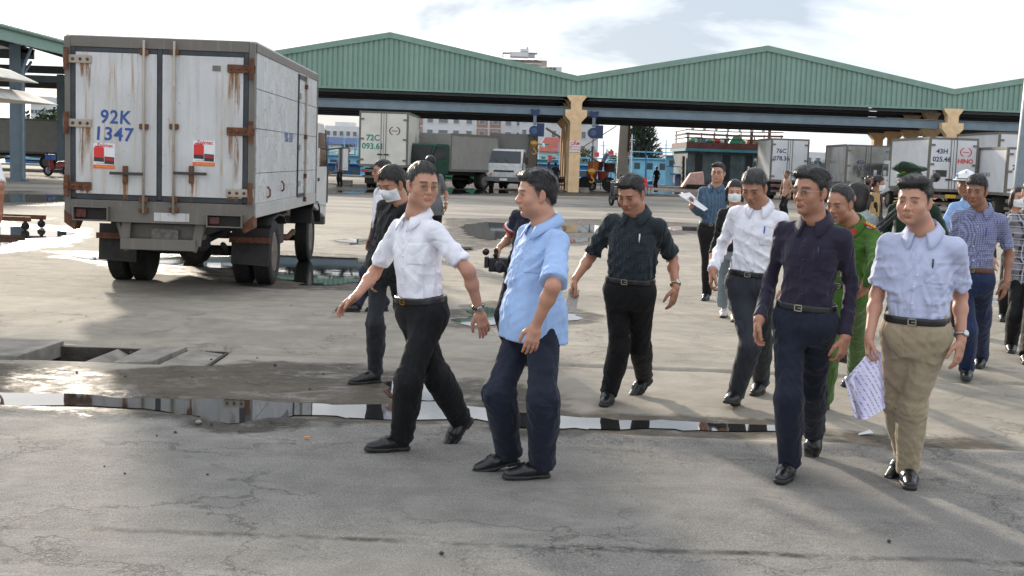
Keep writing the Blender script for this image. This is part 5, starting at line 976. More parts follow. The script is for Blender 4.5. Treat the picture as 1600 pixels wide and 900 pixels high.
# mud flaps
for s, (xa, ya, xb, yb_) in ((-1, (157, 352, 214, 402)), (1, (349, 370, 410, 424))):
    xo = s * .80; m = MB(); m.hexa([(xo - .23, -.60, .30), (xo + .23, -.62, .28), (xo + .23, -.60, .28), (xo - .23, -.58, .30), (xo - .23, -.56, .74), (xo + .23, -.56, .74), (xo + .23, -.54, .74), (xo - .23, -.54, .74)]); fo = m.build('mudflap', FLAP, tr); m = MB(); m.box(xo - .25, xo + .25, -.63, -.61, .56, .63); m.build('flap_strip', RUST, fo)
    m = MB(); pts = [(-.55, .78), (-.40, .86), (.0, .90), (.40, .86), (.55, .76)]; m.add([(xo - .25, y, z) for y, z in pts] + [(xo + .25, y, z) for y, z in pts] + [(xo - .25, y, z - .02) for y, z in pts] + [(xo + .25, y, z - .02) for y, z in pts], [(i, i + 1, 6 + i, 5 + i) for i in range(4)] + [(10 + i, 15 + i, 16 + i, 11 + i) for i in range(4)] + [(5 + i, 6 + i, 16 + i, 15 + i) for i in range(4)] + [(i, 10 + i, 11 + i, i + 1) for i in range(4)]); m.build('mudguard', FLAP, tr)
chassis(tr, YR + .1, 4.5, ZL, 2.0, .41, 3.55)
cabm = grimy('old_white_cab', (.62, .63, .62), amount=.5); c_ = cab(tr, YBX + .06, 2.02, 2.16, cabm, 1.55, .62)
for s in (-1, 1):
    m = MB(); pts = [(3.05, .62), (3.12, .84), (3.35, .93), (3.75, .93), (4.0, .84), (4.08, .6)]; xo = s * .86; m.add([(xo - .16, y, z) for y, z in pts] + [(xo + .17, y, z) for y, z in pts], [(i, i + 1, 7 + i, 6 + i) for i in range(5)]); g_ = m.build('wheel_arch', BLKM, tr); md = g_.modifiers.new('t', 'SOLIDIFY'); md.thickness = .02
# ---------------- other trucks
def box_truck(label, loc, rz, W=2.2, L=5.0, z0=1.0, z1=3.4, boxm=None, cabm=None, lines=(), side_text=None, tcol=None, logo=None, frame_m=None, ov=1.5, cabz=2.35, cabw=None, y_front=None, group='parked box trucks', doors=True, plates=True, txt_size=.30, extra=None, roof_m=None):
    o = empty('box_truck', loc, rz, label, 'truck', group); h = W / 2; ya = -ov; yb_ = ya + L; fm = frame_m or GALV; bm_ = boxm
    m = MB(); m.box(-h, h, ya + .04, yb_, z0, z1); m.build('cargo_box', bm_, o, bevel=.02)
    for s in (-1, 1):
        for z_a, z_b in ((z0 - .01, z0 + .12), (z1 - .10, z1 + .02)): m = MB(); m.box(s * h - .02 * (s < 0) - .0, s * h + .02 * (s > 0), ya + .05, yb_ - .01, z_a, z_b); m.build('edge_rail', fm, o)
        m = MB(); m.box(s * h - (.08 if s > 0 else -.0) , s * h + (.0 if s > 0 else .08), ya - .005, ya + .03, z0, z1); m.build('corner_post', fm, o)
        for yy in (ya + .06, yb_ - .06): m = MB(); m.box(s * h - .02, s * h + .02, yy - .05, yy + .05, z0 + .13, z1 - .11); m.build('side_post', fm, o)
    for z_a, z_b in ((z0 - .02, z0 + .10), (z1 - .09, z1 + .01)): m = MB(); m.box(-h + .082, h - .082, ya - .005, ya + .03, z_a, z_b); m.build('rear_rail', fm, o)
    if doors:
        for s in (-1, 1):
            m = MB(); x0_, x1_ = (.012, h - .085) if s > 0 else (-h + .085, -.012); m.box(x0_, x1_, ya + .002, ya + .039, z0 + .105, z1 - .095); d_ = m.build('rear_door', bm_, o, bevel=.006)
            m = MB(); m.tube([(s * .13, ya - .03, z0 + .02), (s * .13, ya - .03, z1 - .02)], .018, 6); m.build('locking_rod', fm, d_)
            m = MB(); m.cbox((s * .17, ya - .03, z0 + (z1 - z0) * .22), .26, .03, .07); m.build('door_handle', BLKM, d_)
            for t in (.12, .5, .86): m = MB(); m.cbox((s * (h - .12), ya - .02, z0 + (z1 - z0) * t), .26, .03, .09); m.build('hinge', fm, d_)
        m = MB(); m.box(-.01, .01, ya - .001, ya + .03, z0 + .105, z1 - .095); m.build('door_seal', SEAL, o)
    for (s_, x, z_, sz, mt, bo) in lines: text_obj(s_, sz, mt, o, frame((x, ya - .004, z_), (1, 0, 0), (0, 0, 1)), bold=bo, name='lettering')
    if side_text: text_obj(side_text[0], side_text[1], side_text[2], o, frame((-h - .006, (ya + yb_) / 2 + side_text[3], z0 + (z1 - z0) * .42), (0, -1, 0), (0, 0, 1)), name='lettering')
    if logo:
        x, z_, r, mt = logo
        for s in (-1, 1):
            m = MB(); n = 18; a0 = math.radians(68); pts = []
            for i in range(n + 1):
                a = -a0 + 2 * a0 * i / n + (0 if s > 0 else math.pi); pts.append((x + r * 1.12 * math.cos(a), r * .92 * math.sin(a)))
            vs_ = [(p[0], ya - .004, z_ + p[1]) for p in pts] + [(x + (p[0] - x) * .80, ya - .004, z_ + p[1] * .84) for p in pts]; m.add(vs_, [(i, i + 1, n + 2 + i, n + 1 + i) for i in range(n)]); m.build('emblem', mt, o)
        m = MB(); m.box(x - r * .62, x + r * .62, ya - .006, ya - .003, z_ - r * .07, z_ + r * .07); m.build('emblem', mt, o)
    wr = .47 if z1 > 3.0 else .42; yf = y_front or (yb_ + .65); chassis(o, ya + .15, yb_ + 1.2, z0, W - .1, wr, yf, True, False)
    m = MB(); m.box(-h + .1, h - .1, ya + .05, ya + .12, z0 - .32, z0 - .16); m.build('rear_bumper', fm, o, bevel=.01); m = MB(); m.box(-h + .15, h - .15, ya + .3, ya + .36, z0 - .62, z0 - .50); m.build('underrun_bar', fm, o)
    for s in (-1, 1):
        m = MB(); m.box(s * (h - .35) - .16, s * (h - .35) + .16, ya + .03, ya + .052, z0 - .29, z0 - .19); m.build('tail_lamp', LAMPR, o); m = MB(); m.box(s * .78 - .28, s * .78 + .28, -wr - .16, -wr - .13, .22, z0 - .1); m.build('mudflap', FLAP, o)
    if plates: m = MB(); m.box(-.24, .24, ya + .035, ya + .051, z0 - .30, z0 - .14); m.build('number_plate', PLATEY, o)
    cab(o, yb_ + .08, cabw or min(W - .05, 2.1), cabz, cabm or plain('white_cab', (.62, .63, .63), .4), 1.6, .62); return o
WB = plain('clean_white_box', (.62, .63, .64), .4, var=.1, scale=1.2); CREAMB = plain('cream_white_box', (.66, .64, .57), .45, var=.1, scale=1.2); GREYB = grimy('grimy_shaded_grey_box', (.30, .29, .265), amount=.8); GREYD = grimy('dark_shaded_grimy_box', (.15, .145, .135), amount=.8); INK = plain('dark_blue_ink', (.03, .04, .12), .6, bump=0); TEAL = plain('teal_ink', (.02, .24, .19), .6, bump=0); RDI = plain('red_ink', (.65, .04, .04), .6, bump=0); MAR = plain('maroon_ink', (.10, .035, .05), .6, bump=0)  # GREYB, GREYD: grime, plus shade under the shed roof put into the colour
CHR = NT('mirror_steel'); co = CHR.co(); CHR.base(CHR.mix(CHR.ramp(CHR.noise(1.1, 3), .4, .6), (.42, .40, .36), (.56, .55, .52)), .16, 1.0); CHR.bump(CHR.noise(1.1, 1.5, .5, .5, co), .16, .12); CHR = CHR.m
QUI = NT('quilted_steel'); co = QUI.co(); v_ = QUI.n('ShaderNodeTexVoronoi', {'Scale': 9.0}, feature='F1'); QUI.base((.52, .52, .50), .28, 1.0); QUI.bump(v_.outputs['Distance'], .35, .05); QUI = QUI.m
def gx_at(px, Y): return P(px, 280, Y)[0]
xr = (gx_at(559, 64) + gx_at(637, 64)) / 2; box_truck('cream box truck marked 72C 093.61 seen from behind, left of the green cab', (xr, 65.6, 0), -.015, 2.55, 6.2, 1.15, 4.0, CREAMB, None, [('72C', -.55, 2.62, .42, TEAL, .012), ('093.61', -.55, 2.18, .42, TEAL, .012)], logo=(.58, 3.02, .26, MAR), txt_size=.4)
box_truck('dark green cab box truck parked at an angle left of the white-cab truck', (P(735, 285, 70)[0], 70, 0), math.radians(146), 2.15, 4.6, 1.0, 3.05, GREYB, plain('dark_green_cab', (.012, .06, .038), .4), ov=1.2, cabz=2.45, side_text=None)
box_truck('white-cab box truck facing the viewer between the green cab and the column', (P(806, 285, 72)[0], 74.5, 0), math.radians(172), 2.2, 4.6, 1.0, 3.25, GREYD, plain('white_cab', (.62, .63, .63), .4), ov=1.2, cabz=2.35)
box_truck('white box truck marked 76C 078.36 in front of the moored teal boat', ((gx_at(1205, 70) + gx_at(1262, 70)) / 2, 71.6, 0), -.02, 2.15, 4.4, 1.05, 3.5, WB, None, [('76C', -.5, 2.78, .34, INK, .008), ('078.36', -.48, 2.36, .34, INK, .008)])
box_truck('polished steel box truck with mirror-like rear doors', ((gx_at(1322, 64) + gx_at(1390, 64)) / 2, 65.6, 0), -.01, 2.3, 4.5, .95, 3.15, CHR, None, [('45H', -.35, 2.25, .3, INK, .006), ('015.33', -.35, 1.92, .3, INK, .006)])
box_truck('white box truck marked 43H 025.46 with large red rear lettering', ((gx_at(1451, 55) + gx_at(1526, 55)) / 2, 56.6, 0), 0, 2.2, 5.6, 1.0, 3.4, WB, None, [('43H', -.52, 2.78, .30, INK, .008), ('025.46', -.52, 2.42, .30, INK, .008), ('HINO', .55, 2.36, .27, RDI, .010)], side_text=('43H-025.46', .26, INK, -.3), logo=(.55, 2.78, .24, RDI))
box_truck('white box truck marked 43H 236 cut off by the right edge', (gx_at(1573, 52) + 1.1, 53.6, 0), 0, 2.2, 5.2, .95, 3.0, WB, None, [('43H', -.45, 2.52, .30, INK, .008), ('236.55', -.45, 2.14, .30, INK, .008)], side_text=('43H-236.55', .24, INK, -.3))
box_truck('tall white box truck behind the others at the right edge', (gx_at(1558, 62) + 1.25, 63.6, 0), 0, 2.5, 6.0, 1.15, 4.0, WB, None)
box_truck('grey ribbed box truck under the open shed at left', (P(80, 262, 84)[0], 84, 0), math.radians(92), 2.2, 5.2, 1.05, 3.35, GREYB, None, ov=1.6)
# ================================================================ harbour, boats, far shore
def leafy(name, base, h, rx, rz0, n, leaf, mats, label, cat='tree', group=None, trunk=.12, shape='round', seed=0, ry=None):
    """tree: tapered trunk with limbs and a crown of leaf clumps spread through its volume"""
    r = np.random.RandomState(seed); ry = ry or rx; t = empty(name, base, r.uniform(0, 6), label, cat, group)
    m = MB(); m.tube([(0, 0, -.2), (r.normal() * .05 * h * .2, 0, h * .35), (0, r.normal() * .1, h * .8)], [trunk, trunk * .7, trunk * .2], 7)
    for k in range(7):
        a = r.uniform(0, 6.28); z0 = h * r.uniform(.25, .75); m.tube([(0, 0, z0), (math.cos(a) * rx * .45, math.sin(a) * rx * .45, z0 + h * .10), (math.cos(a) * rx * .8, math.sin(a) * rx * .8, z0 + h * .16)], [trunk * .4, trunk * .25, trunk * .08], 5)
    m.build('trunk', plain('bark', (.09, .07, .055), .9), t)
    clumps = r.normal(size=(16, 3)); clumps /= np.linalg.norm(clumps, axis=1)[:, None]; clumps *= r.uniform(.25, .85, (16, 1)); P_ = []
    while len(P_) < n:
        c = clumps[r.randint(16)]; p = c + r.normal(size=3) * .20; 
        if shape == 'cone':
            z = r.uniform(0, 1); rad = (1 - z) ** .8 * r.uniform(.15, 1); a = r.uniform(0, 6.28); a = round(a * 4) / 4 + r.normal() * .08 if r.rand() < .7 else a; p = np.array([rad * math.cos(a), rad * math.sin(a), z * 2 - 1 + rad * .1])
        elif np.linalg.norm(p) > 1.1: continue
        P_.append(p)
    P_ = np.array(P_); zc, hz = (rz0 * h + h) / 2, (h - rz0 * h) / 2; W_ = P_ * np.array([rx, ry, hz]) + np.array([0, 0, zc]); V = np.zeros((n, 4, 3)); u = r.normal(size=(n, 3)); u /= np.linalg.norm(u, axis=1)[:, None]; v = np.cross(u, r.normal(size=(n, 3))); v /= np.linalg.norm(v, axis=1)[:, None]; s = leaf * r.uniform(.5, 1.2, (n, 1))
    if shape == 'cone': u = P_ * np.array([1, 1, 0]) + r.normal(size=(n, 3)) * .25 + np.array([0, 0, .5]); u /= np.linalg.norm(u, axis=1)[:, None]; v = np.cross(u, r.normal(size=(n, 3))); v /= np.linalg.norm(v, axis=1)[:, None]; su, sv = s * 1.6, s * .22
    else: su, sv = s, s * .6
    V[:, 0] = W_ - u * su; V[:, 1] = W_ - v * sv; V[:, 2] = W_ + u * su; V[:, 3] = W_ + v * sv
    np_obj('crown', V.reshape(-1, 3), np.arange(n * 4).reshape(n, 4), mats, t, (0, 0, 0), None, r.randint(0, len(mats), n)); return t
LEAFM = [plain('leaf_a', (.045, .075, .022), .7, bump=0), plain('leaf_b', (.07, .105, .03), .7, bump=0), plain('leaf_c', (.03, .052, .02), .7, bump=0)]; CAS = [plain('needle_a', (.06, .075, .05), .8, bump=0), plain('needle_b', (.04, .052, .036), .8, bump=0)]
b_ = P(1001, 268, 150); leafy('casuarina_tree', (b_[0], 150, .2), 9.2, 3.0, .12, 2600, .42, CAS, 'feathery grey-green casuarina tree beyond the blue boats', trunk=.16, shape='cone', seed=3)
TL_ = [(740, 225, 240, 9, 'rounded green tree behind the moored green boat'), (800, 228, 245, 8, 'dark green tree right of the moored green boat'), (918, 232, 220, 7.5, 'green tree just right of the notice column'), (955, 235, 225, 7, 'green tree left of the white mast'), (985, 240, 230, 6, 'low green tree between white mast and casuarina'), (1078, 243, 210, 6, 'small green tree left of the big teal boat'), (545, 222, 230, 8, 'round tree by the low white building left of the cream truck'), (720, 232, 238, 6.5, 'bushy tree at the left end of the apartment block'), (60, 172, 190, 10, 'leafy tree behind the open shed at left'), (85, 168, 195, 10.5, 'taller tree beside the leafy one at the left shed'), (98, 172, 185, 9, 'tree against the corner of the rusty truck'), (1275, 250, 190, 6, 'tree between the two white trucks and steel truck'), (880, 236, 230, 6, 'tree behind the red-roofed house')]
for i, (px, py, Y, h, lab) in enumerate(TL_):
    q = P(px, py, Y); hh = max(3.5, q[2]); leafy('shore_tree', (q[0], Y, 0), hh, hh * .5, .15, 420, hh * .075, LEAFM, lab, group='trees on the far shore', seed=20 + i, trunk=.2)
# ---- buildings
WALLW = plain('pale_wall', (.62, .62, .63), .8, var=.08, scale=.2); BRICK = plain('brick_panel', (.36, .22, .19), .8, var=.1, scale=.3); GLZ = glass('far_glass', (.06, .075, .09), .12); TANW = plain('tan_wall', (.42, .31, .23), .8, var=.08, scale=.2); CREW = plain('cream_wall', (.66, .60, .42), .8, var=.08, scale=.3); RROOF = plain('red_roof', (.34, .085, .06), .7, var=.15, scale=.6)  # far building colours lightened, so the paint itself stands in for haze
WIN = {}
def win_mesh(w_, h_):
    k = (round(w_, 2), round(h_, 2))
    if k not in WIN:
        m = MB(); m.box(-w_ / 2, w_ / 2, -.10, .05, -h_ / 2, h_ / 2); o = m.build('window', GLZ); f = MB(); t = .09
        for a in ((-w_ / 2 - t, w_ / 2 + t, h_ / 2, h_ / 2 + t), (-w_ / 2 - t, w_ / 2 + t, -h_ / 2 - t, -h_ / 2), (-w_ / 2 - t, -w_ / 2, -h_ / 2, h_ / 2), (w_ / 2, w_ / 2 + t, -h_ / 2, h_ / 2)): f.box(a[0], a[1], -.16, .05, a[2], a[3])
        fo = f.build('frame', WALLW); WIN[k] = (o.data, fo.data); bpy.data.objects.remove(o); bpy.data.objects.remove(fo)
    return WIN[k]
def window(parent, x, y, z, w_, h_):
    a, b = win_mesh(w_, h_); o = bpy.data.objects.new('window', a); COL.objects.link(o); o.parent = parent; o.location = (x, y, z); f = bpy.data.objects.new('frame', b); COL.objects.link(f); f.parent = o
# apartment block
Y = 300; a_, b_ = P(640, 170, Y), P(828, 170, Y); ztop = P(700, 160, Y)[2]; ap = empty('apartment_block', ((a_[0] + b_[0]) / 2, Y, 0), 0, 'long white apartment block with brick-red panels behind the trucks', 'building'); wd = b_[0] - a_[0] + 12; m = MB(); m.box(-wd / 2, wd / 2, 0, 14, 0, ztop); m.build('wall', WALLW, ap); nF = int(ztop / 3.1); nC = int(wd / 3.0)
for f in range(nF):
    for c in range(nC):
        x = -wd / 2 + (c + .5) * wd / nC; z = 1.8 + f * 3.1; g = c % 6
        if g in (1, 2): m = MB(); m.box(x - 1.35, x + 1.35, -.12, -.005, z - 1.45, z + 1.35); 
        if g in (1, 2) and (f + c) % 1 == 0: m.build('brick_panel', BRICK, ap)
        window(ap, x, -.10 if g in (1, 2) else -.02, z, 1.3 if g != 4 else 2.2, 1.35)
# white block on the right
Y = 280; a_, b_ = P(812, 190, Y), P(936, 190, Y); ztop = P(880, 150, Y)[2]; ap2 = empty('white_tower_block', ((a_[0] + b_[0]) / 2, Y, 0), 0, 'plain white block with small windows behind the notice column', 'building'); wd = b_[0] - a_[0]; m = MB(); m.box(-wd / 2, wd / 2, 0, 14, 0, ztop); m.build('wall', plain('grey_white_wall', (.56, .56, .57), .8, var=.08, scale=.2), ap2)
for f in range(int(ztop / 3.2)):
    for c in range(8):
        if c not in (2, 5): window(ap2, -wd / 2 + (c + .5) * wd / 8, -.02, 1.8 + f * 3.2, .9, 1.5)
# hotel tower
Y = 620; s_ = Y / FOC; q = lambda px, py: P(px, py, Y); ht = empty('hotel_tower', (q(824, 100)[0], Y, 0), 0, 'tan and white hotel tower rising behind the first green gable', 'building'); cx_ = q(824, 100)[0]
def slab(nm, x0, x1, yt, yb_, mt, dy=0, depth=16, par=None):
    a_, b_ = q(x0, yt), q(x1, yb_); m = MB(); m.box(a_[0] - cx_, b_[0] - cx_, dy, dy + depth, b_[2], a_[2]); return m.build(nm, mt, par or ht)
slab('tower_shaft', 781, 847, 92, 300, TANW); slab('white_band', 780, 847, 97.5, 101, WALLW, -.6, .5); slab('window_band', 800, 846, 94, 97, GLZ, -.4, .35); slab('white_band', 779, 848, 88.5, 91.5, WALLW, -1.2, 1.1); slab('penthouse', 797, 826, 80, 88.4, WALLW, 2, 10); slab('penthouse', 813, 826, 75, 79.9, WALLW, 3, 8); slab('roof_canopy', 826, 840, 81.5, 82.8, WALLW, 1, 9); slab('penthouse', 826, 836, 83, 88.3, WALLW, 3, 8); slab('roof_canopy', 785, 797, 81, 82.2, WALLW, 1, 9); slab('roof_post', 785, 786.5, 82.3, 88.2, TANW, 1.5, 1); slab('side_wing', 838, 870, 104, 300, WALLW, -2, 10)
for i in range(5): slab('window', 840 + i * 6, 844.5 + i * 6, 106, 110, GLZ, -2.3, .25)
for i in range(6): slab('window', 784 + i * 10, 790 + i * 10, 93.5, 97, GLZ, -.3, .25)
m = MB(); m.tube([(q(824, 75)[0] - cx_, 6, q(824, 76)[2]), (q(824, 72)[0] - cx_, 6, q(824, 72)[2])], .3, 6); m.build('mast', DKST, ht)
# red-roofed house
Y = 190; q0, q1 = P(838, 262, Y), P(888, 240, Y); hs = empty('red_roofed_house', ((q0[0] + q1[0]) / 2, Y, 0), 0, 'cream house with red hipped roof left of the notice column', 'building'); wd = q1[0] - q0[0]; ze = P(860, 237, Y)[2]; zr = P(860, 214, Y)[2]; m = MB(); m.box(-wd / 2 + .3, wd / 2 - .3, .3, 6, 0, ze); m.build('wall', CREW, hs); m = MB(); m.hexa([(-wd / 2 - .2, -.3, ze), (wd / 2 + .2, -.3, ze), (wd / 2 + .2, 6.5, ze), (-wd / 2 - .2, 6.5, ze), (-wd / 2 + 1.3, 2.8, zr), (wd / 2 - .5, 2.8, zr), (wd / 2 - .5, 3.4, zr), (-wd / 2 + 1.3, 3.4, zr)]); m.build('roof', RROOF, hs)
for x in (-1.4, .2, 1.6): window(hs, x, .26, ze - 1.2, .6, 1.0)
# low buildings left and right
for (x0, x1, yt, Y, mt, lab, sub) in ((508, 560, 196, 330, WALLW, 'low white building left of the cream truck', (522, 550, 190)), (1062, 1090, 228, 260, plain('grey_block', (.4, .42, .44), .8), 'grey low building left of the big teal boat', None), (1230, 1300, 236, 300, WALLW, 'pale building glimpsed between white and steel trucks', None), (48, 76, 150, 420, WALLW, 'white apartment tower behind the left trees', None)):
    a_, b_ = P(x0, yt, Y), P(x1, yt, Y); o = empty('low_building', ((a_[0] + b_[0]) / 2, Y, 0), 0, lab, 'building'); wd = b_[0] - a_[0]; m = MB(); m.box(-wd / 2, wd / 2, 0, 12, 0, a_[2]); m.build('wall', mt, o)
    if sub: c_, d_ = P(sub[0], sub[2], Y), P(sub[1], sub[2], Y); m = MB(); m.box(c_[0] - (a_[0] + b_[0]) / 2, d_[0] - (a_[0] + b_[0]) / 2, 2, 9, a_[2], c_[2]); m.build('roof_block', WALLW, o)
    for f in range(3):
        for c in range(5): window(o, -wd / 2 + (c + .5) * wd / 5, -.02, a_[2] - 2 - f * 3.2, 1.0, 1.2)
a_ = P(505, 218, 240); wl = empty('blue_roofed_warehouse', (a_[0] + 6, 240, 0), 0, 'long low warehouse with blue roof across the harbour', 'building'); m = MB(); m.box(-8, 8, 0, 8, 0, a_[2] - .8); m.build('wall', WALLW, wl); m = MB(); m.hexa([(-9, -.5, a_[2] - .8), (9, -.5, a_[2] - .8), (9, 9, a_[2] - .8), (-9, 9, a_[2] - .8), (-9, 3.5, a_[2] + .6), (9, 3.5, a_[2] + .6), (9, 4.5, a_[2] + .6), (-9, 4.5, a_[2] + .6)]); m.build('roof', plain('blue_roof', (.05, .10, .22), .6), wl)
a_ = P(560, 235, 180); gs = empty('green_roofed_quay_hall', (a_[0], 180, 0), 0, 'green roofed open hall across the water left of the cream truck', 'building'); m = MB(); m.hexa([(-7, 0, a_[2] - .6), (7, 0, a_[2] - .6), (7, 8, a_[2] - .6), (-7, 8, a_[2] - .6), (-6, 3.5, a_[2] + .4), (6, 3.5, a_[2] + .4), (6, 4.5, a_[2] + .4), (-6, 4.5, a_[2] + .4)]); m.build('roof', GREEN, gs)
for x in (-6, -2, 2, 6): m = MB(); m.box(x - .12, x + .12, .2, .44, 0, a_[2] - .6); m.build('post', WALLW, gs)
# ---- boats
def fishing_boat(label, px, Y, L, heading, hullm, trim, housem, zt=3.2, bulbs=0, masts=2, beam=None, flag=True, red=True, group='moored fishing boats', seed=0):
    r = random.Random(seed); B = beam or L * .28; b = empty('fishing_boat', (P(px, 280, Y)[0], Y, -1.6), heading, label, 'boat', group); rows = []; N = 9
    for i in range(N):
        t = i / (N - 1); y = -L / 2 + L * t; wv_ = B / 2 * (math.sin(math.pi * min(1, .28 + t * .62)) ** .7) * (1 if t < .75 else 1 - ((t - .75) / .25) ** 2 * .93); sh = 1.45 + .35 * (1 - t) ** 2 * .5 + 1.3 * max(0, t - .35) ** 2
        rows.append([(-wv_, y, sh), (-wv_ * .96, y, sh - .55), (-wv_ * .72, y, .0), (0, y, -.5), (wv_ * .72, y, .0), (wv_ * .96, y, sh - .55), (wv_, y, sh)])
    m = MB(); m.add(sum(rows, []), [(i * 7 + k, i * 7 + k + 1, (i + 1) * 7 + k + 1, (i + 1) * 7 + k) for i in range(N - 1) for k in range(6)] + [tuple(range(7))]); h = m.build('hull', hullm, b)
    m = MB(); m.add([x for i in range(N) for x in ((rows[i][0][0] * .98, rows[i][0][1], rows[i][0][2] - .35), (rows[i][6][0] * .98, rows[i][6][1], rows[i][6][2] - .35))], [(2 * i, 2 * i + 1, 2 * i + 3, 2 * i + 2) for i in range(N - 1)]); m.build('deck', plain('boat_deck', (.20, .16, .12), .8), b)
    for s in (0, 6): m = MB(); m.tube([(rows[i][s][0] * 1.01, rows[i][s][1], rows[i][s][2]) for i in range(N)], .09, 5); m.build('gunwale', trim, b)
    if red: m = MB(); m.add([(x * 1.012, y, z) for i in range(N) for x, y, z in (( rows[i][1][0] * .93, rows[i][1][1], .42), (rows[i][2][0], rows[i][2][1], -.02))] , [(2 * i, 2 * i + 2, 2 * i + 3, 2 * i + 1) for i in range(N - 1)]); m.build('waterline_band', plain('boat_red', (.22, .04, .03), .7), b)
    y0, y1 = -L * .36, L * .04; hw_ = B * .33; m = MB(); m.box(-hw_, hw_, y0, y1, 1.2, zt + .6); hs_ = m.build('wheelhouse', housem, b, bevel=.05); m = MB(); m.box(-hw_ - .25, hw_ + .25, y0 - .3, y1 + .4, zt + .61, zt + .72); m.build('house_roof', trim, b)
    for k in range(4):
        yy = y0 + (k + .5) * (y1 - y0) / 4
        for s in (-1, 1): m = MB(); m.box(s * hw_ - .02, s * hw_ + .02, yy - .3, yy + .3, zt - .35, zt + .25); m.build('window', GLZ, hs_)
    for s in (-.5, .5): m = MB(); m.box(s * hw_ - .3, s * hw_ + .3, y0 - .02, y0 + .02, zt - .35, zt + .25); m.build('window', GLZ, hs_)
    for k in range(masts): yy = L * (-.2 + .5 * k); m = MB(); hgt = zt + r.uniform(1.6, 3.2); m.tube([(0, yy, 1.2), (0, yy + .1, hgt)], [.08, .05], 6); m.bar((-.9, yy, hgt - .5), (.9, yy, hgt - .5), .05); m.build('mast', trim, b)
    m = MB()
    for s in (-1, 1): m.tube([(s * hw_ * 1.1, y0, zt + 1.3), (s * hw_ * 1.1, y1 + 1, zt + 1.3)], .035, 5)
    m.build('roof_rail', trim, b)
    if flag: m = MB(); z_ = zt + 2.0; m.tube([(0, y0, zt), (0, y0, z_ + .6)], .03, 5); m.build('flag_pole', trim, b); m = MB(); m.hexa([(0, y0, z_), (.75, y0 + .1, z_ - .05), (.75, y0 + .12, z_ - .05), (0, y0 + .02, z_), (0, y0, z_ + .5), (.75, y0 + .1, z_ + .45), (.75, y0 + .12, z_ + .45), (0, y0 + .02, z_ + .5)]); m.build('flag', plain('flag_red', (.65, .05, .03), .7), b)
    if bulbs:
        m = MB(); m.tube([(-B * .4, -L * .45, zt + 1.7), (-B * .4, L * .4, zt + 1.5)], .06, 6); m.build('lamp_rail', trim, b); BULB = plain('lamp_bulb', (.75, .76, .76), .15, bump=0)
        for k in range(bulbs): yy = -L * .43 + L * .8 * k / (bulbs - 1); m = MB(); m.ball((-B * .4, yy, zt + 1.38), .17, 8, 6, (1, 1, 1.25)); m.build('fishing_lamp', BULB, b)
        for yy in (-L * .4, -L * .1, L * .2): m = MB(); m.tube([(-B * .4, yy, 1.5), (-B * .4, yy, zt + 1.7)], .05, 6); m.build('lamp_post', trim, b)
    return b
BLUEH = plain('boat_blue', (.03, .14, .36), .55, var=.25, scale=1); LBLUE = plain('boat_light_blue', (.22, .48, .62), .55, var=.2, scale=1); GRNB = plain('boat_green', (.02, .20, .11), .55, var=.2, scale=1); TEALB = plain('boat_teal', (.05, .19, .24), .6, var=.25, scale=1.5); GREYW = plain('boat_weathered', (.075, .10, .105), .75, var=.4, scale=1.5); MARN = plain('boat_maroon', (.10, .03, .025), .7, var=.4, scale=2)
fishing_boat('green squid boat with a rail of round lamps behind the parked trucks', 738, 102, 17, math.radians(-80), GRNB, GRNB, GRNB, 3.3, 10, 2, 4.5, seed=1)
for i, a in enumerate([('blue boat with blue wheelhouse left of the cream truck', 518, 112, 12, 100, BLUEH, LBLUE, LBLUE, 2.6), ('blue fishing boat whose bow lies beside the cream truck', 548, 103, 11, -60, BLUEH, BLUEH, BLUEH, 1.9), ('blue boat left of the notice column', 852, 118, 13, 75, BLUEH, LBLUE, BLUEH, 2.5), ('blue boat behind the red cart right of the notice column', 925, 104, 11, -75, BLUEH, LBLUE, BLUEH, 1.4), ('pale blue boat left of the white mast', 945, 150, 13, 80, LBLUE, LBLUE, LBLUE, 2.6), ('light blue boat right of the white mast', 1000, 118, 13, 62, LBLUE, LBLUE, LBLUE, 3.3), ('light blue boat with tall white wheelhouse and blue rail', 1052, 110, 13, 70, LBLUE, plain('boat_white', (.6, .66, .7), .6), LBLUE, 3.6), ('bright blue boat moored beside the big teal boat', 1064, 104, 10, 75, BLUEH, BLUEH, BLUEH, 2.0), ('distant blue boat above the motorbikes', 890, 165, 14, 90, BLUEH, LBLUE, LBLUE, 2.8), ('distant light blue boat beneath the red roof', 842, 160, 13, 85, LBLUE, LBLUE, TEALB, 3.0), ('distant teal boat between column and mast', 962, 170, 13, 95, TEALB, LBLUE, LBLUE, 3.0), ('blue boat beyond the quay behind the left shed', 95, 130, 13, 80, BLUEH, LBLUE, BLUEH, 4.0), ('far blue boat at the foot of the low white building', 590, 150, 14, 85, BLUEH, LBLUE, LBLUE, 3.0), ('far light blue boat glimpsed right of the polished steel truck', 1275, 130, 12, 85, LBLUE, BLUEH, LBLUE, 2.8)]):
    lab, px, Y_, L, hd_, hm, tm_, wm_, zt = a; fishing_boat(lab, px, Y_, L, math.radians(hd_), hm, tm_, wm_, zt, masts=2, seed=5 + i)
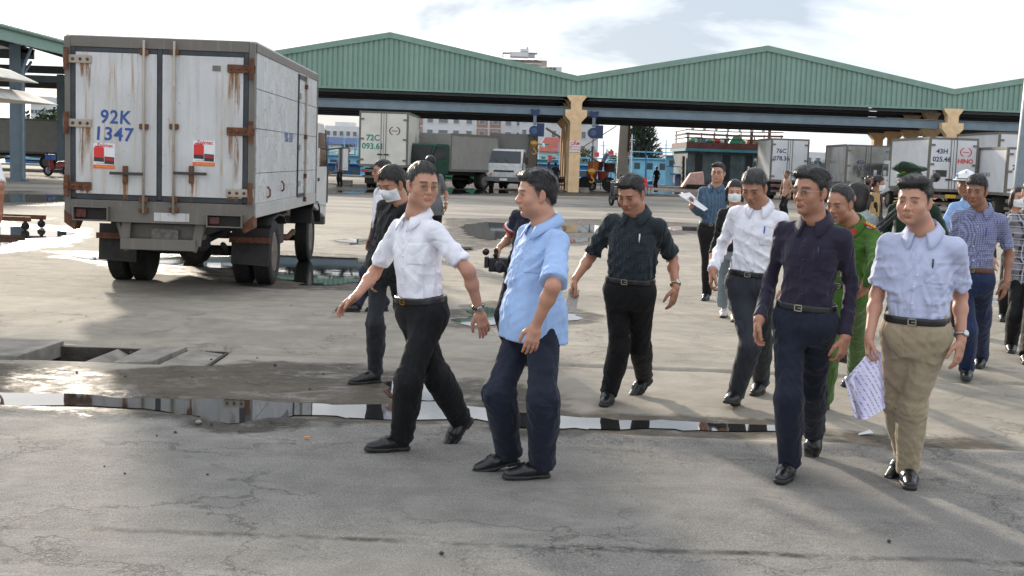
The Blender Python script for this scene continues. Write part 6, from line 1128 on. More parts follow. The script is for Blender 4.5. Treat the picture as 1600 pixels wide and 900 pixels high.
# the big teal wooden boat, stern to the quay
Y = 99; q = lambda px, py, y=Y: P(px, py, y); bx = (q(1072, 260)[0] + q(1215, 260)[0]) / 2; bb = empty('wooden_fishing_boat', (bx, Y, -1.6), 0, 'big dark teal wooden boat with cluttered upper deck, stern to the quay', 'boat'); w2 = (q(1215, 260)[0] - q(1072, 260)[0]) / 2; zd = q(1140, 238)[2] + 1.6; zu = q(1140, 226)[2] + 1.6
m = MB(); rows = []
for i in range(7):
    t = i / 6; wv_ = w2 * (1 - .75 * max(0, t - .5) ** 2 * 4); rows.append([(-wv_, t * 16, 2.1 + t), (-wv_ * .9, t * 16, .6), (-wv_ * .6, t * 16, -.3), (wv_ * .6, t * 16, -.3), (wv_ * .9, t * 16, .6), (wv_, t * 16, 2.1 + t)])
m.add(sum(rows, []), [(i * 6 + k, i * 6 + k + 1, (i + 1) * 6 + k + 1, (i + 1) * 6 + k) for i in range(6) for k in range(5)] + [tuple(range(6))]); m.build('hull', MARN, bb)
m = MB(); m.box(-w2 * .97, w2 * .97, .2, 9, 1.9, zd); hs_ = m.build('deckhouse', GREYW, bb); m = MB(); m.box(-w2 * 1.04, w2 * 1.06, -.2, 9.6, zd, zd + .22); m.build('upper_deck', TEALB, bb); m = MB(); m.box(-w2 * 1.02, w2 * 1.04, -.15, 9.4, zd + .23, zu + .1); m.build('deck_edge', MARN, bb)
for k, x in enumerate((-.72, -.12, .38, .8)): m = MB(); m.box(w2 * x - .28, w2 * x + .28, .14, .24, 2.3 if k != 2 else 2.9, zd - .25); m.build('doorway', plain('dark_opening', (.012, .014, .016), .8), hs_)
for k in range(9): x = -w2 * .93 + k * w2 * 1.86 / 8; m = MB(); m.box(x - .02, x + .02, .16, .20, 1.95, zd - .02); m.build('plank_batten', TEALB, hs_)
zz = q(1140, 205)[2] + 1.6; WOOD = plain('weathered_wood', (.24, .17, .11), .8, var=.3)
for k in range(8):
    x = -w2 + k * w2 * 2.05 / 7; m = MB(); m.tube([(x, -.1, zu), (x + random.uniform(-.06, .06), -.1, zz + random.uniform(-.3, .25))], .05, 6); m.build('stanchion', WOOD, bb); m = MB(); m.tube([(x, 7, zu), (x, 7, zz)], .05, 6); m.build('stanchion', WOOD, bb)
for z_, mt in ((zu + .45, MARN), (zu + .8, MARN), (zz - .35, WOOD), (zz, WOOD)): m = MB(); m.tube([(-w2 - .2, -.12, z_), (0, -.12, z_ - .05), (w2 * 1.08, -.12, z_ + .03)], .05, 6); m.build('rail', mt, bb); m = MB(); m.tube([(-w2 - .1, 0, z_), (-w2 - .1, 7, z_)], .05, 6); m.build('rail', mt, bb)
CLUT = [plain('crate_red', (.40, .05, .03), .6), plain('tarp_green', (.02, .26, .15), .6), plain('float_orange', (.65, .22, .05), .6), plain('bag_white', (.6, .6, .58), .7), plain('drum_blue', (.05, .14, .35), .5), plain('net_dark', (.04, .045, .05), .9)]
for k in range(26):
    r = random.Random(k); x = r.uniform(-w2 * .95, w2 * .95); y = r.uniform(.1, 4.5); s_ = r.uniform(.16, .4); m = MB(); z0_ = zu + .1
    if k % 3 == 0: m.box(x - s_, x + s_, y - s_, y + s_, z0_, z0_ + s_ * 1.6)
    else: m.ball((x, y, z0_ + s_ * .5), s_, 8, 6, (1.2, 1, .8))
    m.build(['crate', 'net_bundle', 'float'][k % 3], CLUT[r.randrange(6)], bb)
m = MB(); m.hexa([(-.3, .2, zu + .1), (1.1, .2, zu + .1), (1.1, 1, zu + .1), (-.3, 1, zu + .1), (.1, .4, zu + .75), (.6, .4, zu + .8), (.6, .8, zu + .8), (.1, .8, zu + .75)]); m.build('green_tarpaulin', CLUT[1], bb)
for k in range(7): x = -w2 * .9 + k * .95; m = MB(); m.ball((x, -.1, zz + .12), .13, 8, 6); m.build('lamp_bulb', plain('lamp_bulb', (.75, .76, .76), .15), bb)
for x in (w2 * .55, w2 * .95): m = MB(); m.tube([(x, 3, zu), (x, 3, zz + .8), (x - .35, 3, zz + 1.2)], .13, 8); m.build('exhaust_stack', BLKM, bb)
for k in range(5): m = MB(); m.lathe([(.18, -.1), (.3, -.1), (.36, 0), (.3, .1), (.18, .1)], (-w2 - .12, .6 + k * .1, 2.1 + k * .55 * .8), 'x', 14); m.build('tyre_fender', RUB, bb)
m = MB(); m.hexa([(-w2 - .9, -1.4, 1.72), (-w2 + .9, -1.4, 1.72), (-w2 + .9, -.2, 1.72), (-w2 - .9, -.2, 1.72), (-w2 - .2, -1.0, 2.85), (-w2 + .8, -1.0, 3.0), (-w2 + .8, -.4, 3.0), (-w2 - .2, -.4, 2.85)]); o = m.build('pink_tarpaulin_heap', plain('pink_tarp', (.58, .36, .31), .7), None, bevel=.12); o.location = (bx, Y - 3.2, -1.6); tag(o, 'pale pink tarpaulin heap on the quay by the teal boat', 'tarpaulin')
m = MB(); m.box(-w2 - .6, w2 + 2, -2.2, -.9, 1.76, 1.98); o = m.build('quay_fender_beam', BLKM, None, bevel=.04); o.location = (bx, Y - 2.6, -1.6); tag(o, 'low black beam along the quay in front of the teal boat', 'kerb')
# clutter of masts far away
for i in range(46):
    r = random.Random(100 + i); px = r.choice([r.uniform(505, 560), r.uniform(830, 1070), r.uniform(835, 980)]); Y_ = r.uniform(125, 230); top = P(px, r.uniform(222, 250), Y_)[2]; o = empty('boat_mast', (P(px, 260, Y_)[0], Y_, -1.6)); tag(o, 'thin boat mast rising from the moored fleet', 'mast', 'masts of the moored fleet'); m = MB(); m.tube([(0, 0, 0), (r.uniform(-.4, .4), 0, top + 1.6)], [.09, .05], 5); m.bar((-1, 0, top * .8 + 1.6), (1.1, 0, top * .8 + 1.5), .06); m.build('pole', r.choice([LBLUE, BLUEH, WOOD, MARN]), o)
    if i % 4 == 0: m = MB(); m.box(.05, .95, -.02, .02, top + .6, top + 1.25); m.build('flag', plain('flag_red', (.65, .05, .03), .7), o)
# ---------------------------------------------------------------- the people
WHITE = cloth('white_shirt', (.80, .80, .87), .75)
BLUE_S = cloth('pale_blue_shirt', (.34, .49, .78), .75)
LAV_S = cloth('lavender_shirt', (.48, .52, .70), .75)
BLK_T = cloth('black_trousers', (.010, .010, .0115), .8, sheen=.03)
NAVY_T = cloth('navy_trousers', (.012, .016, .032), .75, sheen=.08)
SLATE_T = cloth('slate_trousers', (.030, .034, .044), .75, sheen=.08)
JEANS = cloth('black_jeans', (.022, .024, .028), .85, sheen=.1)
POLICE = cloth('police_green', (.050, .125, .014), .8)
BTN = plain('shirt_button', (.72, .72, .72), .3, bump=0)
GREY_H = hair_mat('greying_hair', (.035, .033, .032)); BLACK_H = hair_mat('black_hair', (.014, .012, .011))
SK1, SK2, SK3 = (.50, .275, .190), (.40, .205, .132), (.28, .136, .083)
J1 = person(dict(Y=6.75, yaw=48, pel=(660, 490), neck=(650, 338), head=(661, 289), hyaw=-27, hpitch=4, hroll=-2,
    elR=(584, 428), wrR=(557, 462, -.12), hdR=(533, 482, -.03), elL=(732, 424), wrL=(749, 486, .02), hdL=(762, 530, 0), anL=('g', 628, 703), knL=(638, 592), anR=('t', 706, 691, 48), knR=(683, 590), fyawL=70, fyawR=62),
    dict(shirt=WHITE, trousers=BLK_T, glasses='gold', hair='short', recede=.014, hairline=.076, hair_m=GREY_H, watch=('L', 'black'), button_m=BTN, buckle='gold_buckle', skin=SK1, belly=.016, handR=dict(curl=.25, spread=.12), cheek=1.05, face_w=1.04, nose=.95),
    'man in white short-sleeved shirt and black trousers, gold-rimmed glasses, arms swung wide')
J2 = person(dict(Y=6.33, yaw=62, build=1.05, pel=(838, 505), neck=(850, 350), head=(838, 303), hyaw=76, hpitch=4, shw=.155,
    elL=(864, 448), wrL=(838, 508, -.16), hdL=(828, 548, -.02), elR=(805, 455), wrR=(800, 520, .05), anR=('t', 762, 735, 14), knR=(778, 612), anL=('g', 846, 746), knL=(848, 622), fyawL=70, fyawR=80),
    dict(shirt=BLUE_S, trousers=NAVY_T, hair='part', tuck=False, belly=.045, skin=SK1, pocket2=True, sleeve_w=1.12, sleeve_f=.92, button_m=plain('blue_button', (.4, .5, .7), .3), neck_w=1.08, cheek=1.12, face_w=1.05, nose=1.15, brow=.0035, leg_w=1.05),
    'stout man in untucked light blue shirt and navy trousers, seen in profile walking left')
J3 = person(dict(Y=8.85, yaw=38, pel=(606, 418), neck=(628, 318), head=(612, 287), hyaw=42, hpitch=24, neckY=-.05,
    elR=(590, 384), wrR=(584, 428, -.05), anR=('g', 586, 598), knR=(586, 505), anL=('t', 640, 575, 35), fyawR=55, size=.97),
    dict(shirt=cloth('black_polo', (.012, .012, .013), .85), trousers=JEANS, hair='short', hair_t=.014, mask=True, skin=SK2, tuck=False, hem=-.05, leg_w=.86, hem_r=.062, shoe='boot', pocket=False, vneck=.05),
    'young man in black polo shirt and white face mask, looking down, black boots')
J4 = person(dict(Y=13.1, yaw=60, pel=(598, 372), neck=(602, 292), head=(597, 268), hyaw=70, anR=('g', 556, 488), knR=(577, 430), fyawR=85),
    dict(shirt=WHITE, trousers=NAVY_T, glasses='black', skin=SK2, placket=False, arms='LR'),
    'bespectacled man mostly hidden behind the man with the face mask and black polo', lod=1.7)
J4b = person(dict(Y=20, yaw=175, pel=(676, 328), neck=(672, 271), head=(672, 255), hyaw=150, elR=(697, 303), wrR=(697, 320, -.1)),
    dict(shirt=cloth('grey_tee', (.13, .135, .14), .85), trousers=BLK_T, skin=SK2, placket=False, tuck=False, watch=('R', 'steel')),
    'person in grey tee whose bent arm shows behind the man in the white short-sleeved shirt', lod=2.2)
J5 = person(dict(Y=10.0, yaw=22, pel=(822, 425), neck=(838, 330), head=(836, 292), hyaw=30, hpitch=15,
    elR=(795, 374), wrR=(781, 386, -.16), hdR=(775, 395, -.02), elL=(872, 385), wrL=(850, 410, -.2), anR=('g', 800, 565), anL=('g', 838, 566)),
    dict(shirt=cloth('navy_polo', (.014, .017, .032), .85), trousers=BLK_T, skin=SK2, placket=False, tuck=False, sleeve_f=.62, handR=dict(curl=.9)),
    'camera operator in navy polo with red and white sleeve stripe behind the light blue shirt', lod=1.2)
J6 = person(dict(Y=8.1, yaw=22, build=1.04, pel=(984, 456), neck=(993, 333), head=(986, 303), hyaw=32, hpitch=24,
    elR=(922, 402), wrR=(899, 436, -.05), hdR=(893, 455, 0), elL=(1050, 404), wrL=(1056, 450, .0), hdL=(1050, 480, 0), anR=('g', 952, 628), knR=(968, 540), anL=('t', 994, 617, 35), knL=(1000, 540), fyawR=15, fyawL=48),
    dict(shirt=cloth('dotted_teal_shirt', (.010, .017, .022), .8, 'dots', (.05, .066, .078), 520), trousers=BLK_T, hair='part', skin=SK2, belly=.028, watch=('L', 'gold'), pen='white', cheek=1.12, face_w=1.08, neck_w=1.06, nose=1.2, beard=.3, handR=dict(curl=.9), sleeve_f=.86),
    'stocky man in dark dotted short-sleeved shirt, head bowed, holding a small notebook')
J7 = person(dict(Y=15.1, yaw=18, pel=(1112, 361), neck=(1119, 291), head=(1122, 270), hyaw=22, elR=(1090, 331), wrR=(1080, 322, -.2), hdR=(1084, 308, -.04), anR=('g', 1104, 468), knR=(1106, 415), anL=('t', 1126, 452, 20)),
    dict(shirt=cloth('blue_striped_shirt', (.055, .10, .16), .8, 'stripe', (.10, .16, .23), 190), trousers=BLK_T, glasses='black', hair='part', sleeve='long', skin=SK1, placket=True, handR=dict(curl=.8)),
    'tall young man in blue long-sleeved shirt and glasses holding up papers', lod=1.6)
J8 = person(dict(Y=13.35, yaw=12, build=.86, pel=(1142, 392), neck=(1149, 325), head=(1148, 299), hyaw=8, hpitch=8, anR=('g', 1131, 494), knR=(1132, 440), elR=(1118, 374), wrR=(1112, 398, .0), size=.94),
    dict(shirt=cloth('black_top', (.012, .012, .014), .85), trousers=cloth('grey_blue_culottes', (.20, .25, .28), .8), hair='long', hairline=.060, mask=True, sleeve='long', skin=SK1, placket=False, tuck=False, hem=.0, hem_drop=-.07, hem_r=.105, leg_w=1.0, shoe_m=plain('pale_shoe', (.55, .5, .46), .5), chest=.02, open=False, collar=False, brow=.003),
    'woman with black bob and white face mask, black top and wide grey trousers', lod=1.5)
J9 = person(dict(Y=8.45, yaw=24, pel=(1172, 446), neck=(1187, 322), head=(1178, 293), hyaw=30, hpitch=26, elR=(1125, 392), wrR=(1114, 424, -.1), hdR=(1110, 445, -.02), elL=(1238, 400), wrL=(1230, 450, -.05), anR=('h', 1152, 632, 12), knR=(1172, 540), anL=('g', 1188, 613), knL=(1190, 530), fyawR=25),
    dict(shirt=WHITE, trousers=SLATE_T, hair='short', hair_m=GREY_H, sleeve='long', skin=SK2, pen='blue', button_m=BTN, sleeve_w=1.05, handR=dict(curl=.6)),
    'grey-haired man in white long-sleeved shirt looking down, pen in breast pocket')
J10 = person(dict(Y=6.42, yaw=34, pel=(1258, 502), neck=(1273, 345), head=(1266, 299), hyaw=50, hpitch=2, elR=(1203, 440), wrR=(1186, 500, -.08), hdR=(1180, 528, 0), elL=(1330, 450), wrL=(1320, 528, .0), hdL=(1315, 556, 0), anR=('g', 1232, 744), knR=(1232, 618), anL=('t', 1268, 712, 62), knL=(1270, 605), fyawR=25, fyawL=35),
    dict(shirt=cloth('purple_navy_shirt', (.020, .016, .034), .75), trousers=NAVY_T, hair='part', hair_t=.015, sleeve='long', glasses='half', skin=SK2, pen='dark', handR=dict(curl=.6), handL=dict(curl=.6), face_w=.95, cheek=.88, nose=1.05, beard=.25, brow=.005, button_m=plain('dark_button', (.03, .025, .05), .3)),
    'man in dark purple long-sleeved shirt with glasses, navy trousers, black belt')
J11 = person(dict(Y=8.35, yaw=38, build=1.02, pel=(1318, 462), neck=(1331, 350), head=(1312, 318), hyaw=46, hpitch=14, headF=.06, elL=(1366, 415), wrL=(1352, 446, -.12), anR=('g', 1287, 640), knR=(1292, 550), anL=('g', 1336, 600), knL=(1340, 530)),
    dict(shirt=POLICE, trousers=POLICE, hair='bald', hair_m=GREY_H, skin=SK2, pocket=True, pocket2=True, tuck=True, sleeve_f=.8, neck_w=1.05, cheek=1.08, sleeve='long'),
    'balding officer in green uniform with red shoulder boards between the purple and lavender shirts', lod=1.1)
J12 = person(dict(Y=10.6, yaw=150, build=.88, pel=(1348, 414), neck=(1345, 332), head=(1337, 308), hyaw=120, size=.94),
    dict(shirt=cloth('pale_sage_shirt', (.38, .44, .44), .8), trousers=BLK_T, hair='long', skin=SK1, placket=False, open=False, collar=False),
    'woman with dark hair in pale grey-green blouse behind the green-uniformed officer', lod=1.6)
J13 = person(dict(Y=19, yaw=-50, pel=(1366, 354), neck=(1366, 301), head=(1372, 287), hyaw=-75, hpitch=5, elR=(1348, 316), wrR=(1352, 290, -.05), hdR=(1360, 282, 0)),
    dict(shirt=cloth('black_jacket', (.010, .010, .011), .85), trousers=BLK_T, mask=True, sleeve='long', skin=SK2, placket=False, tuck=False, sleeve_w=1.25, build=1.05, vneck=.30),
    'photographer in black jacket over tan shirt with face mask, camera at shoulder', lod=2.0)
J14 = person(dict(Y=10.6, yaw=35, build=1.06, pel=(1425, 416), neck=(1428, 316), head=(1420, 288), hyaw=40, elL=(1475, 365), wrL=(1465, 400, 0), elR=(1383, 365), wrR=(1378, 400, 0)),
    dict(shirt=cloth('border_green', (.008, .030, .014), .8), trousers=cloth('border_green', (.008, .03, .014)), skin=SK2, sleeve='long', hair='short', placket=False),
    'border guard in dark green uniform and peaked green cap behind the lavender shirt', lod=1.5)
J15 = person(dict(Y=6.3, yaw=28, build=1.03, pel=(1431, 522), neck=(1442, 362), head=(1428, 314), hyaw=36, hpitch=3, elR=(1370, 462), wrR=(1358, 528, -.12), hdR=(1356, 556, -.02), elL=(1500, 462), wrL=(1502, 532, .0), hdL=(1496, 572, -.02), anR=('t', 1398, 745, 20), knR=(1402, 625), anL=('g', 1417, 752), knL=(1425, 630), fyawR=45, fyawL=12),
    dict(shirt=LAV_S, trousers=cloth('khaki_trousers', (.36, .295, .20), .8), hair='quiff', hair_t=.014, skin=SK1, watch=('L', 'steel'), pen='dark', button_m=BTN, belly=.018, cheek=1.1, face_w=1.05, neck_w=1.05, nose=1.1, leg_w=1.04, handR=dict(curl=.9), shoe='shoe'),
    'man in pale lavender short-sleeved shirt and khaki trousers carrying a sheaf of papers')
J16 = person(dict(Y=12.8, yaw=15, pel=(1515, 390), neck=(1516, 313), head=(1509, 289), hyaw=25),
    dict(shirt=cloth('sky_blue_shirt', (.30, .47, .78), .8), trousers=NAVY_T, skin=SK3, hair='none', placket=False),
    'worker in sky blue shirt and white hard hat behind the checked shirt', lod=1.5)
J17 = person(dict(Y=9.85, yaw=26, pel=(1519, 437), neck=(1532, 327), head=(1525, 298), hyaw=34, hpitch=8, elL=(1577, 398), wrL=(1572, 442, -.02), hdL=(1567, 468, 0), elR=(1490, 400), wrR=(1484, 440, 0), anR=('g', 1509, 590), knR=(1512, 515), anL=('g', 1532, 572), fyawR=18),
    dict(shirt=cloth('checked_blue_shirt', (.27, .29, .44), .8, 'check', (.07, .08, .18), 430), trousers=cloth('royal_trousers', (.014, .026, .075), .75, sheen=.08), hair='bangs', hair_t=.013, skin=SK3, belt_m=plain('brown_leather', (.10, .035, .015), .4), pen='blue', button_m=BTN, face_w=.93, cheek=.86, nose=1.1),
    'slim man in blue checked short-sleeved shirt, brown belt and royal blue trousers')
J18 = person(dict(Y=11.55, yaw=20, pel=(1606, 428), neck=(1612, 330), head=(1612, 300), anR=('g', 1579, 549), anL=('g', 1602, 566), elR=(1578, 388), wrR=(1572, 425, -.05)),
    dict(shirt=cloth('plaid_shirt', (.030, .026, .034), .8, 'plaid', (.45, .45, .5), 110), trousers=BLK_T, sleeve='short', skin=SK2, tuck=False, placket=False),
    'person in dark plaid shirt at the right edge, black trousers', lod=1.3)
J19 = person(dict(Y=14.2, yaw=25, build=.88, pel=(1588, 402), neck=(1588, 333), head=(1591, 309), hyaw=-5, size=.93),
    dict(shirt=cloth('dark_jacket', (.014, .015, .018), .85), trousers=BLK_T, hair='long', mask=True, sleeve='long', skin=SK1, placket=False, vneck=.1, brow=.003),
    'masked woman in dark jacket behind the plaid shirt at the right edge', lod=1.7)
J20 = person(dict(Y=12.0, yaw=-30, size=1.05, pel=(-36, 345), neck=(-36, 240), head=(-34, 210), elL=(0, 290), wrL=(1, 330, -.1)),
    dict(shirt=cloth('off_white_tee', (.74, .73, .74), .8), trousers=BLK_T, skin=SK2, tuck=False, hem=-.14, placket=False, sleeve_f=.95, sleeve_w=1.1),
    'person in white shirt cut off by the left edge', lod=1.5)
# ================================================================ street furniture, vehicles, things in hand
# white mast and derrick booms by the quay
b_ = G(965, 292); o = empty('mooring_post', (b_[0], 90, 0), 0, 'tall white weathered post on the quay right of the notice column', 'post'); zt = P(970, 190, 90)[2]; m = MB(); m.hexa([(-.42, -.3, 0), (.42, -.3, 0), (.42, .3, 0), (-.42, .3, 0), (-.30, -.25, zt), (.42, -.25, zt), (.42, .25, zt), (-.30, .25, zt)]); m.build('shaft', grimy('post_white', (.55, .54, .5), amount=.5), o); m = MB(); m.box(.30, .46, -.34, -.28, zt * .55, zt); m.build('rusty_edge', RUST, o)
def boom(pts, lab, r=.09, mt=None):
    w_ = [P(*p_) for p_ in pts]; b = w_[-1]; o = empty('derrick_boom', (b[0], b[1], 0), 0, lab, 'boom', 'derrick booms'); m = MB(); m.tube([np.array(p_) - np.array([b[0], b[1], 0]) for p_ in w_], r, 7); m.build('spar', mt or WOOD, o); return o
boom([(853, 200, 92), (900, 230, 92), (945, 260, 92)], 'slanting wooden derrick boom passing behind the notice column'); boom([(963, 197, 94), (930, 218, 94), (905, 233, 94)], 'thin slanting boom right of the notice column', .04); boom([(938, 262, 93), (946, 244, 93), (949, 240, 93)], 'short dark davit beside the notice column', .16, plain('davit_grey', (.12, .15, .2), .6))
# motor scooters
def scooter(lab, loc, rz, body, plate=False):
    o = empty('motorbike', loc, rz, lab, 'motorbike', 'parked motorbikes')
    for y in (-.62, .62):
        m = MB(); m.lathe([(.20, -.04), (.285, -.045), (.30, 0), (.285, .045), (.20, .04)], (0, y, .30), 'x', 20, False); w_ = m.build('wheel', RUB, o, True); m = MB(); m.lathe([(.05, -.03), (.205, -.012), (.205, .012), (.05, .03)], (0, y, .30), 'x', 12); 
        for k in range(0): pass
        m.build('rim', plain('spoke_silver', (.3, .3, .3), .4, .8), w_)
    m = MB(); m.hexa([(-.12, -.75, .52), (.12, -.75, .52), (.13, .05, .42), (-.13, .05, .42), (-.10, -.80, .78), (.10, -.80, .78), (.11, .0, .72), (-.11, .0, .72)]); m.build('body', body, o, bevel=.04); m = MB(); m.hexa([(-.12, -.72, .78), (.12, -.72, .78), (.11, .02, .74), (-.11, .02, .74), (-.10, -.70, .86), (.10, -.70, .86), (.09, -.02, .80), (-.09, -.02, .80)]); m.build('seat', BLKM, o, bevel=.03)
    m = MB(); m.hexa([(-.16, .30, .32), (.16, .30, .32), (.13, .40, .32), (-.13, .40, .32), (-.12, .44, .95), (.12, .44, .95), (.09, .56, .92), (-.09, .56, .92)]); m.build('leg_shield', body, o, bevel=.03); m = MB(); m.box(-.13, .13, -.15, .42, .26, .38); m.build('engine', CHAS, o, bevel=.03)
    m = MB(); m.tube([(-.06, .62, .30), (-.06, .48, .78)], .025, 6); m.tube([(.06, .62, .30), (.06, .48, .78)], .025, 6); m.build('fork', plain('fork_grey', (.2, .2, .2), .4, .7), o); m = MB(); m.tube([(-.33, .36, 1.0), (-.12, .46, 1.0), (.12, .46, 1.0), (.33, .36, 1.0)], .018, 6); hb = m.build('handlebar', BLKM, o)
    for s in (-1, 1): m = MB(); m.tube([(s * .25, .40, 1.0), (s * .30, .42, 1.2)], .008, 5); m.ball((s * .31, .42, 1.24), .06, 8, 6, (1, .4, .8)); m.build('mirror', BLKM, hb)
    m = MB(); m.ball((0, .55, .95), .1, 10, 8, (1, .7, .9)); m.build('headlight', plain('headlight_lens', (.6, .6, .58), .15), o, True); m = MB(); m.box(-.10, .10, -.86, -.80, .64, .74); m.build('tail_lamp', LAMPR, o); m = MB(); m.tube([(.16, -.05, .30), (.17, -.65, .36)], .045, 8); m.build('exhaust', CHAS, o)
    m = MB(); m.add([(-.07, -.42, .52), (.07, -.42, .52), (.07, -.85, .60), (-.07, -.85, .60), (-.07, -.95, .42), (.07, -.95, .42)], [(0, 1, 2, 3), (3, 2, 5, 4)]); fd = m.build('rear_fender', body, o); fd.modifiers.new('t', 'SOLIDIFY').thickness = .01
    if plate: m = MB(); m.box(-.13, .13, -.95, -.94, .36, .56); m.build('number_plate', plain('plate_white', (.65, .65, .62), .5), o)
    return o
BK = plain('scooter_black', (.02, .02, .022), .35); REDS = plain('scooter_red', (.30, .02, .02), .35)
g = G(90, 276); scooter('dark red motorbike parked under the open shed at left', (g[0], g[1], 0), math.radians(70), REDS); m = MB(); m.box(-.2, .2, -.25, .25, 0, .3); o = m.build('blue_basket', plain('basket_blue', (.05, .12, .4), .6), None, bevel=.03); gg = P(80, 247, g[1]); o.location = (gg[0], g[1] - .1, gg[2] - .1); tag(o, 'blue plastic basket on the dark red motorbike', 'basket')
for px, py, rz, lab in ((872, 297, 75, 'black motorbike just left of the notice column'), (905, 296, 100, 'black motorbike just right of the notice column')): g = G(px, py); scooter(lab, (g[0], min(g[1], 76), 0), math.radians(rz), BK)
Yb = 48; g = P(966, 300, Yb); scooter('black scooter with white plate above the bowed head', (g[0], Yb + .9, 0), math.radians(12), BK, True)
# red cart with baskets
g = G(925, 298); X = P(928, 280, 76)[0]; ct = empty('hand_cart', (X, 76, 0), 0, 'dark hand cart loaded with red baskets right of the notice column', 'cart'); m = MB(); m.box(-1.3, 1.3, -.6, .6, .55, .68); m.build('bed', BLKM, ct); 
for x in (-.6, .9): m = MB(); m.lathe([(.1, -.05), (.42, -.06), (.45, 0), (.42, .06), (.1, .05)], (x, -.66, .45), 'y', 18); m.build('wheel', RUB, ct)
for x in (.1, .4, .7, 1.0, 1.3): m = MB(); m.box(x - .02, x + .02, -.62, -.58, .1, 1.2); m.build('slat', BLKM, ct)
m = MB(); m.tube([(1.35, 0, .7), (1.9, 0, 1.0)], .04, 6); m.build('handle', BLKM, ct)
for i, (x, y, z_, mt) in enumerate([(-.15, 0, .69, CLUT[0]), (.55, -.1, .69, CLUT[0]), (.2, .1, 1.27, MARN), (.95, .1, 1.2, MARN), (-.1, -.3, 1.27, CLUT[2])]):
    m = MB(); m.lathe([(.30, 0), (.36, .55), (.33, .56), (.28, .05)], (0, 0, 0), 'z', 14); o = m.build('basket', mt); o.location = (X + x, 76 + y, z_); tag(o, ['lower red basket at the left end of the dark cart', 'lower red basket in the middle of the dark cart', 'upper maroon basket on the middle of the dark cart', 'maroon basket at the right end of the dark cart', 'orange-filled basket topmost on the left of the dark cart'][i], 'basket', 'baskets on the cart')
# red plastic chairs on the quay
for px, py, lab in ((979, 284, 'red plastic chair behind the black scooter'), (1010, 284, 'tilted red plastic chair stack right of the black scooter')):
    g = P(px, py, 70); o = empty('plastic_chair', (g[0], 70, 0), .4, lab, 'chair', 'red plastic chairs'); RC = plain('chair_red', (.5, .03, .03), .5); m = MB(); m.box(-.25, .25, -.25, .25, .44, .48); m.build('seat', RC, o); m = MB(); m.hexa([(-.25, .22, .48), (.25, .22, .48), (.25, .27, .48), (-.25, .27, .48), (-.22, .38, 1.0), (.22, .38, 1.0), (.22, .42, 1.0), (-.22, .42, 1.0)]); m.build('backrest', RC, o)
    for x in (-.22, .22):
        for y in (-.22, .22): m = MB(); m.tube([(x, y, 0), (x * .9, y * .9, .45)], .025, 6); m.build('leg', RC, o)
# trolley at the left edge
g = G(46, 360); tro = empty('trolley', (g[0] - .5, g[1], 0), 0, 'rusty flat trolley with caster wheel at the left edge', 'trolley'); m = MB(); m.box(-1.2, .52, -.05, .05, .17, .26); m.build('frame_rail', RUST, tro, bevel=.01); m = MB(); m.box(-1.2, .5, .75, .85, .17, .26); m.build('frame_rail', RUST, tro); m = MB(); m.bar((-.1, 0, .26), (-.65, 0, .75), .05); m.build('push_bar', STEEL, tro)
for x, y in ((.42, 0), (.42, .8), (-1.1, 0)): m = MB(); m.lathe([(.02, -.02), (.075, -.02), (.08, 0), (.075, .02), (.02, .02)], (x, y, .08), 'y', 14); m.build('caster', RUB, tro); m = MB(); m.box(x - .02, x + .02, y - .04, y + .04, .09, .17); m.build('caster_fork', CHAS, tro)
# lamp post at the right edge
Yp = 16; p0 = P(1590, 300, Yp); lp = empty('lamp_post', (p0[0] + .03, Yp, 0), 0, 'pale grey steel post at the right edge', 'post'); m = MB(); m.tube([(0, 0, 0), (.0, 0, 1.5), (.09, 0, 5.5)], [.10, .095, .07], 12); m.build('shaft', plain('post_grey', (.19, .24, .27), .5), lp, True); m = MB(); m.box(-.2, .2, -.2, .2, 0, .03); m.build('base_plate', plain('post_grey', (.19, .24, .27), .5), lp)
# antenna pole above the box truck
# small kerb stones
for px, py, lab in ((542, 290, 'small concrete block near the standing man by the quay'), (912, 301, 'small concrete block beside the notice column')): g = G(px, py); m = MB(); m.box(-.3, .3, -.15, .15, 0, .3); o = m.build('concrete_block', CONC, None, bevel=.03); o.location = (g[0], g[1], 0); tag(o, lab, 'block')
# ---- far people
def standing(px, py, yaw, shirt, trs, lab, Yd=None, size=1.0, S=None, K=None):
    g = G(px, py) if Yd is None else np.array([P(px, py, Yd)[0], Yd, 0]); s_ = FOC / g[1]; hz = 252 + .0355 * (px - 800); f = lambda z_: hz + (EYE - z_) * s_
    k = dict(Y=g[1], yaw=yaw, pel=(px, f(.86 * size)), neck=(px, f(1.40 * size)), head=(px, f(1.545 * size)), size=size); k.update(K or {}); ss = dict(shirt=shirt, trousers=trs, skin=SK3, placket=False, tuck=False, collar=False); ss.update(S or {}); return person(k, ss, lab, lod=3.2)
BLKS = cloth('black_tee', (.012, .012, .014), .85)
standing(532, 291.5, 20, cloth('violet_shirt', (.10, .11, .30), .85), BLK_T, 'man in violet-blue shirt standing by the quay beyond the truck mirror')
standing(1026, 299, 150, BLKS, cloth('maroon_shorts', (.05, .02, .025), .85), 'barefoot man in black walking along the quay by the blue boats', S=dict(hem_drop=-.28, shoe_m=skin_mat()))
standing(868, 296, 170, cloth('charcoal_shirt', (.03, .03, .033), .85), cloth('grey_trousers', (.16, .16, .17), .85), 'man in charcoal shirt with his back turned left of the notice column', Yd=74)
standing(857, 296, 40, cloth('dull_pink_tee', (.30, .16, .15), .85), BLK_T, 'person in dull pink top beside the man in charcoal', Yd=77)
standing(1229, 300, 60, cloth('bare_chest', (.36, .21, .14), .6), BLK_T, 'bare-chested young man near the tailgate of the 76C truck', Yd=42, S=dict(arms='LR', open=False, sleeve_w=.8, build=.9))
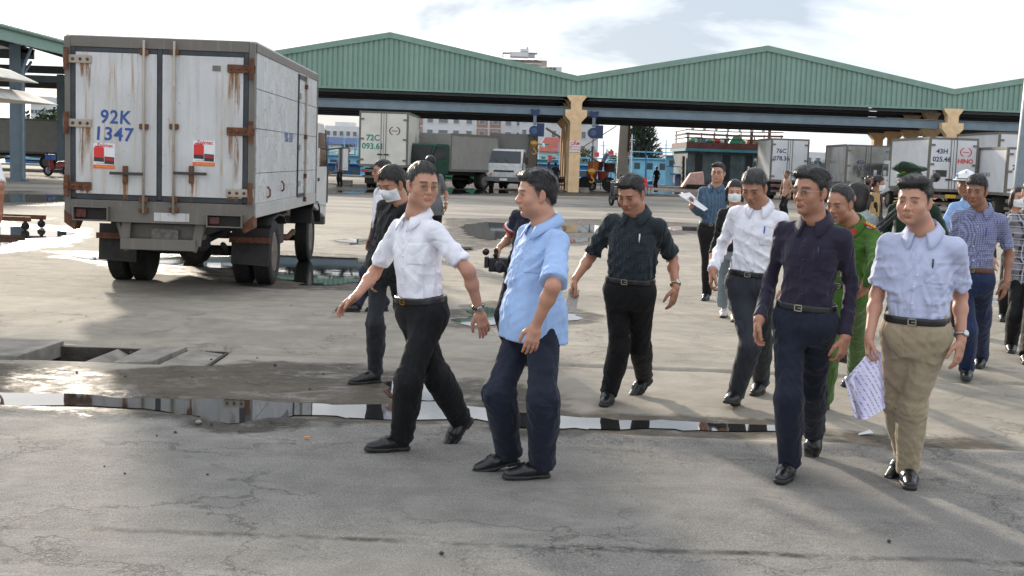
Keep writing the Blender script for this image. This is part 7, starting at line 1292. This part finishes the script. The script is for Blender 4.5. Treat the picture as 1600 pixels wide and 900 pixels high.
# ---- things worn and carried
def on_head(J, V): return J['_toW'](np.asarray(V)) - J['_base']
# hard hat
J = J16; F2 = Field((-.14, -.16, -.02), (.14, .2, .2), .006); F2.ell((0, -.008, .05), (.108, .128, .105), .01); F2.cap((0, -.10, .148), (0, .10, .140), .014, .014, .02); Z = F2.ax[2][None, None, :]; F2.d = np.maximum(F2.d, .045 - Z); F3 = Field((-.16, -.18, .0), (.16, .24, .1), .006); F3.ell((0, .012, .05), (.128, .165, .02), .005); F3.d = np.maximum(F3.d, np.abs(F3.ax[2][None, None, :] - .05) - .006); V, Q = F2.mesh(); HW = plain('helmet_white', (.72, .74, .75), .3, var=.06); ho = np_obj('hard_hat', J['_toW'](V), Q, HW, J['_root'], J['_base']); V, Q = F3.mesh(); np_obj('brim', J['_toW'](V), Q, HW, ho, J['_base'])
bnd = MB(); bnd.tube([on_head(J, np.array([.1095 * math.sin(t), -.008 + .1295 * math.cos(t), .062])) for t in np.linspace(0, 2 * math.pi, 33)], .006, 6); bnd.build('band', BLKM, ho)
for s in (-1, 1): e_ = MB(); e_.ball((0, 0, 0), .028, 10, 6, (.25, 1, 1)); e_.v = [tuple(on_head(J, np.array([s * (.088 + v[0]), .055 + v[1], .095 + v[2]]))) for v in e_.v]; e_.build('badge', plain('badge_blue', (.10, .32, .62), .5), ho)
# peaked cap
J = J14; F2 = Field((-.18, -.2, .0), (.18, .22, .2), .006); F2.ell((0, -.005, .075), (.088, .108, .05), .01); F2.ell((0, .005, .135), (.150, .165, .032), .03); F2.cap((0, .10, .150), (0, .135, .165), .045, .03, .04, sq=((1, 0, 0), 1.8)); F2.d = np.maximum(F2.d, .05 - F2.ax[2][None, None, :]); V, Q = F2.mesh(); ho = np_obj('peaked_cap', J['_toW'](V), Q, cloth('border_green', (.008, .03, .014)), J['_root'], J['_base'])
F3 = Field((-.14, -.05, .0), (.14, .24, .12), .005); F3.ell((0, .085, .062), (.088, .085, .012), .005); V, Q = F3.mesh(); np_obj('visor', J['_toW'](V), Q, leather(), ho, J['_base']); bnd = MB(); bnd.tube([on_head(J, np.array([.090 * math.sin(t), -.004 + .110 * math.cos(t), .085])) for t in np.linspace(0, 2 * math.pi, 29)], .016, 6); bnd.build('cap_band', plain('band_green', (.03, .16, .04), .7), ho)
e_ = MB(); e_.ball((0, 0, 0), .030, 10, 8, (1, .4, 1.1)); e_.v = [tuple(on_head(J, np.array([v[0], .122 + v[1], .120 + v[2]]))) for v in e_.v]; e_.build('cap_badge', plain('badge_gold', (.62, .38, .06), .35, .8), ho, True); e_ = MB(); e_.ball((0, 0, 0), .015, 10, 8, (1, .4, 1)); e_.v = [tuple(on_head(J, np.array([v[0], .131 + v[1], .122 + v[2]]))) for v in e_.v]; e_.build('cap_badge', plain('badge_red', (.55, .03, .02), .4), ho, True)
def boards(J, c, c2, tabs=True):
    s, u, f, b = J['_side'], J['_up'], J['_front'], J['_base']
    for g, sh in ((1, J['shL']), (-1, J['shR'])):
        a_ = J['neck'] + s * g * .075 + u * .018; e = sh + u * .064 + s * g * .005; ax_ = nrm(e - a_); nn = nrm(np.cross(ax_, f) * -g); nn = nn if nn[2] > 0 else -nn; L = np.linalg.norm(e - a_); fm = frame(a_ - b + nn * .002, ax_, nrm(f - ax_ * (f @ ax_)) * 1.0); m = MB(); m.prism([(0, -.02), (L - .0, -.026), (L, .026), (0, .02), (-.014, 0)], -.004, .006, 'z'); m.v = [tuple(fm @ Vector((v[0], v[1], v[2] if fm.to_3x3().col[2].z > 0 else -v[2]))) for v in m.v]; bo = m.build('shoulder_board', plain('board_' + c, {'red': (.50, .035, .02), 'green': (.02, .10, .03)}[c], .6), J['_root'])
        for k in range(4): q_ = a_ - b + ax_ * L * (.25 + .2 * k) + nn * .011; m = MB(); m.ball(q_, .009, 6, 5); m.build('star', plain('star_gold', (.75, .48, .06), .3, .8), bo)
        for dd in (-.014, .014): m = MB(); m.bar(a_ - b + nn * .009 + f * dd + ax_ * .03, e - b + nn * .009 + f * dd, .006); m.build('gold_stripe', plain('star_gold', (.75, .48, .06), .3, .8), bo)
        if tabs: q_ = J['neck'] + f * .085 + s * g * .055 - u * .045 - b; fm = frame(q_, s, u); m = MB(); m.box(-.018, .018, -.022, .022, -.004, .012); m.v = [tuple(fm @ Vector(v)) for v in m.v]; m.build('collar_tab', plain('board_red', (.5, .035, .02), .6), J['_root'])
boards(J11, 'red', 1); boards(J14, 'green', 1, False)
# sleeve stripes of the camera operator
J = J5; a_, b_ = J['shR'], J['elR']; d_ = nrm(b_ - a_); Lu = np.linalg.norm(b_ - a_)
for t, c, w_ in ((.44, (.72, .72, .74), .008), (.50, (.50, .03, .04), .014)):
    o_ = a_ + d_ * Lu * t - J['_base']; u_ = nrm(np.cross(d_, (0, 1, 0))); v_ = np.cross(d_, u_); m = MB(); m.tube([o_ + (u_ * math.cos(q_) + v_ * math.sin(q_)) * .066 for q_ in np.linspace(0, 6.283, 25)], w_, 6); m.build('sleeve_stripe', plain('stripe_%d' % int(t * 100), c, .8), J['_root'])
# video camera
c_ = P(778, 411, J5['wrR'][1] - .03); vc = empty('video_camera', (c_[0], c_[1], c_[2]), 0, 'black camcorder held low by its top handle beside the light blue shirt', 'camera'); BP = plain('camera_black', (.012, .012, .013), .35); m = MB(); m.box(-.075, .085, -.06, .14, -.07, .045); m.build('body', BP, vc, bevel=.014); m = MB(); m.tube([(.02, -.06, -.015), (.02, -.15, -.02)], .048, 18); m.build('lens', BP, vc, True); m = MB(); m.tube([(.02, -.151, -.02), (.02, -.156, -.02)], .036, 16); m.build('lens_glass', glass('lens_coat', (.01, .01, .02), .03), vc); m = MB(); m.tube([(-.02, .12, .045), (-.02, .11, .10), (-.02, -.05, .105), (-.02, -.06, .045)], .016, 8); m.build('top_handle', BP, vc, True); m = MB(); m.tube([(-.02, -.05, .115), (-.02, -.16, .115)], .015, 8); m.tube([(-.1, -.05, .09), (-.1, .0, .09)], .028, 12); m.build('microphone', BP, vc, True); m = MB(); m.box(-.11, -.076, -.05, .08, -.04, .05); m.build('screen', BP, vc, bevel=.006)
# bracelet, notebook, papers
J = J6; w_ = J['wrR'] + J['hdR'] * .085; nb = empty('notebook', (w_[0], w_[1], w_[2]), 0, 'small pale notebook in the hand of the man in the dark dotted shirt', 'notebook'); m = MB(); m.hexa([(-.045, -.03, -.13), (.035, .0, -.14), (.035, .012, -.14), (-.045, -.018, -.13), (-.02, -.03, .02), (.055, .0, .01), (.055, .012, .01), (-.02, -.018, .02)]); m.build('pages', plain('notebook_paper', (.55, .52, .50), .7, scale=40), nb)
J = J7; w_ = J['wrR'] + J['hdR'] * .09; pp = empty('paper_sheets', tuple(w_), 0, 'white papers held open by the man in the blue striped shirt', 'papers'); PAP = plain('white_paper', (.72, .72, .74), .7, bump=0, var=.04); m = MB(); q_ = [P(1062, 306, w_[1] - .05), P(1074, 303, w_[1] + .1), P(1106, 327, w_[1] + .06), P(1100, 330, w_[1] - .08)]; m.add([v - w_ for v in q_] + [v - w_ + np.array([0, 0, .008]) for v in q_], [(0, 3, 2, 1), (4, 5, 6, 7), (0, 1, 5, 4), (1, 2, 6, 5), (2, 3, 7, 6), (3, 0, 4, 7)]); m.build('sheet', PAP, pp); m = MB(); q_ = [P(1060, 304, w_[1] - .03), P(1078, 301, w_[1] + .1), P(1088, 310, w_[1] + .08), P(1072, 311, w_[1] - .05)]; m.add([v - w_ for v in q_] + [v - w_ + np.array([0, 0, .004]) for v in q_], [(0, 3, 2, 1), (4, 5, 6, 7), (0, 1, 5, 4), (1, 2, 6, 5), (2, 3, 7, 6), (3, 0, 4, 7)]); m.build('curled_sheet', PAP, pp)
J = J15; Yw = J['wrR'][1]; w_ = J['wrR'] + J['hdR'] * .08; sp_ = empty('document_sheaf', tuple(w_), 0, 'folded sheaf of large printed drawings in the hand of the lavender-shirted man', 'papers'); PRT = NT('printed_paper'); co = PRT.co(rot=(0, .55, 0)); s_ = PRT.n('ShaderNodeSeparateXYZ', {0: co}); ln_ = PRT.math('GREATER_THAN', PRT.math('SINE', PRT.math('MULTIPLY', s_.outputs[0], 260)), .55); gp = PRT.ramp(PRT.noise(70, 3, .6, 0, PRT.co(scale=(.5, 1, 2.2), rot=(0, .55, 0))), .46, .52); PRT.base(PRT.mix(PRT.math('MULTIPLY', PRT.math('MULTIPLY', ln_, gp), .75), (.66, .63, .80), (.16, .14, .34)), .6)
A = [(1363, 545, .0), (1373, 552, -.03), (1380, 640, -.05), (1352, 656, -.10), (1336, 652, -.06), (1320, 594, .02)]
for k, (dy, sc_) in enumerate(((0, 1.0), (.025, .97), (.055, 1.0), (.085, .94))):
    cx_, cy_ = 1350, 600; pts = [P(cx_ + (x - cx_) * sc_ + k * 1.5, cy_ + (y - cy_) * sc_ - k * 1.0, Yw + d - .02 + dy) - w_ for x, y, d in A]; m = MB(); n = len(pts); m.add(pts + [p_ + np.array([.0, .006, .0]) for p_ in pts], [tuple(range(n - 1, -1, -1)), tuple(range(n, 2 * n))] + [(i, (i + 1) % n, n + (i + 1) % n, n + i) for i in range(n)]); m.build('sheet', PRT.m, sp_)
m = MB(); pts = [P(1342, 572, Yw - .06) - w_, P(1332, 590, Yw - .10) - w_, P(1338, 610, Yw - .11) - w_, P(1345, 656, Yw - .11) - w_]; pts2 = [P(1322, 592, Yw + .0) - w_, P(1324, 598, Yw - .06) - w_, P(1332, 620, Yw - .08) - w_, P(1340, 652, Yw - .08) - w_]; m.add(pts + pts2, [(i, i + 1, 5 + i, 4 + i) for i in range(3)]); o = m.build('folded_edge', PRT.m, sp_, True); o.modifiers.new('t', 'SOLIDIFY').thickness = .004
# photographer's camera and inner shirt, tripod
J = J13; w_ = P(1358, 283, 18.9); pc = empty('photo_camera', tuple(w_), 0, 'black photo camera held up beside the masked photographer', 'camera'); m = MB(); m.box(-.07, .07, -.04, .04, -.05, .05); m.box(-.03, .03, -.04, .03, .05, .08); m.build('body', BP, pc, bevel=.01); m = MB(); m.tube([(-.02, -.04, 0), (-.06, -.14, -.02)], .04, 12); m.build('lens', BP, pc, True)
q_ = [P(1362, 300, 18.82), P(1376, 302, 18.86), P(1374, 345, 18.86), P(1358, 345, 18.82)]; m = MB(); b_ = J['_base']; m.add([v - b_ for v in q_] + [v - b_ + np.array([0, .16, 0]) for v in q_], [(0, 3, 2, 1), (4, 5, 6, 7), (0, 1, 5, 4), (1, 2, 6, 5), (2, 3, 7, 6), (3, 0, 4, 7)]); m.build('inner_shirt', cloth('tan_tee', (.40, .27, .13), .85), J['_root'], bevel=.03)
a_, b_ = P(1374, 358, 10.25), P(1468, 271, 10.9); tp = empty('tripod', tuple(a_), 0, 'folded black tripod slanting behind the lavender-shirted man', 'tripod'); d_ = b_ - a_; dn = nrm(d_); sx_ = nrm(np.cross(dn, (0, 1, 0)))
for k in (-1, 0, 1): m = MB(); o_ = sx_ * k * .022 + np.array([0, .02 * abs(k), 0]); m.tube([o_ * 1.2, o_ + d_ * .45, o_ + d_ * .8], [.011, .015, .018], 8); m.build('leg', BP, tp, True)
m = MB(); m.tube([d_ * .78, d_ * 1.0], .022, 10); m.ball(d_ * .93, .045, 10, 8); m.box(*(sum(([float(v) - s2, float(v) + s2] for v, s2 in zip(d_ * 1.0, (.05, .04, .03))), []))); m.build('head', BP, tp)
